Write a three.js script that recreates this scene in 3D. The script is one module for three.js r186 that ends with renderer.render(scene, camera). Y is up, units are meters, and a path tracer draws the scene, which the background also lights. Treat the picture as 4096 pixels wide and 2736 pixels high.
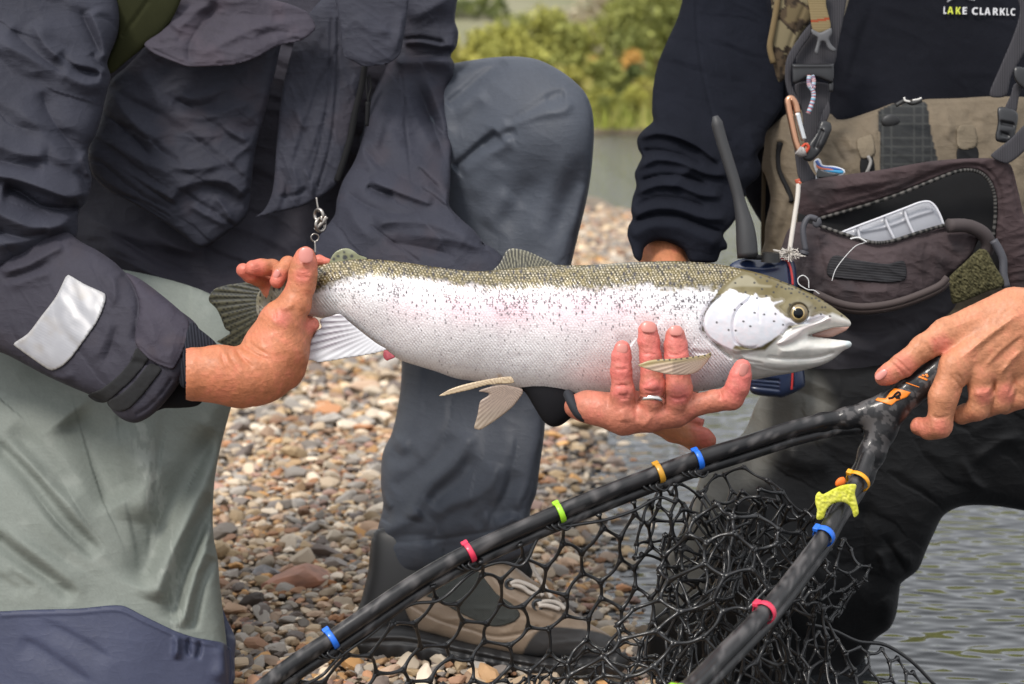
import * as THREE from 'three';
import { mergeGeometries, mergeVertices, toCreasedNormals } from 'three/addons/utils/BufferGeometryUtils.js';
import { RoundedBoxGeometry } from 'three/addons/geometries/RoundedBoxGeometry.js';
import { FontLoader } from 'three/addons/loaders/FontLoader.js';
import { TextGeometry } from 'three/addons/geometries/TextGeometry.js';

// ---------- camera, sky, sun, exposure ----------
const FOCAL = 6354, CX = 2048, CY = 1368, CAM_H = 0.55;   // focal length and centre in photograph pixels
const PITCH = Math.atan(1018 / FOCAL), cp = Math.cos(PITCH), sp = Math.sin(PITCH);
const scene = new THREE.Scene();
const camera = new THREE.PerspectiveCamera(2 * Math.atan(CY / FOCAL) * 180 / Math.PI, 1024 / 684, 0.05, 6000);
camera.position.set(0, CAM_H, 0);
camera.rotation.x = -PITCH;
camera.focus = 1.29;
camera.userData.fStop = 8;
const renderer = new THREE.WebGLRenderer({ antialias: true });
renderer.toneMapping = THREE.LinearToneMapping;
renderer.toneMappingExposure = 2.35;
renderer.shadowMap.enabled = true;
{ // an overcast sky: the standard overcast luminance, a bright even cloud layer, brighter overhead
  const w = 256, h = 128, px = new Float32Array(w * h * 4);
  for (let j = 0; j < h; j++) for (let i = 0; i < w; i++) {
    const el = (j + 0.5) / h * Math.PI - Math.PI / 2, s = Math.max(0, Math.sin(el));
    const az = i / w * Math.PI * 2;
    const puff = 1 + 0.06 * Math.sin(az * 3 + 4 * s) * Math.sin(s * 9 + az * 2) ;
    const sunD = [-0.4, 0.79, 0.46], ca = Math.cos(el), g = Math.max(0, sunD[0] * -Math.cos(az) * ca + sunD[1] * Math.sin(el) + sunD[2] * -Math.sin(az) * ca); // brighter round the veiled sun
    const l = (0.4 + 0.13 * s + 0.32 * Math.pow(g, 3)) * puff;
    px.set([l * 0.97, l * 1.0, l * 1.045, 1], (j * w + i) * 4);
  }
  const sky = new THREE.DataTexture(px, w, h, THREE.RGBAFormat, THREE.FloatType);
  sky.mapping = THREE.EquirectangularReflectionMapping; sky.magFilter = THREE.LinearFilter; sky.needsUpdate = true;
  scene.background = sky; scene.environment = sky; scene.environmentIntensity = 1;
}
const sun = new THREE.DirectionalLight(0xfff8ef, 1.25);
sun.position.set(-2.0, 4.35, 1.0); sun.target.position.set(0, 0.4, -1.3);
sun.castShadow = true; sun.shadow.radius = 28;
Object.assign(sun.shadow.camera, { left: -4, right: 4, top: 4, bottom: -4, near: 0.1, far: 30 });
sun.shadow.mapSize.set(2048, 2048);
scene.add(sun, sun.target);

// ---------- small helpers ----------
let seedState = 12345;
const rnd = () => { seedState = (seedState + 0x6D2B79F5) | 0; let t = Math.imul(seedState ^ (seedState >>> 15), 1 | seedState); t = (t + Math.imul(t ^ (t >>> 7), 61 | t)) ^ t; return ((t ^ (t >>> 14)) >>> 0) / 4294967296; };
const seed = (s) => { seedState = s | 0; };
const rr = (a, b) => a + (b - a) * rnd();
const clamp = (x, a = 0, b = 1) => Math.min(b, Math.max(a, x));
const sstep = (a, b, x) => { const t = clamp((x - a) / (b - a)); return t * t * (3 - 2 * t); };
const mix = (a, b, t) => a + (b - a) * t;
const mix3 = (a, b, t) => [mix(a[0], b[0], t), mix(a[1], b[1], t), mix(a[2], b[2], t)];
const hash2 = (i, j, s = 0) => { let h = Math.imul(i, 374761393) + Math.imul(j, 668265263) + Math.imul(s, 1274126177) | 0; h = Math.imul(h ^ (h >>> 13), 1274126177); return ((h ^ (h >>> 16)) >>> 0) / 4294967296; };
const vnoise = (x, y, s = 0) => { const i = Math.floor(x), j = Math.floor(y), u = x - i, v = y - j, a = u * u * (3 - 2 * u), b = v * v * (3 - 2 * v); return mix(mix(hash2(i, j, s), hash2(i + 1, j, s), a), mix(hash2(i, j + 1, s), hash2(i + 1, j + 1, s), a), b) * 2 - 1; };
const fbm = (x, y, s = 0, o = 4) => { let a = 0, k = 1, t = 0; for (let n = 0; n < o; n++) { a += k * vnoise(x, y, s + n * 17); t += k; k *= 0.5; x *= 2.03; y *= 2.03; } return a / t; };
const srgb = (r, g, b) => new THREE.Color().setRGB(r / 255, g / 255, b / 255, THREE.SRGBColorSpace).toArray();
// a point seen at photograph pixel (x, y) at a distance d along the lens axis, in the world
const W = (x, y, d) => { const X = (x - CX) / FOCAL * d, Y = -(y - CY) / FOCAL * d; return new THREE.Vector3(X, CAM_H + Y * cp - d * sp, -Y * sp - d * cp); };
const groundAt = (x, y, h = 0) => (CAM_H - h) / (sp + (y - CY) / FOCAL * cp);
const toPixel = (v) => { const y = v.y - CAM_H, z = v.z, Y = y * cp - z * sp, d = -(y * sp + z * cp); return [CX + v.x / d * FOCAL, CY - Y / d * FOCAL, d]; };
// tracing windows: points read off an enlarged window of the photograph, turned into photograph pixels
const win = (x0, y0, s) => (...p) => p.map((q) => [x0 + q[0] * s, y0 + q[1] * s, ...q.slice(2)]);
const wA = win(0, 0, .6378), wB = win(1300, 0, .6378), wC = win(2500, 0, .7015), wD = win(0, 900, .6378), wE = win(0, 1736, .6378), wF = win(1200, 900, .5421),
  wG = win(2200, 950, .574), wH = win(3000, 900, .6376), wI = win(1000, 1736, .6814), wJ = win(2400, 1736, .7223), wK = win(1180, 980, .3444), wL = win(1900, 980, .3444),
  wM = win(2650, 1000, .3444), wN = win(2250, 1250, .3507), wO = win(750, 950, .4464), wP = win(0, 0, 1.7452), wS = win(0, 0, 1);
const cat = (...l) => [].concat(...l);

const usedNames = new Map();
function numbered(name) { const n = usedNames.get(name) ?? 0; usedNames.set(name, n + 1); return n ? name + '_' + String(n).padStart(3, '0') : name; }
function thing(name, label, category, base, group) {
  const g = new THREE.Group(); g.name = numbered(name); if (base) g.position.copy(base); scene.add(g);
  g.userData = { label, category }; if (group) g.userData.group = group;
  return g;
}
function worldPos(o) { const p = new THREE.Vector3(); for (; o && o !== scene; o = o.parent) p.add(o.position); return p; }
// a mesh whose geometry is given in world coordinates, hung under its parent
function part(name, geo, mat, parent, label) {
  const p = worldPos(parent);
  if (p.lengthSq() > 0) geo.translate(-p.x, -p.y, -p.z);
  const m = new THREE.Mesh(geo, mat); m.name = name; m.castShadow = m.receiveShadow = true;
  if (label) m.userData.label = label;
  parent.add(m); return m;
}
// a thing that is one mesh; its origin goes to the middle of its underside
function lone(name, geo, mat, label, category, group) {
  geo.computeBoundingBox(); const b = geo.boundingBox, c = new THREE.Vector3((b.min.x + b.max.x) / 2, b.min.y, (b.min.z + b.max.z) / 2);
  geo.translate(-c.x, -c.y, -c.z);
  const m = new THREE.Mesh(geo, mat); m.name = numbered(name); m.position.copy(c); m.castShadow = m.receiveShadow = true; scene.add(m);
  m.userData = { label, category }; if (group) m.userData.group = group;
  return m;
}
const std = (o) => new THREE.MeshStandardMaterial({ roughness: 0.8, ...o, color: o.color ? new THREE.Color().setRGB(...o.color) : new THREE.Color(1, 1, 1) });
const phys = (o) => new THREE.MeshPhysicalMaterial({ roughness: 0.6, ...o, color: o.color ? new THREE.Color().setRGB(...o.color) : new THREE.Color(1, 1, 1), ...(o.sheenColor ? { sheenColor: new THREE.Color().setRGB(...o.sheenColor) } : {}) });

// ---------- curves and distances ----------
function smoothLoop(pts, n = 5, closed = true) {          // Catmull-Rom; a third entry 1 marks a corner
  const out = [], m = pts.length, end = closed ? m : m - 1;
  for (let i = 0; i < end; i++) {
    const p1 = pts[i], p2 = pts[(i + 1) % m];
    const p0 = p1[2] ? p1 : closed ? pts[(i + m - 1) % m] : pts[Math.max(0, i - 1)], p3 = p2[2] ? p2 : closed ? pts[(i + 2) % m] : pts[Math.min(m - 1, i + 2)];
    const L = Math.hypot(p2[0] - p1[0], p2[1] - p1[1]);
    const k0 = Math.min(1, L / (Math.hypot(p1[0] - p0[0], p1[1] - p0[1]) || L)), k3 = Math.min(1, L / (Math.hypot(p3[0] - p2[0], p3[1] - p2[1]) || L));
    const steps = Math.max(1, Math.min(n, Math.round(L / 8)));
    for (let s = 0; s < steps; s++) {
      const t = s / steps, t2 = t * t, t3 = t2 * t, h1 = 2 * t3 - 3 * t2 + 1, h2 = -2 * t3 + 3 * t2, h3 = t3 - 2 * t2 + t, h4 = t3 - t2;
      const q = [];
      for (let c = 0; c < 2; c++) {
        const m1 = p1[2] ? 0 : (p2[c] - p0[c]) * 0.5 * k0, m2 = p2[2] ? 0 : (p3[c] - p1[c]) * 0.5 * k3;
        q.push(h1 * p1[c] + h2 * p2[c] + h3 * m1 + h4 * m2);
      }
      out.push(q);
    }
  }
  if (!closed) out.push(pts[m - 1].slice(0, 2));
  return out;
}
function nearestOnLoop(L, x, y, closed = true) {
  let best = 1e18, bx = 0, by = 0, side = 1, at = 0; const n = L.length, e = closed ? n : n - 1;
  for (let i = 0; i < e; i++) {
    const a = L[i], b = L[(i + 1) % n], dx = b[0] - a[0], dy = b[1] - a[1], l2 = dx * dx + dy * dy || 1e-9;
    const t = clamp(((x - a[0]) * dx + (y - a[1]) * dy) / l2), qx = a[0] + dx * t, qy = a[1] + dy * t, d = (x - qx) ** 2 + (y - qy) ** 2;
    if (d < best) { best = d; bx = qx; by = qy; at = i + t; side = dx * (y - a[1]) - dy * (x - a[0]) < 0 ? 1 : -1; }
  }
  return [Math.sqrt(best), bx, by, at / e, side];
}
function insideLoop(L, x, y) { let c = false; for (let i = 0, j = L.length - 1; i < L.length; j = i++) if ((L[i][1] > y) !== (L[j][1] > y) && x < (L[j][0] - L[i][0]) * (y - L[i][1]) / (L[j][1] - L[i][1]) + L[i][0]) c = !c; return c; }
// a smooth field through scattered values [x, y, v]: an even slope plus inverse-distance residuals
function field(list) {
  if (typeof list === 'function') return list;
  if (typeof list === 'number') return () => list;
  if (list.length < 4) { const w0 = 0; return shep(list, list.map((p) => p[2]), () => 0); }
  const n = list.length; let mx = 0, my = 0; for (const p of list) { mx += p[0] / n; my += p[1] / n; }
  let sxx = 1e3, syy = 1e3, sxy = 0, sxv = 0, syv = 0, mv = 0; for (const p of list) mv += p[2] / n;
  for (const p of list) { const a = p[0] - mx, b = p[1] - my, v = p[2] - mv; sxx += a * a; syy += b * b; sxy += a * b; sxv += a * v; syv += b * v; }
  const det = sxx * syy - sxy * sxy, gx = (sxv * syy - syv * sxy) / det, gy = (syv * sxx - sxv * sxy) / det;
  const lin = (x, y) => mv + gx * (x - mx) + gy * (y - my);
  return shep(list, list.map((p) => p[2] - lin(p[0], p[1])), lin);
}
function shep(list, res, lin) { return (x, y) => { let a = 0, b = 0; for (let i = 0; i < list.length; i++) { const w = 1 / Math.pow((x - list[i][0]) ** 2 + (y - list[i][1]) ** 2 + 1500, 1.25); a += w; b += w * res[i]; } return lin(x, y) + b / a; }; }

// folds of cloth: strokes [height, width on the left of travel, width on the right, points, taper at the ends (default 1)]
function foldField(folds, sharp = 1, ww = 1) {
  const fs = folds.map(([a, w1, w2, pts, taper = 1]) => { if (w1 > 9) { w1 *= ww; w2 *= ww; }
    const L = smoothLoop(pts, 6, false); let x0 = 1e9, x1 = -1e9, y0 = 1e9, y1 = -1e9; const m = 2.6 * Math.max(w1, w2);
    for (const p of L) { x0 = Math.min(x0, p[0]); x1 = Math.max(x1, p[0]); y0 = Math.min(y0, p[1]); y1 = Math.max(y1, p[1]); }
    return { a, w1, w2, L, taper, x0: x0 - m, x1: x1 + m, y0: y0 - m, y1: y1 + m };
  });
  return (x, y) => {
    let h = 0;
    for (const f of fs) {
      if (x < f.x0 || x > f.x1 || y < f.y0 || y > f.y1) continue;
      const [d, , , t, side] = nearestOnLoop(f.L, x, y, false), s = d / (side > 0 ? f.w1 : f.w2);
      if (s > 2.6) continue;
      const tp = f.taper ? sstep(0, 0.3 * f.taper, t) * sstep(1, 1 - 0.3 * f.taper, t) : 1;
      h += f.a * tp * (f.w1 <= 9 || !sharp ? Math.exp(-s * s) : f.a < 0 ? Math.exp(-1.25 * Math.pow(s, 1.2)) : Math.exp(-Math.pow(s, 1.65)));
    }
    return h;
  };
}

// ---------- a stuffed volume: an outline filled out into a rounded body at its own depth, with folds ----------
function relief(o) {
  const cell = o.cell ?? 7, L = smoothLoop(o.poly, o.smooth ?? 6), D = field(o.d), k = o.k ?? 1, backK = o.back ?? 1, cap = o.cap ?? 1e9;
  const fs = o.fs ?? 1, fold0 = o.folds ? foldField(o.folds, o.sharp ?? 1, o.ww ?? 1) : () => 0, fold = (x, y) => fs * fold0(x, y), disp = o.disp ?? (() => 0);
  let x0 = 1e9, x1 = -1e9, y0 = 1e9, y1 = -1e9;
  for (const p of L) { x0 = Math.min(x0, p[0]); x1 = Math.max(x1, p[0]); y0 = Math.min(y0, p[1]); y1 = Math.max(y1, p[1]); }
  x0 -= 2.3 * cell; y0 -= 2.3 * cell; const nx = Math.ceil((x1 - x0) / cell) + 4, ny = Math.ceil((y1 - y0) / cell) + 4, N = nx * ny;
  const inside = new Uint8Array(N), sd = new Float32Array(N).fill(1e6), nearX = new Float32Array(N), nearY = new Float32Array(N), u = new Float32Array(N);
  for (let j = 0; j < ny; j++) { // scanline fill
    const y = y0 + j * cell, xs = [];
    for (let i = 0, q = L.length - 1; i < L.length; q = i++) if ((L[i][1] > y) !== (L[q][1] > y)) xs.push((L[q][0] - L[i][0]) * (y - L[i][1]) / (L[q][1] - L[i][1]) + L[i][0]);
    xs.sort((a, b) => a - b);
    for (let s = 0; s + 1 < xs.length; s += 2) for (let i = Math.max(0, Math.ceil((xs[s] - x0) / cell)); i <= Math.min(nx - 1, Math.floor((xs[s + 1] - x0) / cell)); i++) inside[j * nx + i] = 1;
  }
  for (let i = 0; i < L.length; i++) { // exact distances in a band along the outline
    const a = L[i], b = L[(i + 1) % L.length], m = 2.2 * cell, dx = b[0] - a[0], dy = b[1] - a[1], l2 = dx * dx + dy * dy || 1e-9;
    const i0 = Math.max(0, Math.floor((Math.min(a[0], b[0]) - m - x0) / cell)), i1 = Math.min(nx - 1, Math.ceil((Math.max(a[0], b[0]) + m - x0) / cell));
    const j0 = Math.max(0, Math.floor((Math.min(a[1], b[1]) - m - y0) / cell)), j1 = Math.min(ny - 1, Math.ceil((Math.max(a[1], b[1]) + m - y0) / cell));
    for (let j = j0; j <= j1; j++) for (let q = i0; q <= i1; q++) {
      const x = x0 + q * cell, y = y0 + j * cell, t = clamp(((x - a[0]) * dx + (y - a[1]) * dy) / l2), px = a[0] + dx * t, py = a[1] + dy * t, d = Math.hypot(x - px, y - py), n = j * nx + q;
      if (d < sd[n]) { sd[n] = d; nearX[n] = px; nearY[n] = py; }
    }
  }
  // fill out: the sheet u with laplacian -2 held at the outline; its square root is a round section
  const idx = [], W4 = [];
  for (let j = 1; j < ny - 1; j++) for (let i = 1; i < nx - 1; i++) {
    const n = j * nx + i; if (!inside[n]) continue;
    const th = [n - 1, n + 1, n - nx, n + nx].map((q) => inside[q] ? 1 : clamp(sd[n] / (sd[n] + sd[q] + 1e-6), 0.08, 1));
    const a = 2 / (th[0] * (th[0] + th[1])), b = 2 / (th[1] * (th[0] + th[1])), c = 2 / (th[2] * (th[2] + th[3])), d = 2 / (th[3] * (th[2] + th[3]));
    idx.push(n); W4.push([inside[n - 1] ? a : 0, inside[n + 1] ? b : 0, inside[n - nx] ? c : 0, inside[n + nx] ? d : 0, a + b + c + d]);
    u[n] = (sd[n] < 1e5 ? sd[n] : 3 * cell) * cell * 4;
  }
  const wf = new Float32Array(W4.length * 5); W4.forEach((w, i) => wf.set(w, i * 5));
  const om = 2 / (1 + Math.sin(Math.PI / Math.max(8, Math.min(nx, ny)))), its = Math.ceil(2.2 * Math.max(nx, ny)) + 20, rhs = 2 * cell * cell;
  for (let it = 0; it < its; it++) for (let q = 0; q < idx.length; q++) {
    const n = idx[q], w = q * 5, v = (rhs + wf[w] * u[n - 1] + wf[w + 1] * u[n + 1] + wf[w + 2] * u[n - nx] + wf[w + 3] * u[n + nx]) / wf[w + 4];
    u[n] += om * (v - u[n]);
  }
  // vertices
  const need = new Uint8Array(N), cells = [];
  for (let j = 0; j < ny - 1; j++) for (let i = 0; i < nx - 1; i++) { const n = j * nx + i; if (inside[n] || inside[n + 1] || inside[n + nx] || inside[n + nx + 1]) { cells.push(n); need[n] = need[n + 1] = need[n + nx] = need[n + nx + 1] = 1; } }
  const fi = new Int32Array(N).fill(-1), bi = new Int32Array(N).fill(-1), pos = [], col = [], front = new Float32Array(N), uv = [];
  const put = (x, y, d) => { const p = W(x, y, d); pos.push(p.x, p.y, p.z); uv.push(p.x, p.y); if (o.color) col.push(...o.color(x, y)); return pos.length / 3 - 1; };
  for (let n = 0; n < N; n++) if (need[n]) {
    let x = x0 + (n % nx) * cell, y = y0 + Math.floor(n / nx) * cell;
    if (inside[n]) {
      const h0 = k * Math.sqrt(Math.max(0, u[n])), h = cap < 1e8 ? cap * (1 - Math.exp(-h0 / cap * 1.3)) : h0, d = D(x, y), s = d / FOCAL;
      const rim = sd[n] < 1e5 ? clamp(sd[n] / (1.6 * cell)) : 1;
      let lift = (fold(x, y) + disp(x, y)) * rim; lift = Math.max(lift, -(h + backK * h) * 0.9);
      front[n] = d - (h + lift) * s;
      fi[n] = put(x, y, front[n]); bi[n] = put(x, y, d + h * backK * s + 2e-4);
    } else { x = nearX[n]; y = nearY[n]; const d = D(x, y); front[n] = d; fi[n] = bi[n] = put(x, y, d); }
  }
  const index = [];
  const quad = (a, b, c, d) => { if (a !== b && b !== c && a !== c) index.push(a, b, c); if (c !== d && d !== a && a !== c) index.push(a, c, d); };
  for (const n of cells) quad(fi[n], fi[n + nx], fi[n + nx + 1], fi[n + 1]);
  const done = new Uint8Array(N);
  for (const n of cells) {
    if (done[n]) continue;
    const i = n % nx, j = Math.floor(n / nx); let whole = i % 4 === 0 && j % 4 === 0 && i + 4 < nx && j + 4 < ny;
    for (let b = 0; whole && b <= 4; b++) for (let a = 0; a <= 4; a++) if (!inside[n + b * nx + a]) { whole = false; break; }
    if (whole) { for (let b = 0; b < 4; b++) for (let a = 0; a < 4; a++) done[n + b * nx + a] = 1; quad(bi[n], bi[n + 4], bi[n + 4 * nx + 4], bi[n + 4 * nx]); }
    else { done[n] = 1; quad(bi[n], bi[n + 1], bi[n + nx + 1], bi[n + nx]); }
  }
  // drop the vertices that the wide cells at the back left over
  const used = new Int32Array(pos.length / 3).fill(-1); let m = 0; for (const q of index) if (used[q] < 0) used[q] = m++;
  const P2 = new Float32Array(m * 3), C2 = o.color && new Float32Array(m * 3), U2 = new Float32Array(m * 2);
  for (let q = 0; q < used.length; q++) if (used[q] >= 0) { const t = used[q]; for (let c = 0; c < 3; c++) { P2[t * 3 + c] = pos[q * 3 + c]; if (C2) C2[t * 3 + c] = col[q * 3 + c]; } U2[t * 2] = uv[q * 2]; U2[t * 2 + 1] = uv[q * 2 + 1]; }
  const geo = new THREE.BufferGeometry(); geo.setAttribute('position', new THREE.BufferAttribute(P2, 3)); geo.setAttribute('uv', new THREE.BufferAttribute(U2, 2)); if (C2) geo.setAttribute('color', new THREE.BufferAttribute(C2, 3));
  geo.setIndex(index.map((q) => used[q])); geo.computeVertexNormals();
  // the depth of the near face, for things laid on it
  const at = (x, y) => {
    let fx = clamp((x - x0) / cell, 0, nx - 1.001), fy = clamp((y - y0) / cell, 0, ny - 1.001); const i = Math.floor(fx), j = Math.floor(fy), a = fx - i, b = fy - j; let s = 0, w = 0;
    for (const [di, dj, q] of [[0, 0, (1 - a) * (1 - b)], [1, 0, a * (1 - b)], [0, 1, (1 - a) * b], [1, 1, a * b]]) { const n = (j + dj) * nx + i + di; if (need[n]) { s += q * front[n]; w += q; } }
    return w > 1e-6 ? s / w : D(x, y);
  };
  return { geo, at, L };
}
// a thin piece lying on another one: its near face stands off by lift photograph pixels
function laid(base, poly, lift, o = {}) {
  const at = typeof base === 'function' ? base : base.at, b = o.blur ?? 0;
  const d = b ? (x, y) => (at(x, y) * 2 + at(x - b, y) + at(x + b, y) + at(x, y - b) + at(x, y + b)) / 6 : at;
  return relief({ cell: 6, k: 1, cap: lift, back: 0.4, ...o, poly, d: (x, y) => d(x, y) - (o.off ?? 0) * 1.3 / FOCAL });
}

// ---------- tubes: points [x, y, depth] in the photograph, radius in metres ----------
function tube(pts, r, o = {}) { return tubeW(pts.map((p) => W(...p)), r, o); }
function tubeW(v, r, { seg = 4, sides = 8, closed = false, flat = 1, up = null, raw = false, color = null } = {}) {
  const pts = []; let curve = null;
  if (raw) pts.push(...v); else { curve = new THREE.CatmullRomCurve3(v, closed, 'centripetal'); const n = (closed ? v.length : v.length - 1) * seg; for (let i = 0; i <= n; i++) pts.push(curve.getPoint(i / n)); }
  const n = pts.length, pos = [], idx = [], rad = typeof r === 'function' ? r : () => r;
  let nrm = up ? up.clone() : new THREE.Vector3(0, 0, 1); const t = new THREE.Vector3(), b = new THREE.Vector3();
  const col = [];
  for (let i = 0; i < n; i++) {
    t.copy(pts[Math.min(n - 1, i + 1)]).sub(pts[Math.max(0, i - 1)]).normalize(); if (t.lengthSq() < 0.5) t.set(1, 0, 0);
    if (up) nrm.copy(up);
    nrm.addScaledVector(t, -nrm.dot(t)); if (nrm.lengthSq() < 1e-6) nrm.set(0.3, 0.9, 0.2).addScaledVector(t, -t.y * 0.9); nrm.normalize(); b.crossVectors(t, nrm);
    const R = rad(i / (n - 1));
    for (let s = 0; s < sides; s++) { const a = s / sides * 2 * Math.PI, c = Math.cos(a) * R * flat, d = Math.sin(a) * R; pos.push(pts[i].x + nrm.x * c + b.x * d, pts[i].y + nrm.y * c + b.y * d, pts[i].z + nrm.z * c + b.z * d); if (color) col.push(...color(i / (n - 1), a)); }
  }
  for (let i = 0; i < n - 1; i++) for (let s = 0; s < sides; s++) { const a = i * sides + s, c = i * sides + (s + 1) % sides; idx.push(a, c, a + sides, c, c + sides, a + sides); }
  if (!closed) for (const e of [0, n - 1]) { const q = pos.length / 3; pos.push(pts[e].x, pts[e].y, pts[e].z); if (color) col.push(...color(e ? 1 : 0, 0)); for (let s = 0; s < sides; s++) { const a = e * sides + s, c = e * sides + (s + 1) % sides; if (e) idx.push(q, a, c); else idx.push(q, c, a); } }
  const g = new THREE.BufferGeometry(); g.setAttribute('position', new THREE.Float32BufferAttribute(pos, 3)); if (color) g.setAttribute('color', new THREE.Float32BufferAttribute(col, 3)); g.setIndex(idx); g.computeVertexNormals(); return g;
}

// ---------- smooth bodies from tapered bones: coordinates [x, y, z, r] in photograph pixels, z away from the lens from depth d0 ----------
const smin = (a, b, k) => { const h = Math.max(k - Math.abs(a - b), 0) / k; return Math.min(a, b) - h * h * k * 0.25; };
function bone(a, b) { // a tapered capsule
  const [ax, ay, az, ra] = a, dx = b[0] - ax, dy = b[1] - ay, dz = b[2] - az, l2 = dx * dx + dy * dy + dz * dz || 1e-6, dr = b[3] - ra;
  return (x, y, z) => { const t = clamp(((x - ax) * dx + (y - ay) * dy + (z - az) * dz) / l2); return Math.hypot(x - ax - dx * t, y - ay - dy * t, z - az - dz * t) - ra - dr * t; };
}
const chain = (pts, k = 8) => { const bs = []; for (let i = 0; i + 1 < pts.length; i++) bs.push(bone(pts[i], pts[i + 1])); return (x, y, z) => { let d = 1e9; for (const f of bs) { const e = f(x, y, z); d = d > 1e8 ? e : smin(d, e, k); } return d; }; };
const blob = (cx, cy, cz, rx, ry, rz, rot = 0) => { const c = Math.cos(rot), s = Math.sin(rot); return (x, y, z) => { const u = x - cx, v = y - cy, X = (u * c + v * s) / rx, Y = (-u * s + v * c) / ry, Z = (z - cz) / rz, l = Math.hypot(X, Y, Z); const g = Math.hypot(X / rx, Y / ry, Z / rz) || 1e-6; return l < 1e-3 ? -Math.min(rx, ry, rz) : l * (l - 1) / g; }; };
function skinMesh(sdf, box, cell, d0, color) {
  const [x0, y0, z0, x1, y1, z1] = box, nx = Math.ceil((x1 - x0) / cell) + 1, ny = Math.ceil((y1 - y0) / cell) + 1, nz = Math.ceil((z1 - z0) / cell) + 1;
  const F = new Float32Array(nx * ny * nz), B = 4;
  for (let k = 0; k < nz; k += B) for (let j = 0; j < ny; j += B) for (let i = 0; i < nx; i += B) {
    const c = sdf(x0 + (i + 1.5) * cell, y0 + (j + 1.5) * cell, z0 + (k + 1.5) * cell), far = Math.abs(c) > cell * 8;
    for (let c2 = k; c2 < Math.min(nz, k + B); c2++) for (let b = j; b < Math.min(ny, j + B); b++) for (let a = i; a < Math.min(nx, i + B); a++) F[(c2 * ny + b) * nx + a] = far ? c : sdf(x0 + a * cell, y0 + b * cell, z0 + c2 * cell);
  }
  const vi = new Int32Array(nx * ny * nz).fill(-1), P = [], e = cell * 0.4;
  for (let k = 0; k < nz - 1; k++) for (let j = 0; j < ny - 1; j++) for (let i = 0; i < nx - 1; i++) {
    const n = (k * ny + j) * nx + i; let px = 0, py = 0, pz = 0, c = 0, first = F[n] < 0, cross = false;
    const q = [n, n + 1, n + nx, n + nx + 1, n + nx * ny, n + nx * ny + 1, n + nx * ny + nx, n + nx * ny + nx + 1];
    for (let s = 1; s < 8; s++) if ((F[q[s]] < 0) !== first) { cross = true; break; }
    if (!cross) continue;
    for (const [a, b] of [[0, 1], [2, 3], [4, 5], [6, 7], [0, 2], [1, 3], [4, 6], [5, 7], [0, 4], [1, 5], [2, 6], [3, 7]]) {
      const fa = F[q[a]], fb = F[q[b]]; if ((fa < 0) === (fb < 0)) continue; const t = fa / (fa - fb);
      px += mix(a & 1, b & 1, t); py += mix((a >> 1) & 1, (b >> 1) & 1, t); pz += mix(a >> 2, b >> 2, t); c++;
    }
    let x = x0 + (i + px / c) * cell, y = y0 + (j + py / c) * cell, z = z0 + (k + pz / c) * cell;
    for (let s = 0; s < 2; s++) { const d = sdf(x, y, z), gx = sdf(x + e, y, z) - d, gy = sdf(x, y + e, z) - d, gz = sdf(x, y, z + e) - d, g2 = gx * gx + gy * gy + gz * gz || 1, m = clamp(d * e / g2, -cell, cell) ; x -= gx * m; y -= gy * m; z -= gz * m; }
    vi[n] = P.length / 3; P.push(x, y, z);
  }
  const idx = [], sx = 1, sy = nx, sz = nx * ny;
  for (let k = 1; k < nz - 1; k++) for (let j = 1; j < ny - 1; j++) for (let i = 1; i < nx - 1; i++) {
    const n = (k * ny + j) * nx + i, f = F[n] < 0;
    for (const [st, a, b] of [[sx, sy, sz], [sy, sz, sx], [sz, sx, sy]]) { if ((F[n + st] < 0) === f) continue; const q = [vi[n], vi[n - a], vi[n - a - b], vi[n - b]]; if (q.some((v) => v < 0)) continue; if (f) idx.push(q[0], q[2], q[1], q[0], q[3], q[2]); else idx.push(q[0], q[1], q[2], q[0], q[2], q[3]); }
  }
  const pos = new Float32Array(P.length), col = [];
  for (let i = 0; i < P.length; i += 3) { const p = W(P[i], P[i + 1], d0 + P[i + 2] * d0 / FOCAL); pos[i] = p.x; pos[i + 1] = p.y; pos[i + 2] = p.z; if (color) col.push(...color(P[i], P[i + 1], P[i + 2])); }
  const g = new THREE.BufferGeometry(); g.setAttribute('position', new THREE.BufferAttribute(pos, 3)); if (color) g.setAttribute('color', new THREE.Float32BufferAttribute(col, 3)); { const uv = []; for (let i = 0; i < pos.length; i += 3) uv.push(pos[i] + 0.6 * pos[i + 2], pos[i + 1] + 0.4 * pos[i + 2]); g.setAttribute('uv', new THREE.Float32BufferAttribute(uv, 2)); } g.setIndex(idx);
  // the lens looks along -z, so pixel space is mirrored in depth: turn the faces outward
  const id = g.index.array; for (let i = 0; i < id.length; i += 3) { const t = id[i]; id[i] = id[i + 1]; id[i + 1] = t; }
  g.computeVertexNormals(); return g;
}
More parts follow.
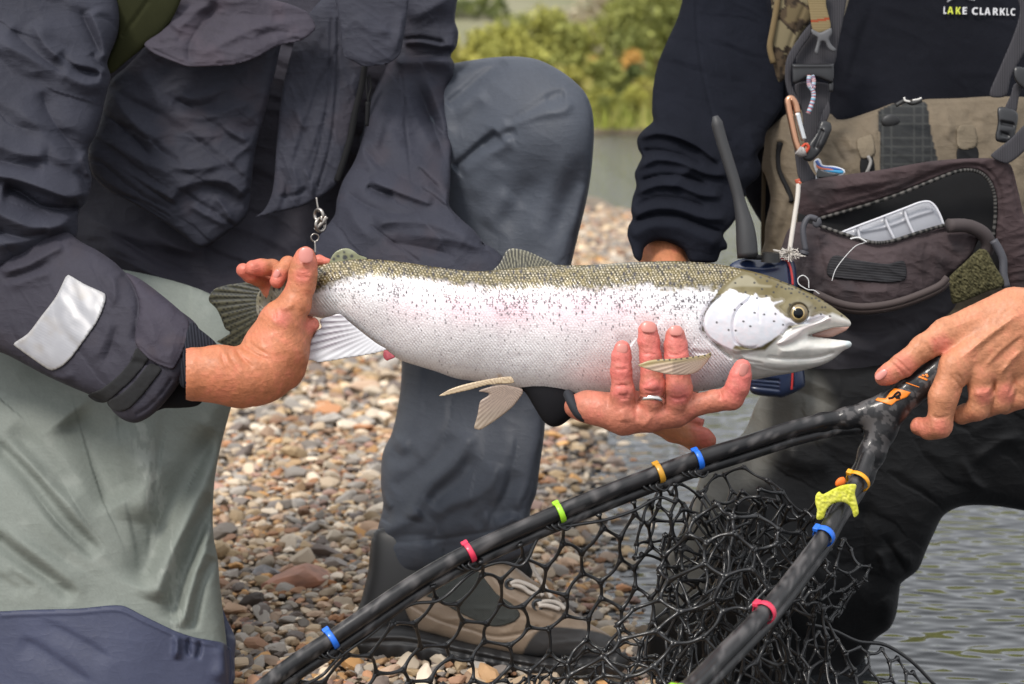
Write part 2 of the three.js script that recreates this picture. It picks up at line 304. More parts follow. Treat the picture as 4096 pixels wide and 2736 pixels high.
// ---------- the setting: gravel bar, river, far bank, hills ----------
const shore = smoothLoop([[3050, 2900], [2800, 2600], [2520, 2250], [2400, 1900], [2400, 1650], [2640, 1350], [2760, 1100], [2720, 920], [2520, 800], [2200, 735], [1900, 690], [1300, 640], [200, 600], [-900, 585]], 8, false)
  .map(([x, y]) => { const p = W(x, y, groundAt(x, y)); return [p.x, p.z]; });
{ const a = shore[0], b = shore[1]; shore.unshift([a[0] + (a[0] - b[0]) * 60, a[1] + (a[1] - b[1]) * 60]); }
const shoreSide = (x, z) => { const [d, , , , s] = nearestOnLoop(shore, x, z, false); return d * -s; };   // positive in the river
const FAR_Z = -19.2;
const bedHeight = (x, z) => { const s = shoreSide(x, z); return clamp(-(s + 0.06) * 0.11, -0.25, 0.02 + 0.02 * sstep(0.3, 2, -s)) + 0.006 * fbm(x * 3, z * 3, 5, 3) * (s < 0.2 ? 1 : 0.3); };
{
  // river bed and gravel sheet, one surface running to the far bank
  const xs = [], zs = [];
  for (let x = -14; x <= 14.01; x += Math.abs(x) < 1.8 ? 0.06 : 0.6) xs.push(x);
  for (let z = 1.5; z > -22.5; z -= z > -4 ? 0.06 : 0.5) zs.push(z);
  const pos = [], col = [], idx = [];
  for (const z of zs) for (const x of xs) {
    const far = sstep(FAR_Z + 0.5, FAR_Z - 0.6, z); pos.push(x, mix(bedHeight(x, z) - 0.012, 0.12, far), z);
    const n = fbm(x * 9, z * 9, 3, 4), c = mix3([0.10, 0.075, 0.05], [0.2, 0.155, 0.11], clamp(0.5 + n)); col.push(...c);
  }
  for (let j = 0; j + 1 < zs.length; j++) for (let i = 0; i + 1 < xs.length; i++) { const a = j * xs.length + i, b = a + xs.length; idx.push(a, a + 1, b, a + 1, b + 1, b); }
  const g = new THREE.BufferGeometry(); g.setAttribute('position', new THREE.Float32BufferAttribute(pos, 3)); g.setAttribute('color', new THREE.Float32BufferAttribute(col, 3)); g.setIndex(idx); g.computeVertexNormals();
  var gravelBar = new THREE.Mesh(g, std({ vertexColors: true, roughness: 0.95 })); gravelBar.name = 'gravel_bar'; gravelBar.userData = { kind: 'structure', label: 'gravel bar of tan and grey river stones at the water edge' }; gravelBar.receiveShadow = true; scene.add(gravelBar);
}
{ // the river: a sheet with real ripples
  const N = 512, h = new Float32Array(N * N);
  const waves = []; seed(77);
  for (let i = 0; i < 90; i++) { const k = Math.floor(rr(3, 40)), a = rr(0, 6.283), fx = Math.round(Math.cos(a) * k * 0.45), fy = Math.round(Math.sin(a) * k); waves.push([fx, fy, rr(0, 6.28), 1 / (3 + Math.hypot(fx, fy))]); }
  for (let j = 0; j < N; j++) for (let i = 0; i < N; i++) { let s = 0; for (const [fx, fy, p, a] of waves) s += a * Math.sin(6.28318 * (fx * i + fy * j) / N + p); h[j * N + i] = s; }
  let lo = 1e9, hi = -1e9; for (const v of h) { lo = Math.min(lo, v); hi = Math.max(hi, v); }
  const px = new Uint8Array(N * N * 4); for (let i = 0; i < N * N; i++) { const v = Math.round(255 * (h[i] - lo) / (hi - lo)); px.set([v, v, v, 255], i * 4); }
  const t = new THREE.DataTexture(px, N, N); t.wrapS = t.wrapT = THREE.RepeatWrapping; t.magFilter = THREE.LinearFilter; t.needsUpdate = true;
  const pts = [], g = new THREE.PlaneGeometry(28, 24, 1, 1); g.rotateX(-Math.PI / 2); g.translate(0, 0, -9.5);
  const uv = g.attributes.uv, p = g.attributes.position; for (let i = 0; i < p.count; i++) uv.setXY(i, p.getX(i) / 0.5, p.getZ(i) / 0.5);
  g.translate(0, -0.004, 0);
  const m = new THREE.Mesh(g, phys({ color: [0.022, 0.024, 0.027], roughness: 0.06, ior: 1.45, bumpMap: t, bumpScale: 0.008 })); m.name = 'river_water'; m.userData = { kind: 'structure', label: 'grey rippled river water' }; m.receiveShadow = true; scene.add(m);
}
{ // far bank, meadow and hills
  const ridge = (name, z, pts, color, depthBack, label) => {
    const pos = [], col = [], idx = [], n = 60, m = 10, prof = (x) => { let i = 0; while (i + 2 < pts.length && x > pts[i + 1][0]) i++; const [a, b] = [pts[i], pts[i + 1]]; return mix(a[1], b[1], sstep(a[0], b[0], x)); };
    const xa = pts[0][0], xb = pts[pts.length - 1][0];
    for (let j = 0; j <= m; j++) for (let i = 0; i <= n; i++) { const x = mix(xa, xb, i / n), t = j / m, zz = z - depthBack * t; pos.push(x, prof(x) * Math.sin(t * Math.PI / 2) * (1 + 0.12 * fbm(x / (depthBack * 0.4), t * 3, 9)), zz); col.push(...color(x, t)); }
    for (let j = 0; j < m; j++) for (let i = 0; i < n; i++) { const a = j * (n + 1) + i, b = a + n + 1; idx.push(a, a + 1, b, a + 1, b + 1, b); }
    const g = new THREE.BufferGeometry(); g.setAttribute('position', new THREE.Float32BufferAttribute(pos, 3)); g.setAttribute('color', new THREE.Float32BufferAttribute(col, 3)); g.setIndex(idx); g.computeVertexNormals();
    const o = new THREE.Mesh(g, std({ vertexColors: true, roughness: 1 })); o.name = name; o.userData = { kind: 'structure', label }; o.receiveShadow = true; scene.add(o);
  };
  ridge('meadow', FAR_Z - 0.4, [[-40, 0.5], [-10, 0.45], [0, 0.5], [12, 0.55], [40, 0.6]], (x, t) => mix3([0.16, 0.17, 0.035], [0.26, 0.22, 0.09], clamp(0.5 + fbm(x * 0.8, t * 9, 2))), 16, 'grassy meadow on the far bank of the river');
  ridge('hill', -60, [[-120, 6], [-40, 8.6], [-10, 8.4], [10, 7.4], [60, 8], [120, 7]], (x, t) => mix3([0.15, 0.15, 0.075], [0.22, 0.2, 0.13], clamp(0.5 + fbm(x * 0.2, t * 6, 4))), 60, 'tan grassy hill behind the far bank');
  ridge('distant_hill', -500, [[-900, 60], [-200, 84], [0, 72], [200, 66], [900, 70]], (x, t) => mix3([0.1, 0.13, 0.06], [0.17, 0.17, 0.1], clamp(0.5 + fbm(x * 0.01, t * 6, 4))), 300, 'distant hill');
}

// stones
const stoneColors = [[0.42, 0.31, 0.2], [0.36, 0.25, 0.15], [0.45, 0.37, 0.28], [0.3, 0.26, 0.22], [0.25, 0.24, 0.24], [0.36, 0.34, 0.32], [0.37, 0.19, 0.1], [0.45, 0.27, 0.12], [0.28, 0.17, 0.12], [0.5, 0.42, 0.33], [0.16, 0.14, 0.14], [0.33, 0.22, 0.2], [0.58, 0.53, 0.46], [0.4, 0.29, 0.22], [0.3, 0.3, 0.31], [0.22, 0.21, 0.22], [0.55, 0.5, 0.44], [0.48, 0.38, 0.25]];
function stoneGeo(s, detail, flat, rough) {
  const g0 = new THREE.IcosahedronGeometry(1, detail); g0.deleteAttribute('uv'); g0.deleteAttribute('normal'); const g = mergeVertices(g0, 1e-4), p = g.attributes.position; seed(s * 991 + 7);
  const planes = []; for (let i = 0; i < 12; i++) { const v = new THREE.Vector3(rr(-1, 1), rr(-1, 1), rr(-1, 1)).normalize(); planes.push([v, rr(0.5, 0.86)]); }
  const ex = rr(0.8, 1.25), ez = rr(0.65, 1.0), v = new THREE.Vector3();
  for (let i = 0; i < p.count; i++) {
    v.fromBufferAttribute(p, i); let r = 1 + 1.5 * rough * (fbm(v.x * 1.7 + s, v.y * 1.7 + v.z * 1.3, s, 3));
    for (const [n, d] of planes) { const c = v.dot(n) * r; if (c > d) r *= mix(1, d / c, 0.96); }
    p.setXYZ(i, v.x * r * ex, v.y * r * flat, v.z * r * ez);
  }
  return toCreasedNormals(g, 0.42);
}
const stoneShapes = []; for (let i = 0; i < 10; i++) stoneShapes.push(stoneGeo(i + 1, 2, [0.38, 0.5, 0.6, 0.42, 0.7][i % 5], 0.22));
const stoneShapesFar = []; for (let i = 0; i < 6; i++) stoneShapesFar.push(stoneGeo(i + 31, 1, [0.4, 0.55, 0.65][i % 3], 0.22));
{
  seed(4242);
  const all = [];
  const windows = [wP([490, 820], [900, 830], [870, 1250], [800, 1480], [600, 1568], [540, 1568], [490, 1250]), wP([1240, 930], [1640, 960], [1560, 1040], [1250, 1190]), wP([1330, 480], [1460, 470], [1450, 600], [1330, 600]), wP([800, 1568], [800, 1480], [1000, 1490], [1100, 1568]), wP([1220, 1230], [1560, 1080], [1530, 1400], [1300, 1300]), wP([0, 1400], [30, 1450], [60, 1568], [0, 1568])].map((w) => w);
  const drop = (step, near, far, smin0, smax0, pw, lift) => {
    for (let z = -near; z > -far; z -= step * 0.87) { const half = 0.36 * -z + 0.45; for (let x = -half; x < half; x += step) {
      const px = x + rr(-0.5, 0.5) * step, pz = z + rr(-0.5, 0.5) * step, s = shoreSide(px, pz); if (s > 0.22 || (s > -0.06 && rnd() < 0.45 + s * 2.2)) continue;
      const size = mix(smin0, smax0, Math.pow(rnd(), pw)), shape = Math.floor(rnd() * 30), c = stoneColors[Math.floor(rnd() * stoneColors.length)], v = rr(0.6, 1.35), w = s > -0.05 ? 0.6 : 1, gr = rr(0, 0.35), a = (c[0] + c[1] + c[2]) / 3;
      const q = { x: px, z: pz, y: bedHeight(px, pz) + size * lift, size, shape, c: c.map((e, i) => mix(e, a, gr) * v * w * [1.04, 0.94, 0.81][i]), turn: rr(0, 6.28), tx: rr(-0.3, 0.3), tz: rr(-0.3, 0.3) };
      const [sx, sy, d] = toPixel(new THREE.Vector3(px, q.y, pz)); q.seen = windows.some((l) => insideLoop(l, sx, sy)) ? size / d : 0; q.d = d;
      all.push(q);
    } }
  };
  drop(0.0095, 1.15, 2.4, 0.0032, 0.0085, 1.5, 0.1);
  drop(0.0185, 1.15, 2.4, 0.0055, 0.0135, 1.8, 0.35);
  drop(0.06, 1.15, 2.4, 0.011, 0.021, 2.2, 0.3);
  drop(0.02, 2.4, 7, 0.007, 0.018, 1.6, 0.2);
  drop(0.06, 2.4, 7, 0.014, 0.032, 2, 0.25);
  all.sort((a, b) => b.seen - a.seen);
  const mats = stoneColors.map(() => null), cache = new Map();
  const place = (q, o) => { o.position.set(q.x, q.y, q.z); o.rotation.set(q.tx, q.turn, q.tz); o.scale.setScalar(q.size); };
  all.slice(0, 300).forEach((q, i) => {
    const key = i % 36; if (!cache.has(key)) cache.set(key, phys({ color: q.c, roughness: 0.6 + 0.3 * (key % 5) / 5, specularIntensity: 0.5 }));
    const m = new THREE.Mesh(stoneShapes[q.shape % 10], cache.get(key)); m.name = i ? 'stone_' + String(i).padStart(3, '0') : 'stone'; place(q, m); m.castShadow = m.receiveShadow = true; gravelBar.add(m);
  });
  const rest = all.slice(300), near = rest.filter((q) => q.d < 2.6), farS = rest.filter((q) => q.d >= 2.6), dummy = new THREE.Object3D(), stuff = new THREE.Group(); stuff.name = 'loose_gravel'; stuff.userData.kind = 'stuff'; gravelBar.add(stuff);
  const lay = (list, shapes) => shapes.forEach((g, s) => {
    const l = list.filter((q) => q.shape % shapes.length === s); if (!l.length) return;
    const im = new THREE.InstancedMesh(g, phys({ color: [1, 1, 1], roughness: 0.75, specularIntensity: 0.5 }), l.length); im.name = 'small_stones'; im.userData.kind = 'stuff'; im.castShadow = im.receiveShadow = true;
    l.forEach((q, i) => { place(q, dummy); dummy.updateMatrix(); im.setMatrixAt(i, dummy.matrix); im.setColorAt(i, new THREE.Color().setRGB(...q.c)); }); stuff.add(im);
  });
  lay(near, stoneShapes); lay(farS, stoneShapesFar);
}
{ // the large reddish stone and a few others lying on top
  const put = (x, y, size, flat, turn, color, label, s, tilt = 0.1) => {
    const g = stoneGeo(s, 3, flat, 0.16), c = []; const p = g.attributes.position;
    for (let i = 0; i < p.count; i++) { const n = fbm(p.getX(i) * 4, p.getZ(i) * 4 + p.getY(i) * 5, s, 4); c.push(...mix3(color.map((e) => e * 0.6), color.map((e) => e * 1.35), clamp(0.5 + n))); }
    g.setAttribute('color', new THREE.Float32BufferAttribute(c, 3));
    const d = groundAt(x, y), m = new THREE.Mesh(g, std({ vertexColors: true, roughness: 0.6 })), w = W(x, y, d); m.name = numbered('river_stone'); m.position.set(w.x, bedHeight(w.x, w.z) + size * flat * 0.45, w.z); m.rotation.set(0.25, turn, tilt); m.scale.setScalar(size); m.castShadow = m.receiveShadow = true; m.userData = { label, category: 'stone' }; scene.add(m);
  };
  put(1200, 2415, 0.036, 0.42, 0.15, [0.27, 0.115, 0.065], 'large flat reddish brown stone lying on the gravel by the net hoop', 91, 0.12);
  put(1065, 2385, 0.02, 0.5, 0.6, [0.2, 0.19, 0.19], 'grey banded stone beside the large reddish stone', 92);
}
// shrubs on the far bank
function shrub(px, py, d, w, h, c1, c2, leaves, label, s, leafSize = 0.055) {
  seed(s * 131 + 5);
  const base = W(px, py, d); if (d < 60) base.y = 0.15 + 0.02 * (d - 19);
  const g = thing('willow_shrub', label, 'shrub', base, 'shrubs on the far bank');
  const pos = [], col = [], nrm = [], clumps = []; const n = 9 + Math.floor(w * h * 7);
  for (let i = 0; i < n; i++) { const a = rr(0, 6.28), r = Math.sqrt(rnd()) * 0.5; const t = rnd(); clumps.push([Math.cos(a) * r * w * (1.1 - 0.45 * t), h * (0.12 + 0.8 * t), Math.sin(a) * r * w * 0.7 * (1.1 - 0.45 * t), rr(0.12, 0.24) * Math.min(w, h), rnd()]); }
  const v = new THREE.Vector3(), a = new THREE.Vector3(), b = new THREE.Vector3();
  for (let i = 0; i < leaves; i++) {
    const c = clumps[i % n]; v.set(rr(-1, 1), rr(-1, 1), rr(-1, 1)); if (v.lengthSq() > 1) { i--; continue; } v.multiplyScalar(c[3]).add(new THREE.Vector3(c[0], c[1], c[2])); if (v.y < 0) v.y = rr(0, 0.1);
    a.set(rr(-1, 1), rr(-0.6, 1), rr(-1, 1)).normalize(); b.set(rr(-1, 1), rr(-1, 1), rr(-1, 1)).cross(a).normalize(); const L = leafSize * rr(0.7, 1.4), B = L * 0.42;
    pos.push(v.x - a.x * L, v.y - a.y * L, v.z - a.z * L, v.x + b.x * B, v.y + b.y * B, v.z + b.z * B, v.x + a.x * L, v.y + a.y * L, v.z + a.z * L);
    pos.push(v.x - a.x * L, v.y - a.y * L, v.z - a.z * L, v.x + a.x * L, v.y + a.y * L, v.z + a.z * L, v.x - b.x * B, v.y - b.y * B, v.z - b.z * B);
    const k = mix3(c1, c2, clamp(c[4] * 0.7 + rnd() * 0.4)), m = rr(0.9, 1.5); for (let q = 0; q < 6; q++) col.push(k[0] * m, k[1] * m, k[2] * m);
  }
  const geo = new THREE.BufferGeometry(); geo.setAttribute('position', new THREE.Float32BufferAttribute(pos, 3)); geo.setAttribute('color', new THREE.Float32BufferAttribute(col, 3)); geo.computeVertexNormals();
  const crown = new THREE.Mesh(geo, phys({ vertexColors: true, roughness: 0.9, side: THREE.DoubleSide })); crown.name = 'crown'; crown.castShadow = crown.receiveShadow = true; g.add(crown);
  const stems = []; for (let i = 0; i < 7; i++) { const c = clumps[i % n]; stems.push(tubeW([new THREE.Vector3(c[0] * 0.15, -0.1, c[2] * 0.15), new THREE.Vector3(c[0] * 0.5, c[1] * 0.5, c[2] * 0.5), new THREE.Vector3(c[0], c[1], c[2])], (t) => 0.02 * (1.1 - t), { sides: 5, seg: 3 })); }
  const tr = new THREE.Mesh(mergeGeometries(stems), std({ color: [0.16, 0.11, 0.07] })); tr.name = 'trunk'; tr.castShadow = true; g.add(tr);
}
{
  const yg = [0.34, 0.32, 0.065], lg = [0.27, 0.27, 0.065], dg = [0.06, 0.085, 0.025], mg = [0.17, 0.19, 0.055], tan = [0.38, 0.3, 0.17], gy = [0.36, 0.31, 0.13], or = [0.5, 0.2, 0.05];
  const list = [ // x, y of the foot in the photograph, distance, width, height, colours, leaves, label
    [1905, 100, 79, 4.4, 1.7, dg, mg, 1500, 'dark green rounded shrub on the rise behind the river'],
    [1790, 470, 24, 1.6, 1.1, gy, tan, 1800, 'pale dry yellow shrub beside the grey wader knee'],
    [2010, 470, 24, 1.9, 1.5, yg, lg, 2600, 'tall bright yellow green willow shrub with leaning crown'],
    [2150, 480, 25, 1.7, 1.85, yg, mg, 2600, 'tallest yellow green willow shrub behind the raised knee'],
    [2290, 470, 26, 1.3, 1.5, lg, yg, 2000, 'slim light green willow shrub next to the tallest one'],
    [2330, 490, 22, 1.3, 1.0, mg, lg, 2000, 'mid green low willow shrub in front of the brown twigs'],
    [2440, 430, 34, 2.4, 3.2, [0.30, 0.25, 0.17], [0.36, 0.31, 0.22], 1600, 'bare grey brown twiggy shrub rising above the willows'],
    [2560, 460, 27, 2.2, 2.2, mg, lg, 3000, 'broad mid green willow shrub beside the black sleeve'],
    [2680, 480, 25, 2.0, 2.5, lg, mg, 3000, 'tall green willow shrub partly hidden by the black sleeve'],
    [2480, 470, 22, 1.0, 0.8, dg, mg, 1600, 'small dark green shrub below the twiggy shrub'],
    [2220, 500, 21, 1.2, 0.75, gy, yg, 1600, 'low yellow shrub just above the wader knee'],
    [2440, 440, 22.5, 1.1, 0.95, or, [0.36, 0.25, 0.06], 1100, 'orange autumn coloured low shrub near the far water edge'],
    [2400, 520, 19.9, 0.9, 0.42, yg, lg, 1200, 'bright yellow green low bush at the far water line'],
    [2550, 525, 19.8, 1.0, 0.5, lg, yg, 1300, 'leafy low bush at the far water line beside the sleeve'],
    [2470, 528, 19.7, 0.7, 0.4, mg, lg, 1000, 'small mid green bush between two bushes at the water line'],
    [2680, 525, 20, 1.2, 0.6, yg, gy, 1200, 'yellow low bush behind the black sleeve'],
    [1700, 500, 23, 2, 1.4, gy, yg, 1500, 'yellow willow shrub behind the dark jacket sleeve'],
    [2950, 500, 24, 2.4, 2.2, lg, mg, 1200, 'green willow shrub behind the black sweatshirt'],
    [3400, 500, 26, 2.8, 2.6, mg, yg, 1200, 'large green shrub hidden behind the second angler'],
    [1000, 500, 25, 3, 2, yg, mg, 1200, 'yellow green shrub hidden behind the first angler'],
    [300, 500, 25, 3, 2.2, mg, gy, 1200, 'mixed green shrub far behind the first angler shoulder'],
  ];
  list.forEach((a, i) => shrub(a[0], a[1], a[2], a[3], a[4] * 0.8, a[5], a[6], a[7] * 1.6, a[8], i + 1, 0.035 + a[2] * 0.0009));
  // grass of the far bank
  seed(99); const blade = new THREE.BufferGeometry(); blade.setAttribute('position', new THREE.Float32BufferAttribute([-0.012, 0, 0, 0.012, 0, 0, 0.03, 1, 0.05], 3)); blade.computeVertexNormals();
  const n = 16000, im = new THREE.InstancedMesh(blade, phys({ color: [1, 1, 1], roughness: 0.9, side: THREE.DoubleSide }), n), o = new THREE.Object3D();
  for (let i = 0; i < n; i++) { const z = FAR_Z + 0.1 - 9 * Math.pow(rnd(), 1.6), x = rr(-9, 9); const t = clamp(0.5 + fbm(x * 0.9, z * 0.9, 8)); o.position.set(x, 0.06 + 0.03 * (FAR_Z - z), z); o.rotation.set(rr(-0.4, 0.4), rr(0, 6.28), rr(-0.4, 0.4)); o.scale.set(rr(0.8, 1.6), rr(0.14, 0.42), 1); o.updateMatrix(); im.setMatrixAt(i, o.matrix); const c = mix3([0.34, 0.37, 0.06], rnd() < 0.3 ? [0.42, 0.32, 0.15] : [0.2, 0.25, 0.04], t), k = rr(0.7, 1.2); im.setColorAt(i, new THREE.Color().setRGB(c[0] * k, c[1] * k, c[2] * k)); }
  im.name = 'bank_grass'; im.userData = { kind: 'stuff', label: 'yellow green grass along the far bank', category: 'grass' }; im.castShadow = im.receiveShadow = true; scene.add(im);
}
// ---------- the trout ----------
const inPoly = (poly, n = 5) => { const L = smoothLoop(poly, n); let x0 = 1e9, x1 = -1e9, y0 = 1e9, y1 = -1e9; for (const p of L) { x0 = Math.min(x0, p[0]); x1 = Math.max(x1, p[0]); y0 = Math.min(y0, p[1]); y1 = Math.max(y1, p[1]); } return (x, y, m = 40) => { if (x < x0 - m || x > x1 + m || y < y0 - m || y > y1 + m) return -m; const d = nearestOnLoop(L, x, y)[0]; return insideLoop(L, x, y) ? d : -d; }; };
const lineAt = (pts) => (x) => { if (x <= pts[0][0]) return pts[0][1]; for (let i = 0; i + 1 < pts.length; i++) if (x <= pts[i + 1][0]) return mix(pts[i][1], pts[i + 1][1], (x - pts[i][0]) / (pts[i + 1][0] - pts[i][0])); return pts[pts.length - 1][1]; };
const trout = thing('trout', 'large silver rainbow trout with pink flank and speckled olive back held in two hands', 'fish', W(2300, 1640, 1.3));
let troutAt;
{
  const top = cat(wS([1030, 1175], [1085, 1135], [1160, 1105], [1215, 1080]), wK([240, 250], [420, 195], [560, 180], [700, 165], [900, 165], [1100, 180], [1300, 205], [1600, 250], [1900, 290], [2100, 305]), wL([200, 295], [500, 265], [800, 243], [950, 232], [1200, 235], [1450, 225], [1800, 200], [2300, 185]), wM([300, 135], [620, 160], [900, 215], [1200, 290], [1450, 385], [1650, 470], [1800, 545], [1950, 640], [2080, 735], [2160, 800]));
  const mouth = wM([2190, 850], [2178, 885], [2120, 893], [1990, 903], [1850, 943], [1690, 994, 1], [1850, 1018], [2000, 1038], [2110, 1050], [2175, 1060], [2200, 1092], [2180, 1130]);
  const belly = cat(wM([2100, 1172], [2030, 1232], [1950, 1290], [1850, 1338], [1700, 1382], [1500, 1430], [1300, 1462], [1150, 1492], [1020, 1512]), wG([1250, 1030], [1150, 1055], [1030, 1075], [800, 1090], [600, 1105], [400, 1118], [250, 1125], [100, 1115]), wF([2029, 1266], [1900, 1255], [1780, 1243], [1640, 1228], [1480, 1200], [1300, 1155], [1150, 1132], [1000, 1080], [870, 1040], [750, 1000], [640, 940], [540, 870], [440, 795], [350, 730], [250, 690], [160, 688]), wS([1215, 1262], [1150, 1280], [1080, 1275], [1030, 1262]));
  const poly = cat(top, mouth, belly);
  const depth = [[1030, 1215, 1.352], [1150, 1190, 1.337], [1300, 1180, 1.318], [1500, 1190, 1.307], [1800, 1270, 1.3], [2200, 1320, 1.297], [2600, 1330, 1.294], [3000, 1320, 1.288], [3390, 1330, 1.28]];
  const topY = lineAt(top.map((p) => [p[0], p[1]])), botY = lineAt([...belly].reverse().map((p) => [p[0], p[1]]).sort((a, b) => a[0] - b[0]));
  const backY = lineAt(cat(wS([1030, 1215], [1150, 1190]), wK([200, 570], [420, 480], [640, 400], [900, 385], [1300, 390], [1700, 440], [2100, 480]), wL([200, 505], [700, 505], [1100, 500], [1500, 505], [2000, 470]), wM([0, 440], [300, 470], [600, 480], [800, 440], [1000, 520], [1200, 540], [1300, 620], [1500, 600], [1700, 700], [1950, 780], [2150, 900])));
  // head plates
  const opercle = inPoly(wM([700, 520], [800, 450], [870, 460], [960, 510], [1060, 500], [1150, 560], [1280, 560], [1350, 690], [1440, 800], [1520, 900], [1400, 1000], [1250, 1090], [1120, 1150], [1000, 1180], [860, 1200], [760, 1160], [620, 1090], [520, 1000], [470, 880], [480, 780], [540, 660], [620, 570]));
  const white = inPoly(wM([640, 560], [700, 510], [780, 450], [840, 455], [880, 495], [960, 505], [1005, 530], [1050, 535], [1080, 495], [1110, 545], [1160, 560], [1240, 550], [1280, 600], [1390, 590], [1300, 640], [1350, 700], [1420, 765], [1560, 800], [1700, 780], [1850, 740], [1920, 770], [1700, 850], [1480, 880], [1400, 960], [1200, 1090], [1100, 1140], [960, 1130], [840, 1110], [800, 1170], [620, 1080], [510, 990], [468, 880], [485, 760], [545, 650]));
  const maxilla = inPoly(wM([1940, 770], [1960, 810], [1850, 860], [1720, 920], [1600, 1010], [1480, 1080], [1370, 1110], [1320, 1090], [1380, 1030], [1480, 950], [1620, 890], [1780, 840], [1880, 790]));
  const lowerJaw = inPoly(wM([1330, 1130], [1500, 1080], [1690, 1010], [2000, 1050], [2180, 1070], [2180, 1120], [2050, 1200], [1900, 1240], [1700, 1260], [1500, 1265], [1350, 1230]));
  const jawSkin = inPoly(wM([900, 1200], [1100, 1230], [1400, 1270], [1700, 1275], [1950, 1250], [2060, 1200], [2000, 1270], [1850, 1340], [1600, 1390], [1300, 1430], [1050, 1400], [920, 1300]));
  const eyeSpot = [3193.5, 1253];
  const lines = foldField([
    [-11, 4.5, 4.5, wM([1040, 500], [1000, 580], [900, 660], [840, 760], [818, 860], [825, 980], [860, 1080], [940, 1130], [1050, 1140], [1120, 1110]), 0.3],
    [-10, 8, 5, wM([1420, 930], [1480, 885], [1600, 855], [1750, 835], [1900, 790]), 0.5], [-10, 5, 5, wM([1380, 1000], [1430, 940], [1500, 890]), 0.5],
    [-24, 6, 8, wM([700, 530], [600, 590], [540, 660], [485, 760], [468, 870], [480, 960], [540, 1040], [640, 1110], [720, 1180], [820, 1260]), 0.2],
    [-9, 6, 6, wM([1200, 1240], [1400, 1262], [1650, 1262], [1850, 1235], [2010, 1180]), 0.4], [-5, 7, 5, wM([1030, 1330], [1300, 1390], [1500, 1400], [1700, 1375]), 0.5], [-4, 5, 5, wM([820, 1260], [1000, 1290], [1180, 1320]), 0.5],
    [-3, 4, 4, wM([1150, 590], [1130, 660], [1120, 760], [1130, 860]), 0.5], [4, 14, 10, wM([1560, 560], [1650, 600], [1730, 670]), 0.6],
    [-9, 40, 40, wN([640, 380], [700, 360], [760, 400]), 0.1], [-8, 40, 40, wN([900, 200], [960, 160], [1060, 200]), 0.1], [-6, 36, 36, wN([1220, 260], [1300, 230], [1380, 260]), 0.1], // the flesh gives under the fingertips
    [6, 30, 14, wN([1450, 420], [1560, 480], [1690, 500]), 0.5], [-8, 10, 10, wM([330, 1170], [450, 1200], [560, 1200]), 0.4],
  ], 0);
  const headStart = (x, y) => sstep(-14, 10, opercle(x, y, 60)) ;
  const isHead = (x, y) => { // 1 on the scaleless head
    const edge = lineAt([[1000, 2960], [1090, 2960], [1150, 2880], [1250, 2815], [1320, 2806], [1400, 2880], [1470, 2960], [1560, 3050]].map((p) => p))(y); return sstep(edge - 6, edge + 12, x);
  };
  const lateral = (x) => mix(topY(x), botY(x), 0.46);
  const rowV = (x, y) => (y - topY(x)) / Math.max(60, botY(x) - topY(x));
  const scaleAt = (x, y) => { // staggered scales; returns [height 0..1 within the scale, cell ids]
    const sx = 13, sy = 9.4, jx = 5 * vnoise(x * 0.03, y * 0.03, 41) + 2.5 * vnoise(x * 0.11, y * 0.11, 42), jy = 4 * vnoise(x * 0.03 + 9, y * 0.03, 43) + 2 * vnoise(x * 0.1, y * 0.1, 44); x += jx; y += jy; const v = (y - topY(x) * 0.7 - botY(x) * 0.3), row = Math.floor(v / sy), u = x / sx + (row & 1) * 0.5 + 0.1 * v / sy, i = Math.floor(u), fu = u - i, fv = v / sy - row;
    const e = Math.hypot((fu - 0.35) * 1.25, (fv - 0.5) * 1.05); return [clamp(1 - e * 1.5), i, row, fu, fv];
  };
  const headSpots = wM([630, 842], [768, 930], [850, 935], [940, 830], [1020, 885], [1070, 730], [1295, 828], [1400, 870], [1312, 743], [1180, 750], [838, 695], [1098, 558], [920, 630], [595, 540], [845, 382], [1068, 380], [1155, 455], [1290, 490], [1340, 400], [1325, 427], [1385, 432], [1430, 452], [1470, 447], [1505, 452], [1495, 502], [1550, 440], [1590, 490], [1640, 510], [1680, 543], [1735, 560], [1780, 560], [1215, 360], [1240, 318], [1140, 318], [1085, 285], [920, 316], [1375, 362], [1465, 400], [1605, 460], [1820, 590], [1890, 600], [1940, 630], [1855, 665], [1775, 675], [1840, 745], [1945, 768], [1690, 715], [1480, 635], [1890, 665], [2040, 690], [2080, 765], [1205, 535], [965, 490]);
  const spotG = 23, spotHit = (x, y, p, rad, back = 0) => { // scattered comma marks
    let best = 0; const ci = Math.floor(x / spotG), cj = Math.floor(y / spotG);
    for (let a = -1; a <= 1; a++) for (let b = -1; b <= 1; b++) {
      const i = ci + a, j = cj + b, h = hash2(i, j, 3); if (h > p) continue;
      const cx = (i + 0.15 + 0.7 * hash2(i, j, 11)) * spotG, cy = (j + 0.15 + 0.7 * hash2(i, j, 12)) * spotG, r = rad * mix(0.65, 1.25, hash2(i, j, 13));
      const dx = x - cx, dy = y - cy, bend = dx + 0.06 * (dy * dy) / r * (hash2(i, j, 14) < 0.7 ? 1 : -1) * 1.5, e = Math.hypot(bend / (r * (back ? 0.8 : 0.5)), dy / (r * 1.3)); best = Math.max(best, sstep(1.15, 0.6, e));
    }
    return best;
  };
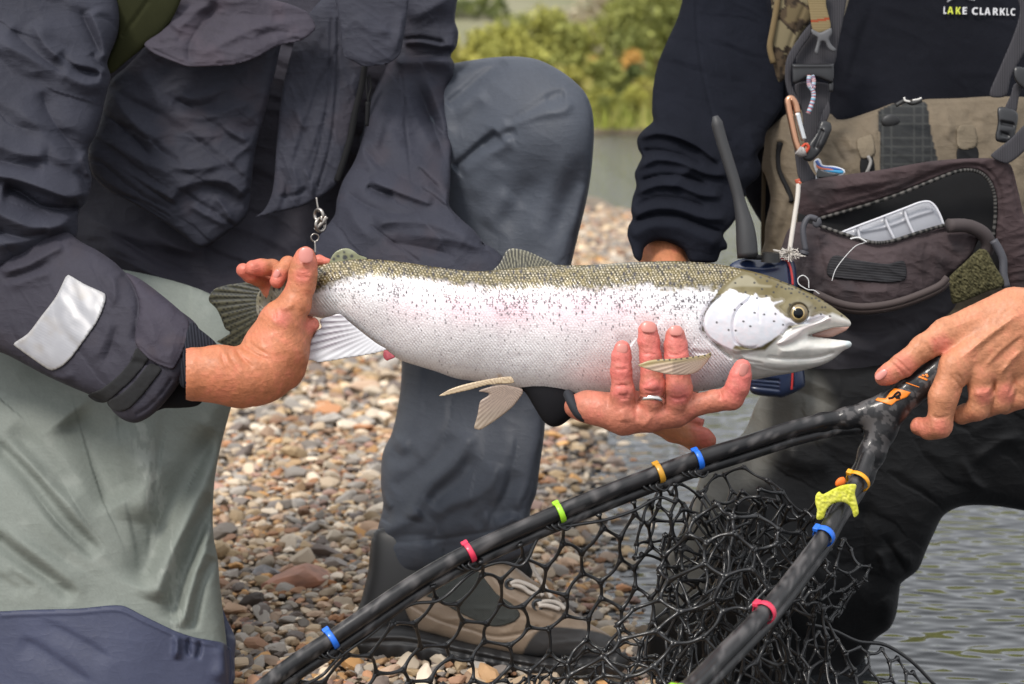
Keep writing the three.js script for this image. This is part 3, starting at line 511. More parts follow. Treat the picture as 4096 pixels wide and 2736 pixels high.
  const color = (x, y) => {
    const v = rowV(x, y), head = isHead(x, y), by = backY(x), n = fbm(x * 0.012, y * 0.012, 21, 4), nf = fbm(x * 0.06, y * 0.06, 22, 3);
    let c;
    if (head > 0.5) {
      const w = white(x, y, 30), olive = mix3([0.12, 0.09, 0.026], [0.18, 0.15, 0.075], clamp(0.5 + n)), silver = mix3([0.83, 0.8, 0.85], [0.76, 0.78, 0.84], clamp(0.5 + nf * 1.3));
      const jaw = mix3([0.6, 0.6, 0.56], [0.68, 0.66, 0.62], clamp(0.5 + nf)), below = sstep(-6, 10, y - lineAt([[2650, 1330], [2960, 1400], [3060, 1400], [3140, 1320], [3220, 1290], [3330, 1250], [3420, 1290]])(x));
      const upper = mix3(olive, [0.33, 0.31, 0.26], sstep(70, 20, Math.hypot(x - eyeSpot[0] - 10, (y - eyeSpot[1]) * 1.1)) * 0.9);
      c = mix3(mix3(upper, jaw, below), silver, sstep(-3, 4, w + nf * 5));
      const plateTop = inTop(x, y); if (plateTop > 0 && w < 0) c = mix3(c, [0.34, 0.31, 0.22], plateTop * 0.6);
      if (w > -12 && w < 3 && y < 1260 && y > 1180) c = mix3(c, [0.5, 0.45, 0.38], 0.2);
      const mx = maxilla(x, y, 20); if (mx > -3) c = mix3(c, [0.72, 0.66, 0.64], sstep(-3, 3, mx));
      const tip = Math.hypot(x - 3400, y - 1375); if (tip < 26) c = mix3(c, [0.42, 0.55, 0.58], sstep(26, 12, tip) * 0.6);
      for (const s of headSpots) { const d = Math.hypot(x - s[0], (y - s[1]) * 1.15); if (d < 8) c = mix3(c, [0.02, 0.018, 0.02], sstep(6.2, 3.2, d) * 0.93); }
      return c;
    }
    const [sh, si, sj] = scaleAt(x, y), sparkle = hash2(si, sj, 5);
    const wav = by + 16 * n + 7 * nf + (sparkle - 0.5) * 18;
    const back = sstep(wav + 24, wav - 20, y), tipBack = clamp((by - y) / Math.max(30, by - topY(x)));
    // back: sky glints painted as pale scale centres on an olive ground, darker along its lower border
    const ground = mix3([0.035, 0.028, 0.01], [0.13, 0.1, 0.03], clamp(0.5 + nf)), creamGlint = mix3([0.5, 0.41, 0.24], [0.6, 0.53, 0.4], sparkle);
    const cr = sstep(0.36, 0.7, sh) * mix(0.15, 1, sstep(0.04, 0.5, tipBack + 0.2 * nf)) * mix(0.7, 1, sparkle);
    let cb = mix3(ground, creamGlint, cr);
    const pinkBand = Math.exp(-(((y - by - 85) / 85) ** 2)) * sstep(1400, 1800, x) * sstep(2750, 2350, x), rose = clamp(pinkBand * (0.75 + 0.7 * n));
    let cs = mix3([0.86, 0.845, 0.86], [0.84, 0.62, 0.67], rose);
    cs = mix3(cs, [0.52, 0.47, 0.5], clamp(0.55 * fbm(x * 0.03, y * 0.05, 31, 3)) * 0.8); const scaleGap = 1 - sstep(0.05, 0.42, sh); cs = mix3(cs, [0.5, 0.43, 0.46], scaleGap * 0.5 * mix(0.3, 1.2, sparkle));
    c = mix3(cs, cb, back);
    const tailEnd = sstep(1500, 1280, x), p = back > 0.5 ? 0.62 : mix(0.8, 0.1, sstep(20, 330 - 100 * tailEnd, y - by));
    const s = spotHit(x, y, p, back > 0.5 ? 5.8 : mix(5.8, 3.8, sstep(0.25, 0.7, v)), back > 0.5); c = mix3(c, [0.025, 0.02, 0.028], s * mix(0.92, 0.75, sstep(0.3, 0.7, v)));
    if (sparkle > 0.7 && back < 0.5 && y - by < (90 + 70 * n) * (0.3 + sparkle * 0.7)) c = mix3(c, [0.1, 0.085, 0.095], sstep(0.55, 0.2, sh) * 0.85);
    const pale = sstep(1420, 1280, x) * sstep(1160, 1185, y) * sstep(1215, 1250, x); c = mix3(c, [0.72, 0.74, 0.73], pale * 0.75); if (x < 1230) c = mix3(c, spotHit(x, y, 0.8, 7) > 0.4 ? [0.02, 0.02, 0.02] : [0.2, 0.18, 0.12], sstep(1230, 1200, x) * 0.85);
    if (Math.hypot(x - 1995, (y - 1510) * 1.3) < 30) c = mix3(c, [0.5, 0.28, 0.08], 0.5 * sstep(30, 8, Math.hypot(x - 1995, (y - 1510) * 1.3)) * clamp(0.5 + nf * 2));
    return c;
  };
  const inTopP = inPoly(wM([700, 480], [820, 350], [960, 285], [1060, 320], [1120, 390], [1280, 410], [1260, 440], [1100, 430], [900, 430], [780, 450])); const inTop = (x, y) => sstep(-4, 8, inTopP(x, y, 20));
  const disp = (x, y) => {
    const head = isHead(x, y); let h = lines(x, y);
    h += 15 * sstep(-5, 9, opercle(x, y, 30)) * sstep(3180, 3000, x);
    const mx = maxilla(x, y, 20); h += 11 * sstep(-2, 14, mx);
    h += 14 * sstep(0, 40, lowerJaw(x, y, 60)) + 8 * sstep(0, 24, jawSkin(x, y, 40));
    const e = Math.hypot(x - eyeSpot[0], y - eyeSpot[1]); h += 7 * sstep(75, 46, e) - 16 * sstep(45, 36, e);
    if (head < 0.5) { const [s] = scaleAt(x, y); h += 2.2 * Math.sqrt(s) + 1.2 * fbm(x * 0.02, y * 0.02, 3); const hatch = Math.sin((x * 0.75 - y * 0.62) * 0.62), v = rowV(x, y); h += 1.1 * hatch * sstep(0.5, 0.66, v) * sstep(0.95, 0.85, v); }
    else h += 0.8 * fbm(x * 0.05, y * 0.05, 6);
    return h;
  };
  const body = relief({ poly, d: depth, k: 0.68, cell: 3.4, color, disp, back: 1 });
  troutAt = body.at;
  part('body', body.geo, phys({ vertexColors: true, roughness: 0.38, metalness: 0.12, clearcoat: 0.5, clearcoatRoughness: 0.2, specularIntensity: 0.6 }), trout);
  // the eye: gold iris, black pupil
  const eye = (r, lift, th, name, mat) => { const g = new THREE.SphereGeometry(1, 32, 20), c = W(eyeSpot[0], eyeSpot[1], body.at(eyeSpot[0] - 60, eyeSpot[1] - 20) - lift * 1.25 / FOCAL), s = r * 1.25 / FOCAL; g.scale(s, s, s * th); g.rotateX(-PITCH); g.rotateY(0.12); g.translate(c.x, c.y, c.z); return part(name, g, mat, trout); };
  eye(40, -26, 0.5, 'eye', phys({ color: [0.16, 0.12, 0.06], roughness: 0.3, clearcoat: 1, clearcoatRoughness: 0.04 })).userData.label = 'golden eye of the trout';
  eye(31, -19, 0.5, 'iris', phys({ color: [0.42, 0.31, 0.13], roughness: 0.3, clearcoat: 1, clearcoatRoughness: 0.04 }));
  eye(23.5, -13, 0.5, 'pupil', phys({ color: [0.004, 0.005, 0.007], roughness: 0.1, specularIntensity: 0.5 }));
  // mouth lining: the palate and tongue seen between the jaws
  part('mouth_lining', relief({ poly: wM([1600, 970], [1850, 920], [1990, 880], [2120, 880], [2175, 880], [2130, 935], [2060, 972], [1960, 1012], [1850, 1016], [1690, 1010]), d: 1.292, k: 0.35, cell: 5, color: (x, y) => mix3([0.3, 0.13, 0.1], [0.5, 0.3, 0.24], sstep(3230, 3340, x)) }).geo, phys({ vertexColors: true, roughness: 0.35, clearcoat: 0.4 }), trout, 'pink mouth lining');
  // fins: thin blades with rays
  const fin = (name, poly, d, root, ray, col, o = {}) => {
    const f = relief({ poly, d, cell: o.cell ?? 4.5, k: 0.25, cap: o.cap ?? 3.5, disp: (x, y) => { const a = Math.atan2(y - root[1], x - root[0]); return 1.5 * Math.sin(a * ray); }, color: (x, y) => { const a = Math.atan2(y - root[1], x - root[0]), r = Math.hypot(x - root[0], y - root[1]); return col(x, y, Math.sin(a * ray), r, a); } });
    return part(name, f.geo, phys({ vertexColors: true, roughness: 0.4, clearcoat: 0.4, clearcoatRoughness: 0.2, ...(o.thin ? { transmission: 0.25, thickness: 0 } : {}) }), trout, o.label);
  };
  const [dr] = wL([520, 700]);
  fin('dorsal_fin', wL([190, 320], [280, 220], [330, 130], [370, 60], [420, 40], [500, 45], [600, 70], [700, 110], [800, 160], [870, 190], [935, 240], [800, 290], [400, 320]), 1.301, dr, 92, (x, y, s, r) => { const n = fbm(x * 0.05, y * 0.09, 4); let c = mix3([0.035, 0.033, 0.022], [0.3, 0.28, 0.2], sstep(-0.1, 0.9, s + 0.7 * n)); return n > 0.18 ? mix3(c, [0.03, 0.03, 0.03], 0.5) : c; });
  fin('adipose_fin', wK([400, 215], [430, 130], [470, 80], [540, 45], [620, 40], [690, 75], [740, 115], [840, 158], [760, 230], [520, 260]), 1.312, [1420, 1200], 0, (x, y) => { let c = mix3([0.13, 0.13, 0.055], [0.25, 0.26, 0.16], clamp(0.5 + fbm(x * 0.04, y * 0.04, 2))); for (const [a, b, r] of [[570, 85, 5], [580, 145, 10], [660, 130, 7], [500, 130, 6], [450, 165, 6], [640, 185, 6]]) { const p = wK([a, b])[0]; c = mix3(c, [0.02, 0.02, 0.02], sstep(r + 2, r - 2, Math.hypot(x - p[0], y - p[1]))); } return c; });
  fin('anal_fin', wK([300, 860], [400, 830], [520, 800], [640, 900], [800, 1030], [960, 1150], [1060, 1210], [1000, 1238], [850, 1272], [600, 1312], [400, 1347], [255, 1362], [228, 1345], [130, 1332], [85, 1305], [80, 1290], [150, 1200], [160, 1160], [200, 1080], [250, 1000], [312, 950], [290, 900]), (x, y) => 1.3 + 0.00002 * (1500 - x), [1640, 1270], 90, (x, y, s, r, a) => { const t = sstep(1500, 1330, x); return mix3([0.62, 0.62, 0.65], mix3([0.52, 0.51, 0.54], [0.2, 0.17, 0.2], sstep(0.0, 0.9, s + 0.4 * fbm(x * 0.03, y * 0.03, 1))), t * sstep(1425, 1380, y - (1300 - x) * 0.1)); });
  fin('vent', wK([1030, 1230], [1070, 1222], [1110, 1255], [1165, 1300], [1100, 1332], [1070, 1346], [1030, 1310]), 1.297, [0, 0], 0, (x, y) => mix3([0.26, 0.02, 0.035], [0.42, 0.08, 0.1], clamp(0.5 + fbm(x * 0.1, y * 0.1, 2))), { label: 'dark red vent' });
  const pel = (x, y, s) => { const t = sstep(1600, 1720, y); return mix3(mix3([0.42, 0.32, 0.25], [0.24, 0.17, 0.14], sstep(-0.2, 0.9, s)), mix3([0.5, 0.4, 0.3], [0.36, 0.27, 0.19], sstep(-0.2, 0.9, s)), t); };
  fin('pelvic_fin', wF([1025, 1260], [1100, 1215], [1200, 1180], [1330, 1150], [1450, 1128], [1560, 1120], [1580, 1165], [1400, 1178], [1250, 1217], [1120, 1247], [1040, 1264]), 1.262, [2060, 1490], 110, (x, y, s) => mix3([0.5, 0.39, 0.25], [0.36, 0.26, 0.17], sstep(-0.2, 0.8, s)));
  fin('pelvic_fin', wF([1320, 1225], [1400, 1242], [1385, 1262], [1330, 1300], [1310, 1400], [1290, 1470], [1285, 1500], [1330, 1510], [1400, 1470], [1500, 1400], [1580, 1330], [1645, 1240], [1640, 1210], [1500, 1180], [1400, 1195]), 1.285, [2120, 1490], 110, pel, { thin: 1 });
  fin('pectoral_fin', wN([860, 600], [900, 580], [980, 550], [1080, 535], [1200, 530], [1350, 520], [1500, 500], [1640, 478], [1690, 455], [1700, 490], [1670, 530], [1640, 580], [1560, 660], [1480, 700], [1380, 712], [1200, 705], [1100, 682], [1000, 657], [900, 622]), (x, y) => 1.216 + 0.00016 * Math.max(0, x - 2690), [2880, 1412], 84, (x, y, s) => { const edge = lineAt([[2550, 1462], [2630, 1437], [2720, 1432], [2840, 1414]])(x), t = sstep(4, 30, y - edge); let c = mix3([0.34, 0.26, 0.12], mix3([0.46, 0.34, 0.25], [0.3, 0.21, 0.16], sstep(0.1, 0.9, s)), t); const dot = Math.abs(((x / 23) % 1) - 0.5) < 0.17 && y - edge > 0 && y - edge < 7 && x > 2620; if (dot) c = [0.03, 0.025, 0.02]; return c; }, { cell: 3.6 });
  fin('tail_fin', wO([800, 470], [730, 405], [600, 395], [450, 410], [330, 430], [230, 470], [190, 560], [260, 640], [300, 720], [340, 820], [385, 850], [300, 910], [262, 932], [340, 965], [450, 975], [560, 930], [660, 840], [760, 720], [830, 640]), (x, y) => 1.352 + 0.00012 * (1110 - x), [1180, 1190], 70, (x, y, s, r, a) => { const q = spotTail(r, a); return mix3(mix3([0.035, 0.034, 0.022], [0.07, 0.065, 0.04], sstep(-0.4, 0.6, s)), [0.006, 0.006, 0.006], q); });  // tail colours kept very dark: the shade of the torso is painted in
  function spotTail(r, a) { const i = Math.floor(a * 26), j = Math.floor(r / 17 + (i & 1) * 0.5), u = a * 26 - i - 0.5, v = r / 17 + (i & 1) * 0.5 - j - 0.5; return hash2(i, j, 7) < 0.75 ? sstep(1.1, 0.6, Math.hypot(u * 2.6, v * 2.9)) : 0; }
}
// ---------- materials of cloth and skin ----------
const cloth = (base, vary = 0.16, s = 1, tint = null) => (x, y) => { const n = fbm(x * 0.006 + s * 7, y * 0.006, s, 4), f = hash2(Math.round(x), Math.round(y), s) - 0.5, k = 1 + vary * n + 0.10 * f; let c = [base[0] * k, base[1] * k, base[2] * k]; return tint ? mix3(c, tint, sstep(0.1, 0.6, fbm(x * 0.008, y * 0.008, s + 40, 3)) * 0.55) : c; };
const wrinkle = (amp, sc, s, ang = 0) => (x, y) => { const c = Math.cos(ang), q = Math.sin(ang), u = (x * c + y * q) * sc, v = (-x * q + y * c) * sc * 2.2, wx = u + 0.6 * fbm(u * 0.7, v * 0.7, s + 3, 2), r = 1 - Math.abs(vnoise(wx, v, s)); const r2 = 1 - Math.abs(vnoise(wx * 2.1 + 9, v * 1.9, s + 5)); return amp * (r * r * 1.2 + 0.4 * r2 * r2 - 0.75); };
// drawn folds running one way: slow rise, quick fall, only here and there
const creases = (amp, len, ang, s) => { const c = Math.cos(ang), q = Math.sin(ang); return (x, y) => { const u = (x * c + y * q) / len + 0.7 * fbm(x * 0.0022, y * 0.0022, s, 2) + 0.12 * fbm(x * 0.012, y * 0.012, s + 1, 2), w = u - Math.floor(u), p = w < 0.72 ? w / 0.72 : (1 - w) / 0.28, m = sstep(-0.25, 0.35, fbm(x * 0.0035 + 7, y * 0.0035, s + Math.floor(u) * 13, 2)); return amp * (p * p * (3 - 2 * p) - 0.4) * m; }; };
const both = (...f) => (x, y) => { let h = 0; for (const g of f) h += g(x, y); return h; };
const weave = (() => { const n = 128, px = new Uint8Array(n * n * 4); for (let j = 0; j < n; j++) for (let i = 0; i < n; i++) { const a = 0.5 + 0.25 * Math.sin(i * Math.PI / 2) * Math.cos(j * Math.PI / 2) + 0.5 * (hash2(i, j, 9) - 0.5) + 0.3 * fbm(i / 16, j / 16, 3, 2), v = clamp(a) * 255; px.set([v, v, v, 255], (j * n + i) * 4); } const t = new THREE.DataTexture(px, n, n); t.wrapS = t.wrapT = THREE.RepeatWrapping; t.repeat.set(1 / 0.05, 1 / 0.05); t.magFilter = THREE.LinearFilter; t.needsUpdate = true; return t; })();
const crinkle = (() => { // fine creases of thin cloth, tiled
  const n = 512, px = new Uint8Array(n * n * 4), pn = (x, y, p, s) => { const i = Math.floor(x), j = Math.floor(y), u = x - i, v = y - j, a = u * u * (3 - 2 * u), b = v * v * (3 - 2 * v), h = (q, r) => hash2(((q % p) + p) % p, ((r % p) + p) % p, s); return mix(mix(h(i, j), h(i + 1, j), a), mix(h(i, j + 1), h(i + 1, j + 1), a), b) * 2 - 1; };
  for (let j = 0; j < n; j++) for (let i = 0; i < n; i++) { let v = 0; const wx = i / n + 0.02 * pn(i / n * 6, j / n * 6, 6, 3), wy = j / n + 0.02 * pn(i / n * 6, j / n * 6, 6, 4); for (const [f, a] of [[7, 0.42], [15, 0.3], [33, 0.18]]) v += a * Math.pow(1 - Math.abs(pn(wx * f, wy * f * 1, f, f)), 3); v += 0.14 * hash2(i, j, 77); const q = clamp(v) * 255; px.set([q, q, q, 255], (j * n + i) * 4); }
  const t = new THREE.DataTexture(px, n, n); t.wrapS = t.wrapT = THREE.RepeatWrapping; t.repeat.set(1 / 0.21, 1 / 0.13); t.magFilter = THREE.LinearFilter; t.needsUpdate = true; return t; })();
const jacketMat = phys({ vertexColors: true, roughness: 0.7, specularIntensity: 0.3, sheen: 0.08, sheenRoughness: 0.5, sheenColor: [0.5, 0.48, 0.55], bumpMap: crinkle, bumpScale: 0.0008 });
const waderMat = phys({ vertexColors: true, roughness: 0.62, specularIntensity: 0.4, bumpMap: crinkle, bumpScale: 0.0005 });
const navyMat = phys({ vertexColors: true, roughness: 0.55, specularIntensity: 0.5, bumpMap: crinkle, bumpScale: 0.0004 });
const blackMat = phys({ color: [0.008, 0.008, 0.009], roughness: 0.7, specularIntensity: 0.3 });
const JK = [0.03, 0.031, 0.043], JKT = [0.04, 0.034, 0.043];
const skinGrain = crinkle.clone(); skinGrain.repeat.set(1 / 0.045, 1 / 0.032); skinGrain.needsUpdate = true;
const skinMat = phys({ vertexColors: true, roughness: 0.5, specularIntensity: 0.6, clearcoat: 0.12, clearcoatRoughness: 0.3, bumpMap: skinGrain, bumpScale: 0.0003 });
const nailMat = phys({ color: [0.54, 0.2, 0.165], roughness: 0.34, clearcoat: 0.25, clearcoatRoughness: 0.2 });
// skin: reddened towards given points, mottled, with darker hair-fine freckles
const skinTone = (base, red, reds) => (x, y, z) => { let t = 0; for (const [rx, ry, R] of reds) t = Math.max(t, sstep(R, R * 0.25, Math.hypot(x - rx, y - ry))); const n = fbm(x * 0.03 + z * 0.02, y * 0.03, 3, 4), f = vnoise(x * 0.16, y * 0.16 + z * 0.1, 8); let c = mix3(base, red, clamp(t + 0.6 * n)); const pore = hash2(Math.round(x * 0.5), Math.round(y * 0.5), 4) - 0.5, k = 1 + 0.2 * n + 0.1 * f + 0.16 * pore; return [c[0] * k, c[1] * k, c[2] * k]; };
// a fingernail: a thin curved plate, its centre, half sizes (photograph pixels), turn in the picture, tilt about the upright and cross axis
function nail(parent, x, y, d, a, b, turn, yaw = 0, tip = 0) {
  const g = new THREE.SphereGeometry(1, 20, 14), s = d / FOCAL, p = g.attributes.position; for (let i = 0; i < p.count; i++) { let X = p.getX(i), Y = p.getY(i), Z = p.getZ(i); const q = (t) => Math.sign(t) * Math.pow(Math.abs(t), 0.75); X = q(X); Y = q(Y); p.setXYZ(i, X, Y, Z * 0.14 - 0.3 * X * X - 0.08 * Y * Y); }
  g.scale(a * s, b * s, a * s * 0.8); g.rotateX(tip); g.rotateY(yaw); g.rotateZ(-turn); g.rotateX(-PITCH); g.computeVertexNormals(); const c = W(x, y, d); g.translate(c.x, c.y, c.z); return part('fingernail', g, nailMat, parent);
}

// ---------- the first angler ----------
const angler = thing('person', 'kneeling person in plum grey jacket and waders gripping the trout by its tail', 'person', W(700, 2736, 1.5).setY(0));
// torso and its layers
const torso = relief({ fs: 1.8, ww: 1.4, cell: 9, k: 0.3, cap: 260, d: [[100, -300, 1.66], [900, -300, 1.65], [1700, -300, 1.65], [300, 700, 1.645], [900, 700, 1.63], [1400, 700, 1.635], [900, 1150, 1.585], [500, 1080, 1.585], [1250, 1080, 1.59]], poly: wS([100, -420], [900, -500], [1750, -420], [1700, 200], [1560, 600], [1420, 850], [1420, 1130], [1200, 1250], [800, 1300], [420, 1200], [220, 950], [220, 500]),
  folds: [[16, 26, 16, wA([480, 1330], [700, 1440], [1000, 1530], [1300, 1600])], [14, 22, 22, wD([520, 20], [760, 180], [1000, 330], [1250, 400])], [-14, 18, 18, wD([700, 40], [950, 200], [1200, 300])], [12, 22, 14, wD([900, 0], [1100, 130], [1300, 180])], [10, 20, 20, wD([1000, 480], [1200, 480], [1350, 440])]], disp: both(wrinkle(4, 0.008, 3, 0.4), creases(16, 110, 2.0, 205)), color: cloth([0.036, 0.034, 0.045], 0.2, 2) });
const jacket = part('jacket', torso.geo, jacketMat, angler);
const pouch = relief({ fs: 1.4, ww: 1.3, cell: 6, k: 0.42, cap: 90, back: 0.3, d: (x, y) => 1.548 - 0.00002 * (y - 500) * (y > 500 ? 1 : 0.4) , poly: wA([1000, 120], [900, 300], [790, 420], [695, 505], [655, 640], [620, 780], [560, 900], [556, 1010], [590, 1110], [680, 1190], [860, 1290], [1040, 1400], [1150, 1480], [1250, 1552], [1340, 1520], [1440, 1445], [1500, 1405], [1555, 1330], [1575, 1180], [1600, 950], [1650, 750], [1700, 560], [1745, 360], [1770, 150], [1500, 60]),
  folds: [[20, 34, 20, wA([690, 560], [760, 680], [860, 800], [990, 920]), 0.6], [-16, 18, 18, wA([720, 760], [850, 880], [960, 1000])], [15, 26, 18, wA([640, 860], [800, 960], [1000, 1060], [1150, 1120])], [12, 20, 14, wA([1080, 560], [1190, 620], [1330, 590], [1480, 520])], [-12, 14, 14, wA([1060, 600], [1200, 670], [1380, 640])], [9, 16, 12, wA([1100, 720], [1280, 740], [1450, 690], [1590, 640])], [8, 14, 10, wA([1090, 850], [1250, 860], [1420, 830])], [9, 14, 12, wA([1400, 790], [1480, 850], [1570, 880])], [-12, 12, 16, wA([1480, 760], [1560, 800], [1620, 770])],
    [30, 90, 15, wA([1060, 1270], [1120, 1190], [1220, 1145], [1330, 1130], [1450, 1150], [1540, 1230]), 0.25], [12, 15, 10, wA([1180, 1280], [1290, 1350], [1440, 1420])], [12, 12, 10, wA([1340, 1220], [1410, 1310], [1465, 1415])], [-8, 7, 7, wA([1430, 1380], [1450, 1400], [1470, 1425])], [14, 22, 12, wA([1000, 1010], [1150, 1060], [1300, 1050], [1500, 1000])], [8, 14, 10, wA([1420, 1060], [1500, 960], [1590, 900])],
    [-7, 6, 6, wA([1545, 1320], [1560, 1150], [1590, 950], [1640, 750], [1690, 560], [1740, 330]), 0.1], [-6, 5, 5, wA([580, 1080], [700, 1180], [880, 1275], [1060, 1385]), 0.2], [-6, 5, 5, wA([720, 1210], [900, 1270], [1080, 1370]), 0.4], [14, 26, 26, wA([850, 380], [950, 560], [1080, 700])]], disp: both(wrinkle(4, 0.013, 7, -0.5), creases(13, 95, 2.2, 204)), color: cloth(JK, 0.2, 4, JKT) });
part('pocket', pouch.geo, jacketMat, jacket);
const placket = relief({ fs: 1.4, ww: 1.1, cell: 6, k: 0.3, cap: 40, back: 0.3, d: (x, y) => 1.552 - 0.00003 * Math.max(0, y - 300), poly: wA([1960, 60], [2100, -60], [2330, -60], [2330, 300], [2250, 560], [2215, 760], [2175, 950], [2125, 1140], [2030, 1230], [1900, 1292], [1740, 1330], [1595, 1362], [1650, 1325], [1700, 1230], [1720, 1120], [1735, 900], [1765, 600], [1800, 430], [1850, 260]),
  folds: [[-8, 5, 5, wA([2120, 100], [2115, 500], [2090, 800], [2060, 960], [1990, 1180]), 0.1], [-6, 5, 5, wA([2080, 100], [2060, 600], [2010, 900], [1940, 1150]), 0.1], [10, 16, 12, wA([1840, 640], [1880, 760], [1930, 820])], [9, 14, 14, wA([1820, 1000], [1860, 1150], [1840, 1270])], [-8, 10, 10, wA([1760, 1050], [1800, 1180], [1780, 1300])], [8, 10, 10, wA([1900, 1050], [1950, 1150], [1940, 1230])], [-9, 8, 8, wA([1740, 1235], [1850, 1225], [1950, 1170])]], disp: both(wrinkle(4, 0.014, 9, 1.2), creases(8, 70, 0.3, 206)), color: cloth(JK, 0.2, 5, JKT) });
part('placket', placket.geo, jacketMat, jacket);
part('pocket_flap', relief({ cell: 6, k: 0.3, cap: 30, back: 0.3, d: (x, y) => 1.512 - 0.00012 * (y - 60) * (y > 60 ? 1 : 0) + 0.00003 * Math.max(0, x - 1000), poly: wA([1130, -60], [1090, 90], [1020, 190], [905, 275], [960, 335], [1080, 385], [1190, 420], [1330, 415], [1470, 405], [1600, 365], [1740, 290], [1895, 250], [1978, 180], [1960, 120], [1920, 70], [1800, 20], [1600, -30], [1400, -80]),
  folds: [[22, 30, 24, wA([1080, 200], [1180, 120], [1300, 20], [1350, -50]), 0.5], [-20, 20, 20, wA([1190, 400], [1190, 280], [1260, 160], [1380, 20]), 0.5], [14, 24, 18, wA([1230, 360], [1420, 260], [1600, 180], [1850, 130])], [-10, 14, 14, wA([1600, 230], [1720, 200], [1830, 210]), 0.6], [-6, 5, 5, wA([940, 300], [1100, 375], [1190, 405], [1330, 400], [1470, 390], [1590, 350], [1730, 278], [1885, 238]), 0.1], [12, 16, 14, wA([1000, 260], [1060, 230], [1120, 250])]], disp: wrinkle(5, 0.012, 11, 0.2), color: cloth([0.042, 0.037, 0.049], 0.2, 6, [0.06, 0.047, 0.06]) }).geo, jacketMat, jacket);
const flap2 = relief({ cell: 6, k: 0.25, cap: 26, back: 0.3, d: (x, y) => 1.5 - 0.00003 * y, poly: wB([50, -80], [70, 20], [95, 160], [118, 350], [180, 385], [245, 416], [320, 412], [390, 400], [440, 370], [472, 335], [490, 250], [510, 130], [522, 20], [525, -80]), folds: [[-6, 5, 5, wB([100, 160], [125, 345], [245, 402], [385, 388], [458, 330], [476, 250]), 0.1], [12, 20, 12, wB([440, 330], [470, 200], [490, 60])], [10, 30, 20, wB([180, 100], [300, 200], [420, 200])]], disp: wrinkle(4, 0.011, 12, 0.6), color: cloth(JK, 0.18, 8) });
part('pocket_flap', flap2.geo, jacketMat, jacket);
// zip between placket and far sleeve, with its pull
part('zip', tube(wB([250, 415], [225, 560], [190, 700], [160, 860], [120, 1000], [75, 1135]).map((p) => [...p, 1.535]), 0.0035, { flat: 0.5, sides: 6 }), blackMat, jacket);
{ const z = new THREE.Group(); const pts = wB([275, 470], [290, 540], [275, 600], [270, 640]).map((p) => [...p, 1.505]); part('zip_pull', mergeGeometries([tube(pts, 0.0012, { sides: 6 }), tube(wB([265, 480], [262, 560], [270, 640]).map((p) => [...p, 1.505]), 0.001, { sides: 6 }), tube(wB([270, 640], [266, 720], [262, 790]).map((p) => [...p, 1.503]), (t) => 0.0026 - 0.0008 * t, { sides: 8 })]), blackMat, jacket); }
// pack strap over the shoulder, olive
const oliveStrap = relief({ cell: 8, k: 0.3, cap: 24, back: 0.3, d: (x, y) => 1.5 + 0.00006 * y, poly: wA([700, -80], [820, -80], [1000, -80], [1140, -60], [1100, 80], [1020, 200], [900, 300], [800, 380], [700, 460], [660, 440], [680, 360], [740, 200]), folds: [[-8, 6, 6, wA([930, 0], [860, 100], [760, 230]), 0.2]], color: cloth([0.028, 0.03, 0.012], 0.25, 13) });
lone('shoulder_strap', oliveStrap.geo, phys({ specularIntensity: 0.3, vertexColors: true, roughness: 0.9 }), 'olive green pack strap across the plum grey jacket shoulder', 'strap');
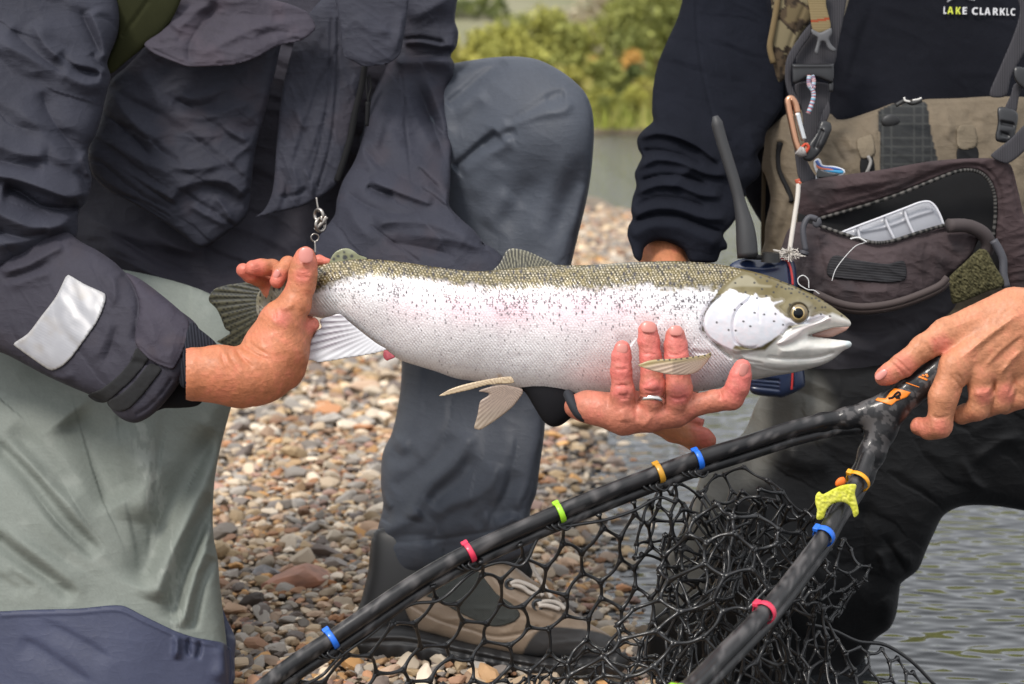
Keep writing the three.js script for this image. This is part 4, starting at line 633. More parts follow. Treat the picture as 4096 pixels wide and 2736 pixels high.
// far arm
const farSleeve = relief({ fs: 1.7, ww: 1.25, cell: 6, k: 0.62, cap: 170, d: [[1600, -200, 1.58], [1500, 500, 1.55], [1750, 500, 1.56], [1450, 950, 1.47], [1800, 950, 1.43], [2050, 1080, 1.395]], poly: cat(wB([420, -500], [800, -480], [850, -100], [830, 0], [815, 130], [836, 200], [825, 290], [788, 350], [811, 400], [800, 480], [766, 560], [776, 700], [796, 850], [790, 1000], [786, 1150], [782, 1290], [850, 1370], [930, 1440], [977, 1500], [1010, 1550]), wF([1340, 130], [1420, 168], [1472, 210], [1497, 242], [1485, 300], [1440, 420], [1200, 520], [800, 500], [400, 420], [100, 300], [120, 120]), wB([60, 1350], [75, 1250], [110, 1140], [190, 1000], [250, 800], [300, 600], [380, 400], [420, 200], [400, 0])),
  folds: [[24, 34, 12, wB([490, 265], [600, 262], [720, 285], [825, 290]), 0.3], [-20, 10, 20, wB([480, 250], [600, 240], [760, 270]), 0.5], [22, 16, 30, wB([440, 395], [560, 385], [680, 378], [805, 388]), 0.3], [-16, 12, 12, wB([480, 360], [640, 350], [780, 340])], [16, 30, 30, wB([520, 130], [650, 60], [800, -20])], [18, 26, 20, wB([620, 440], [680, 600], [740, 760], [760, 900])], [-16, 20, 20, wB([560, 480], [640, 680], [720, 900], [760, 1050])], [16, 26, 22, wB([470, 420], [500, 560], [560, 720], [660, 900], [720, 1000])],
    [-5, 5, 5, wB([460, 395], [490, 560], [505, 800], [530, 1000], [545, 1150]), 0.1], [20, 26, 14, wB([560, 1000], [620, 1070], [700, 1130], [780, 1180])], [-18, 12, 16, wB([580, 1040], [660, 1130], [760, 1250]), 0.6], [26, 30, 12, wB([270, 1130], [400, 1180], [560, 1240], [680, 1280]), 0.5], [-24, 12, 20, wB([260, 1160], [350, 1210], [440, 1225]), 0.6], [24, 22, 12, wB([600, 1160], [680, 1200], [760, 1270], [850, 1370]), 0.5], [22, 34, 20, wB([300, 1410], [420, 1385], [600, 1390], [780, 1440], [960, 1500]), 0.5], [-18, 20, 14, wB([130, 1200], [260, 1290], [420, 1340], [620, 1330]), 0.6], [14, 26, 26, wB([130, 1250], [200, 1400], [330, 1530])], [18, 30, 20, wF([700, 60], [1000, 90], [1300, 150], [1450, 200])], [-14, 18, 14, wF([620, 120], [900, 170], [1150, 230]), 0.8], [-5, 5, 5, wF([520, 0], [620, 80], [760, 180], [880, 270]), 0.1], [14, 20, 20, wB([200, 860], [260, 1000], [330, 1080])], [-14, 18, 18, wB([230, 900], [320, 1020], [420, 1090])]], disp: both(wrinkle(2.6, 0.009, 15, -0.8), creases(13, 120, -0.75, 201)), color: cloth(JK, 0.18, 16, JKT) });
part('sleeve', farSleeve.geo, jacketMat, jacket);
part('cuff', relief({ poly: wF([1560, 1180], [1660, 1235], [1720, 1330], [1790, 1440], [1850, 1485], [1920, 1480], [2000, 1420], [2050, 1340], [2070, 1240], [2030, 1150], [1800, 1100]), d: 1.3, k: 0.8, cell: 7, color: cloth([0.01, 0.01, 0.012], 0.2, 17) }).geo, phys({ specularIntensity: 0.3, vertexColors: true, roughness: 0.9 }), jacket, 'black inner cuff below the trout');
// near arm: upper sleeve over the forearm
const upperSleeve = relief({ fs: 1.9, ww: 1.3, cell: 6, k: 0.72, cap: 260, d: [[-200, -400, 1.52], [500, -400, 1.56], [-200, 400, 1.45], [350, 400, 1.47], [-300, 1100, 1.385], [200, 950, 1.4]], poly: cat(wA([-900, -700], [300, -900], [700, -700], [745, -100], [752, 100], [735, 220], [690, 340], [672, 400], [693, 470], [688, 520], [660, 620], [640, 720], [600, 850], [556, 930], [558, 1040], [574, 1110], [568, 1190], [530, 1280], [492, 1325], [490, 1440]), wD([490, 30], [470, 85], [390, 112], [260, 180], [100, 240], [-20, 300], [-200, 420], [-500, 520], [-900, 300])),
  folds: [[28, 44, 26, wA([-60, 230], [180, 350], [380, 450], [540, 525], [690, 495]), 0.5], [26, 36, 18, wA([200, 130], [290, 290], [430, 385], [600, 428], [695, 465]), 0.5], [-24, 22, 22, wA([360, 330], [500, 440], [640, 470]), 0.6], [-18, 26, 26, wA([60, 180], [240, 340], [420, 470]), 0.7], [20, 26, 16, wA([560, 60], [630, 220], [668, 390]), 0.6], [-14, 16, 16, wA([500, 60], [580, 230], [640, 360])], [-12, 14, 10, wA([570, 330], [620, 400], [660, 430]), 0.6],
    [-20, 30, 26, wA([260, 560], [310, 720], [420, 880], [520, 1000]), 0.7], [16, 40, 30, wA([60, 620], [200, 760], [360, 940], [480, 1090])], [20, 40, 24, wA([-80, 880], [120, 960], [300, 990]), 0.7], [-20, 30, 24, wA([-60, 1000], [120, 1040], [280, 1060]), 0.8], [32, 44, 14, wA([-80, 1090], [120, 1130], [300, 1190], [440, 1235], [560, 1200]), 0.4], [-40, 16, 34, wA([20, 1175], [120, 1200], [260, 1290], [400, 1310], [500, 1290]), 0.4], [30, 30, 22, wA([-100, 1290], [60, 1370], [200, 1420], [340, 1415], [480, 1350]), 0.5], [-24, 20, 20, wA([-40, 1440], [140, 1490], [320, 1450]), 0.6], [22, 30, 20, wD([-60, 130], [120, 100], [300, 40], [460, -10]), 0.6], [-14, 14, 14, wA([480, 1060], [520, 1130], [540, 1220])], [20, 18, 10, wA([500, 960], [540, 1040], [566, 1110]), 0.6]], disp: both(wrinkle(2.6, 0.007, 19, 0.9), creases(18, 170, 2.1, 202)), color: cloth(JK, 0.16, 20) });
part('sleeve', upperSleeve.geo, jacketMat, jacket);
const foreSleeve = relief({ fs: 1.6, ww: 1.2, cell: 6, k: 0.8, cap: 210, d: [[-300, 1250, 1.4], [0, 1250, 1.385], [300, 1200, 1.365], [600, 1350, 1.335], [780, 1500, 1.312], [500, 1000, 1.37]], poly: cat(wD([-500, 250], [-100, 40], [250, -20], [420, 40], [500, 100], [620, 165], [720, 235], [790, 300], [880, 345], [1000, 430], [1120, 530], [1200, 590], [1243, 640], [1252, 700], [1240, 765], [1190, 880], [1100, 1030], [1000, 1150], [930, 1208], [850, 1241], [770, 1220], [705, 1165], [670, 1110], [560, 1062], [480, 1030], [410, 1000], [300, 950], [150, 870], [60, 822], [0, 798], [-150, 740], [-500, 640])),
  folds: [[18, 20, 16, wD([0, 300], [170, 250], [300, 180], [400, 130]), 0.5], [-16, 16, 16, wD([0, 350], [180, 300], [330, 230])], [14, 26, 20, wD([20, 400], [200, 330], [340, 290])], [-16, 10, 20, wD([770, 290], [830, 380], [870, 500], [858, 620], [850, 740]), 0.3], [10, 20, 20, wD([680, 560], [660, 700], [580, 860])], [-9, 14, 14, wD([740, 620], [700, 760], [640, 900])], [10, 18, 14, wD([480, 930], [380, 960], [330, 930])], [10, 14, 10, wD([700, 300], [720, 420], [700, 520])], [-12, 14, 14, wD([820, 850], [900, 870], [1000, 890]), 0.5], [-5, 5, 5, wD([1080, 960], [1010, 1060], [920, 1150], [850, 1190]), 0.1], [-6, 6, 6, wD([430, 110], [560, 150], [700, 230], [780, 300]), 0.3], [9, 14, 14, wD([1180, 660], [1200, 760], [1150, 880]), 0.5]], disp: both(wrinkle(2.4, 0.011, 23, 1), creases(9, 110, 2.5, 203)), color: cloth([0.033, 0.031, 0.042], 0.16, 24, [0.039, 0.034, 0.042]) });
const fore = part('sleeve', foreSleeve.geo, jacketMat, jacket);
part('cuff_tab', laid(foreSleeve, wD([790, 300], [832, 370], [868, 470], [872, 560], [852, 650], [850, 740], [890, 800], [960, 860], [1080, 906], [1112, 870], [1160, 760], [1188, 640], [1175, 585], [1120, 528], [1000, 428], [880, 340]), 11, { off: 5, blur: 10, folds: [[-5, 5, 5, wD([850, 470], [858, 560], [838, 650], [840, 735], [890, 782], [960, 842], [1076, 885], [1100, 860], [1145, 755], [1170, 640]), 0.1], [7, 20, 14, wD([900, 560], [960, 640], [960, 760])], [6, 14, 10, wD([1050, 700], [1080, 780], [1040, 850])]], color: cloth([0.043, 0.038, 0.052], 0.15, 25, [0.055, 0.042, 0.047]) }).geo, jacketMat, fore);
const velcro = std({ color: [0.009, 0.009, 0.01], roughness: 1 });
part('velcro_strip', laid(foreSleeve, wD([860, 770], [935, 825], [865, 930], [765, 1030], [665, 1112], [605, 1108], [552, 1068], [640, 1025], [740, 945], [820, 850]), 7, { off: 3, blur: 8, disp: (x, y) => 2 * vnoise(x * 0.2, y * 0.2, 3) }).geo, velcro, fore);
part('velcro_strip', laid(foreSleeve, wD([940, 870], [1012, 902], [962, 980], [882, 1080], [792, 1162], [712, 1162], [672, 1110], [770, 1050], [850, 975]), 7, { off: 3, blur: 8, disp: (x, y) => 2 * vnoise(x * 0.2, y * 0.2, 4) }).geo, velcro, fore);
const patchPoly = wD([430, 312], [530, 370], [655, 428], [666, 455], [640, 540], [600, 620], [530, 720], [440, 840], [380, 892], [325, 912], [280, 892], [180, 822], [85, 752], [95, 735], [175, 680], [260, 570], [350, 450], [412, 325]);
const patchEdge = inPoly(patchPoly);
part('reflective_patch', laid(foreSleeve, patchPoly, 8, { off: 4, blur: 12, color: (x, y) => { const e = patchEdge(x, y), n = fbm(x * 0.02, y * 0.02, 5), hx = Math.sin(x * 0.5) * Math.sin(y * 0.5 + x * 0.25), st = fbm(x * 0.012, y * 0.012, 61, 3); return mix3([0.28 + 0.04 * n + 0.02 * hx, 0.28 + 0.04 * n + 0.02 * hx, 0.3 + 0.04 * n + 0.02 * hx], e < 7 ? [0.38, 0.37, 0.36] : [0.25, 0.22, 0.19], e < 7 ? 0.7 : sstep(0, 0.5, st) * 0.6); } }).geo, phys({ vertexColors: true, roughness: 0.35 }), fore, 'silver grey reflective patch');
// knit cuff at the wrist
const knit = (x, y) => 4.5 * Math.sin((x * 0.93 - y * 0.1) * 0.55);
part('knit_cuff', relief({ poly: wD([1200, 610], [1255, 655], [1310, 698], [1362, 752], [1377, 830], [1370, 920], [1345, 1012], [1330, 1026], [1230, 1022], [1140, 1016], [1110, 900], [1150, 740]), d: 1.306, k: 0.62, cell: 4.5, disp: knit, color: (x, y) => { const s = 0.5 + 0.5 * Math.sin((x * 0.93 - y * 0.1) * 0.55); return mix3([0.008, 0.009, 0.013], [0.03, 0.032, 0.042], s); } }).geo, phys({ specularIntensity: 0.3, vertexColors: true, roughness: 0.95 }), fore);
part('inner_cuff', relief({ poly: wD([1080, 960], [1160, 1000], [1335, 1015], [1300, 1070], [1240, 1132], [1130, 1148], [1030, 1150], [960, 1170], [1000, 1060]), d: 1.33, k: 0.6, cell: 7, color: cloth([0.01, 0.01, 0.012], 0.2, 27) }).geo, phys({ specularIntensity: 0.3, vertexColors: true, roughness: 0.95 }), fore);

// waders: raised knee
const legPoly = cat(wS([1180, 600], [1300, 400], [1420, 300]), wB([800, 398], [900, 380], [1050, 360], [1200, 354], [1330, 373], [1450, 428], [1550, 498], [1630, 580], [1672, 680], [1687, 800], [1682, 950], [1667, 1100], [1642, 1250], [1612, 1380], [1582, 1500]), wS([2285, 1060], [2255, 1250], [2215, 1450], [2184, 1640]), wI([1727, 0], [1700, 200], [1680, 350], [1645, 450], [1652, 580], [1667, 640], [1657, 690], [1500, 755], [1300, 790], [1100, 810], [900, 830], [840, 852], [790, 800], [755, 700], [748, 570], [775, 460], [782, 400], [768, 300], [774, 140], [790, 80], [830, 0]), wS([1585, 1660], [1602, 1550], [1606, 1430], [1590, 1250], [1500, 1050], [1340, 900], [1200, 760]));
const leg = relief({ fs: 0.85, sharp: 0, ww: 1.2, cell: 6, k: 0.62, cap: 330, d: [[1300, 600, 1.68], [1700, 450, 1.6], [2150, 450, 1.52], [2200, 900, 1.53], [1700, 900, 1.6], [1900, 1400, 1.56], [1850, 2200, 1.525], [1600, 2200, 1.535]], poly: legPoly,
  folds: [[-40, 14, 30, wB([805, 1060], [900, 985], [1000, 895], [1085, 830]), 0.35], [26, 20, 30, wB([830, 1080], [950, 990], [1060, 930], [1180, 860]), 0.5], [-14, 18, 14, wB([985, 925], [1070, 900], [1150, 840], [1205, 825]), 0.5], [16, 34, 16, wB([1020, 850], [1150, 790], [1330, 720], [1500, 690], [1555, 630]), 0.5], [-15, 16, 22, wB([1120, 780], [1290, 690], [1440, 595], [1510, 590]), 0.5], [-12, 18, 18, wB([1380, 650], [1470, 630], [1520, 610])],
    [-22, 14, 22, wB([760, 660], [860, 580], [980, 480], [1140, 375]), 0.4], [14, 24, 16, wB([780, 500], [900, 440], [1060, 372])], [12, 20, 30, wB([800, 700], [920, 630], [1010, 560])], [-12, 24, 24, wB([780, 820], [900, 740], [1000, 640])],
    [22, 60, 40, wB([1560, 900], [1440, 1150], [1330, 1400], [1250, 1600])], [-22, 34, 34, wB([1640, 950], [1560, 1150], [1480, 1350], [1420, 1560])], [18, 30, 24, wB([1640, 1150], [1600, 1300], [1560, 1500])], [20, 50, 40, wB([1180, 1200], [1080, 1310], [990, 1420])], [-18, 40, 40, wB([1320, 1100], [1200, 1280], [1080, 1450])], [14, 40, 40, wB([1100, 1000], [1000, 1120], [900, 1250])],
    [32, 30, 24, wI([1300, -20], [1210, 140], [1060, 290], [980, 420], [950, 510]), 0.4], [-26, 34, 26, wI([1200, 0], [1080, 150], [930, 260], [830, 330]), 0.6], [-24, 26, 30, wI([1330, 120], [1240, 260], [1120, 350], [1050, 420]), 0.6], [26, 22, 30, wI([1450, 160], [1410, 290], [1310, 370], [1160, 420], [1065, 500]), 0.5], [-22, 34, 26, wI([1560, 200], [1500, 380], [1400, 450], [1300, 540]), 0.6], [24, 24, 20, wI([770, 580], [850, 545], [930, 505], [1000, 440]), 0.5], [20, 50, 30, wI([1100, 570], [1200, 560], [1320, 500], [1420, 480]), 0.6], [-20, 20, 20, wI([790, 640], [960, 600], [1100, 620]), 0.6], [-24, 14, 22, wI([780, 420], [810, 470], [790, 520]), 0.4], [18, 14, 14, wI([770, 350], [810, 420], [830, 440]), 0.5], [-18, 18, 18, wI([1440, 500], [1530, 450], [1600, 470])], [16, 16, 12, wI([1440, 560], [1520, 510], [1590, 500])], [16, 22, 22, wI([830, 40], [900, 60], [860, 110])], [-8, 7, 7, wI([780, 640], [1000, 630], [1300, 590], [1640, 530]), 0.1], [-18, 30, 30, wI([800, 110], [900, 140], [1000, 110])]], disp: both(wrinkle(1.2, 0.006, 29, 0.5), (x, y) => sstep(800, 1200, y) * creases(12, 130, 0.3, 207)(x, y)), color: cloth([0.05, 0.057, 0.073], 0.14, 30) });
const waders = part('waders', leg.geo, navyMat, angler, 'slate blue wader leg with raised knee');
// waders: kneeling thigh, grey green with a navy knee
const thighPoly = wS([-400, 1150], [100, 1050], [500, 1080], [850, 1180], [960, 1330], [940, 1560], [895, 1736], [873, 1832], [858, 1927], [851, 2055], [855, 2150], [871, 2234], [877, 2310], [887, 2406], [893, 2457], [905, 2560], [915, 2736], [900, 2950], [500, 3060], [-300, 3000]);
const thigh = relief({ fs: 1.5, sharp: 0, ww: 1.35, cell: 6, k: 0.5, cap: 330, d: [[-200, 1200, 1.53], [500, 1200, 1.5], [900, 1300, 1.48], [0, 2000, 1.44], [850, 2000, 1.44], [300, 2700, 1.4], [850, 2700, 1.4]], poly: thighPoly,
  folds: [[-28, 18, 34, wE([-60, 30], [120, 190], [330, 420], [480, 600], [640, 760]), 0.5], [20, 40, 22, wE([40, 40], [240, 240], [420, 460], [560, 640])], [-50, 70, 60, wE([420, -120], [560, 60], [660, 240], [780, 430]), 0.6], [30, 70, 60, wE([720, -50], [820, 150], [860, 330], [840, 560]), 0.7], [-26, 40, 30, wE([60, -60], [260, 180], [480, 420])], [-24, 22, 26, wE([-60, 620], [130, 760], [300, 890], [480, 1030]), 0.5], [18, 26, 22, wE([-40, 560], [180, 740], [360, 880], [560, 1000])], [-6, 12, 20, wE([-20, 880], [60, 940], [140, 990])], [-6, 12, 20, wE([50, 850], [150, 930], [230, 985])], [-46, 26, 60, wE([1345, -40], [1230, 220], [1080, 480], [960, 760], [890, 980]), 0.5], [36, 30, 40, wE([1360, 120], [1260, 360], [1130, 640], [1010, 900], [960, 1060]), 0.5], [-34, 18, 34, wE([1335, 360], [1250, 640], [1150, 900], [1080, 1190]), 0.5], [24, 18, 22, wE([1335, 560], [1260, 800], [1190, 1020], [1140, 1230]), 0.5], [-20, 14, 22, wE([1340, 760], [1260, 960], [1205, 1240]), 0.5], [16, 60, 60, wE([1000, 100], [980, 350], [900, 600])],
    [-7, 14, 40, wE([110, 1290], [220, 1330], [400, 1450], [620, 1590]), 0.8], [-5, 12, 34, wE([250, 1170], [420, 1250], [580, 1340], [700, 1420]), 0.8], [20, 12, 10, wE([1100, 1260], [1110, 1320], [1100, 1420])], [-14, 9, 9, wE([1190, 1270], [1180, 1340], [1190, 1400])], [-14, 9, 9, wE([1250, 1290], [1250, 1360], [1230, 1420])], [24, 40, 30, wE([1400, 1300], [1420, 1420], [1380, 1568])]], disp: both(wrinkle(1.2, 0.006, 31, 0.9), (x, y) => { const a = Math.atan2(y - 2420, x - 560), r = Math.hypot(x - 560, y - 2420), u = a * 4.2 + 0.5 * fbm(x * 0.002, y * 0.002, 211, 2), w = u - Math.floor(u), p = w < 0.7 ? w / 0.7 : (1 - w) / 0.3; return y < 2420 ? 26 * (p * p * (3 - 2 * p) - 0.4) * sstep(120, 600, r) * sstep(2420, 2250, y) * sstep(-0.4, 0.2, fbm(x * 0.002, y * 0.002, 212 + Math.floor(u), 2)) : 0; }), color: (() => { const base = cloth([0.168, 0.186, 0.167], 0.12, 32), worn = cloth([0.25, 0.268, 0.243], 0.1, 33); return (x, y) => mix3(base(x, y), worn(x, y), clamp(sstep(0.25, 0.6, fbm(x * 0.01, y * 0.012, 34, 5)) * 0.3 + 0.7 * sstep(0.62, 0.8, 1 - Math.abs(fbm((x - 600) * 0.02, y * 0.006, 35, 4)) * 3) * sstep(70, 20, Math.abs(x - 590 - (y - 1850) * 0.2)))); })() });
part('wader_thigh', thigh.geo, waderMat, waders, 'pale grey green wader thigh');
const kneeSeam = [[0, 1112], [200, 1102], [480, 1095], [760, 1075], [900, 1140], [1100, 1235], [1220, 1275], [1372, 1302]];
part('knee_panel', laid(thigh, cat(wE([-600, 1130], ...kneeSeam, [1400, 1310]), wS([925, 2600], [925, 2760], [905, 2960], [500, 3075], [-300, 3020])), 9, { off: 3, cell: 6, folds: [[5, 6, 6, wE([0, 1140], [200, 1130], [480, 1122], [745, 1105], [890, 1170], [1090, 1262], [1215, 1303], [1360, 1328]), 0.05]], color: cloth([0.042, 0.048, 0.084], 0.14, 36) }).geo, navyMat, waders, 'navy wader knee panel');
part('lower_leg', relief({ poly: cat(wE([1385, 1060], [1410, 1130], [1442, 1200], [1478, 1290], [1472, 1400], [1468, 1600], [1400, 1700], [1250, 1700], [1310, 1450], [1370, 1300])), d: 1.43, k: 0.8, cell: 6, folds: [[16, 14, 14, wE([1320, 1450], [1360, 1500], [1340, 1600])], [-20, 12, 12, wE([1380, 1330], [1430, 1420], [1440, 1540])]], color: (x, y) => y > 2600 && x < 880 ? [0.4, 0.41, 0.44] : mix3([0.06, 0.068, 0.11], [0.2, 0.21, 0.24], sstep(0, 0.4, fbm(x * 0.012, y * 0.012, 3))) }).geo, navyMat, waders);
part('lower_leg', relief({ poly: wE([-200, 1060], [0, 1140], [60, 1210], [100, 1320], [140, 1460], [180, 1620], [0, 1700], [-200, 1650]), d: 1.47, k: 0.6, cell: 8, color: (x, y) => x > 55 && y > 2510 && y < 2560 ? [0.4, 0.42, 0.4] : [0.055, 0.062, 0.1] }).geo, navyMat, waders);

// boot of the raised leg
const boot = new THREE.Group(); boot.name = 'wading_boot'; angler.add(boot);
{
  const d = (x, y) => 1.5 - 0.00005 * (x - 1900);
  part('ankle_sleeve', relief({ poly: wI([745, 560], [690, 820], [650, 980], [600, 1100], [556, 1200], [620, 1290], [900, 1300], [1200, 1150], [1500, 1000], [1650, 850], [1640, 680], [1300, 560]), d: 1.535, k: 0.5, cell: 8, cap: 150, color: cloth([0.014, 0.014, 0.015], 0.3, 41) }).geo, phys({ vertexColors: true, roughness: 0.45 }), boot, 'black neoprene ankle sleeve');
  const upper = relief({ poly: wI([905, 1000], [960, 900], [1060, 800], [1200, 770], [1480, 755], [1570, 790], [1650, 850], [1740, 905], [1815, 975], [1880, 1030], [1990, 1110], [2120, 1190], [2180, 1290], [2060, 1330], [1800, 1320], [1560, 1300], [1300, 1250], [1100, 1190], [980, 1150]), d, k: 0.7, cap: 150, cell: 6, folds: [[-8, 6, 6, wI([930, 1000], [1100, 1090], [1300, 1150], [1440, 1190], [1600, 1170], [1700, 1130]), 0.1], [12, 16, 16, wI([1400, 790], [1440, 870], [1520, 950], [1640, 1010], [1800, 1080]), 0.2], [-8, 8, 8, wI([1480, 800], [1560, 900], [1700, 960], [1820, 1000]), 0.2]], disp: wrinkle(3, 0.01, 42), color: (() => { const a = cloth([0.2, 0.15, 0.108], 0.2, 43), b = [0.03, 0.03, 0.032]; const cap2 = inPoly(wI([1700, 1150], [1900, 1140], [2100, 1180], [2300, 1300], [1900, 1400], [1600, 1330])); return (x, y) => mix3(a(x, y), b, sstep(-4, 4, cap2(x, y, 20))); })() });
  part('upper', upper.geo, phys({ vertexColors: true, roughness: 0.55 }), boot, 'brown leather boot upper');
  part('mesh_panel', laid(upper, wI([1000, 930], [1060, 845], [1200, 800], [1330, 800], [1400, 880], [1450, 940], [1540, 1000], [1585, 1060], [1545, 1105], [1430, 1130], [1250, 1060], [1100, 975]), 5, { off: 2, cell: 4, disp: (x, y) => 2.5 * Math.sin(x * 0.9) * Math.sin(y * 0.9), color: (x, y) => mix3([0.02, 0.022, 0.022], [0.07, 0.075, 0.07], 0.5 + 0.5 * Math.sin(x * 0.9) * Math.sin(y * 0.9)) }).geo, phys({ specularIntensity: 0.3, vertexColors: true, roughness: 0.8 }), boot);
  part('sole', relief({ poly: wI([560, 1190], [700, 1130], [900, 1130], [1100, 1180], [1400, 1250], [1700, 1310], [2000, 1310], [2200, 1280], [2230, 1340], [2150, 1420], [1800, 1440], [1400, 1420], [1000, 1380], [640, 1320]), d: (x, y) => 1.492 - 0.00005 * (x - 1900), k: 0.9, cell: 6, disp: (x, y) => 6 * Math.sin(x * 0.09) * sstep(2560, 2640, y), folds: [[8, 8, 8, wI([640, 1200], [900, 1190], [1300, 1270], [1700, 1350], [2100, 1350]), 0.1], [-8, 6, 6, wI([640, 1230], [900, 1220], [1300, 1300], [1700, 1375]), 0.1]], color: cloth([0.012, 0.012, 0.013], 0.3, 45) }).geo, phys({ vertexColors: true, roughness: 0.5 }), boot);
  const lace = std({ color: [0.42, 0.38, 0.34], roughness: 0.9 });
  for (const l of [[[1530, 880], [1560, 865], [1620, 880], [1680, 910], [1720, 950]], [[1540, 885], [1600, 900], [1650, 935], [1700, 940]], [[1690, 1000], [1720, 985], [1780, 985], [1820, 1000], [1850, 1030]], [[1695, 1005], [1760, 1010], [1820, 1030]], [[1640, 720], [1670, 800], [1720, 880], [1770, 960]]]) { const p = wI(...l).map((q) => [...q, upper.at(q[0], q[1]) - 0.004]); part('lace', tube(p, 0.0022, { sides: 6 }), lace, boot); }
  for (const [x, y] of wI([1530, 882], [1690, 1003])) { const g = new THREE.TorusGeometry(0.0045, 0.0016, 8, 18), c = W(x, y, upper.at(x, y) - 0.002); g.translate(c.x, c.y, c.z); part('eyelet', g, std({ color: [0.03, 0.035, 0.04], roughness: 0.4 }), boot); }
}
// near hand on the tail
const jn = (f, l) => l.map(([x, y, z, r]) => { const [q] = f([x, y]); return [q[0], q[1], z, r]; });
{
  const palm = chain(jn(wO, [[60, 1225, -60, 108], [300, 1225, -50, 108], [470, 1262, -30, 110], [660, 1200, 0, 118], [800, 1020, 20, 126]]), 40), low = bone(...jn(wO, [[600, 1250, 0, 106], [850, 1170, 40, 92]])), base = bone(...jn(wO, [[790, 960, 20, 118], [840, 770, 0, 90]])), web = bone(...jn(wO, [[900, 860, 50, 95], [1110, 780, 45, 32]])), back = bone(...jn(wO, [[800, 1000, 60, 120], [960, 880, 150, 90]]));
  const thumb = chain(jn(wO, [[840, 770, 0, 86], [960, 600, -4, 63], [1022, 420, -6, 53], [1036, 320, -10, 53], [1048, 230, -8, 46], [1056, 165, -4, 38]]), 22);
  const f1 = chain(jn(wO, [[585, 272, 80, 31], [660, 268, 100, 34], [760, 270, 130, 33], [900, 330, 240, 36], [960, 700, 250, 45]]), 10), f2 = chain(jn(wO, [[498, 292, 110, 28], [560, 340, 135, 29], [700, 400, 230, 32], [900, 760, 260, 44]]), 10), f3 = chain(jn(wO, [[802, 392, 55, 29], [840, 310, 75, 33], [900, 240, 100, 32], [990, 280, 230, 38], [1020, 700, 250, 48]]), 10), f4 = chain(jn(wO, [[1262, 222, 120, 15], [1180, 205, 130, 21], [1080, 230, 190, 30], [1060, 600, 250, 48]]), 10);
  const crease = foldField([[4.5, 9, 9, wO([460, 960], [560, 1020], [680, 1080], [760, 1100])], [4.5, 8, 8, wO([420, 990], [500, 1090], [600, 1180])], [4, 8, 8, wO([350, 1000], [400, 1100], [480, 1210])], [3.6, 7, 7, wO([540, 920], [640, 1010], [740, 1060])], [4, 8, 8, wO([300, 1020], [330, 1130], [400, 1230])], [3.2, 5, 5, wO([980, 320], [1040, 330], [1110, 300])], [3.2, 5, 5, wO([970, 345], [1040, 360], [1100, 345])], [2.6, 5, 5, wO([985, 290], [1040, 300], [1100, 270])], [-7, 16, 16, wO([830, 660], [900, 620], [960, 600])], [3, 6, 6, wO([770, 640], [790, 700], [780, 760])], [5, 9, 9, wO([1090, 680], [1110, 740], [1180, 790])]]);
  const sdf = (x, y, z) => { let d = smin(palm(x, y, z), low(x, y, z), 30); d = smin(d, base(x, y, z), 36); d = smin(d, back(x, y, z), 40); d = smin(d, web(x, y, z), 40); d = smin(d, thumb(x, y, z), 26); let f = Math.min(f1(x, y, z), f2(x, y, z), f3(x, y, z), f4(x, y, z)); d = smin(d, f, 8); if (Math.abs(d) < 30 && z < 60) d += 1.6 * crease(x, y) + 0.9 * vnoise(x * 0.09, y * 0.09 + z * 0.05, 5) + 0.6 * vnoise(x * 0.03, y * 0.05, 9); return d; };
  const reds = [...wO([1056, 165], [590, 272], [498, 300], [800, 390], [1200, 210]).map((p) => [...p, 75]), ...wO([1040, 340], [860, 720], [1130, 780]).map((p) => [...p, 60])];
  part('hand', skinMesh(sdf, [740, 960, -210, 1345, 1680, 330], 6.5, 1.295, skinTone([0.46, 0.165, 0.08], [0.52, 0.145, 0.1], reds)), skinMat, angler, 'tanned hand gripping the tail wrist of the trout');
  const hand = angler.children[angler.children.length - 1];
  nail(hand, ...wO([1060, 158])[0], 1.2778, 29, 31, 0.03, 0.05, -0.1); nail(hand, ...wO([795, 325])[0], 1.301, 14, 17, 0.5, -0.3, 0.1);
}
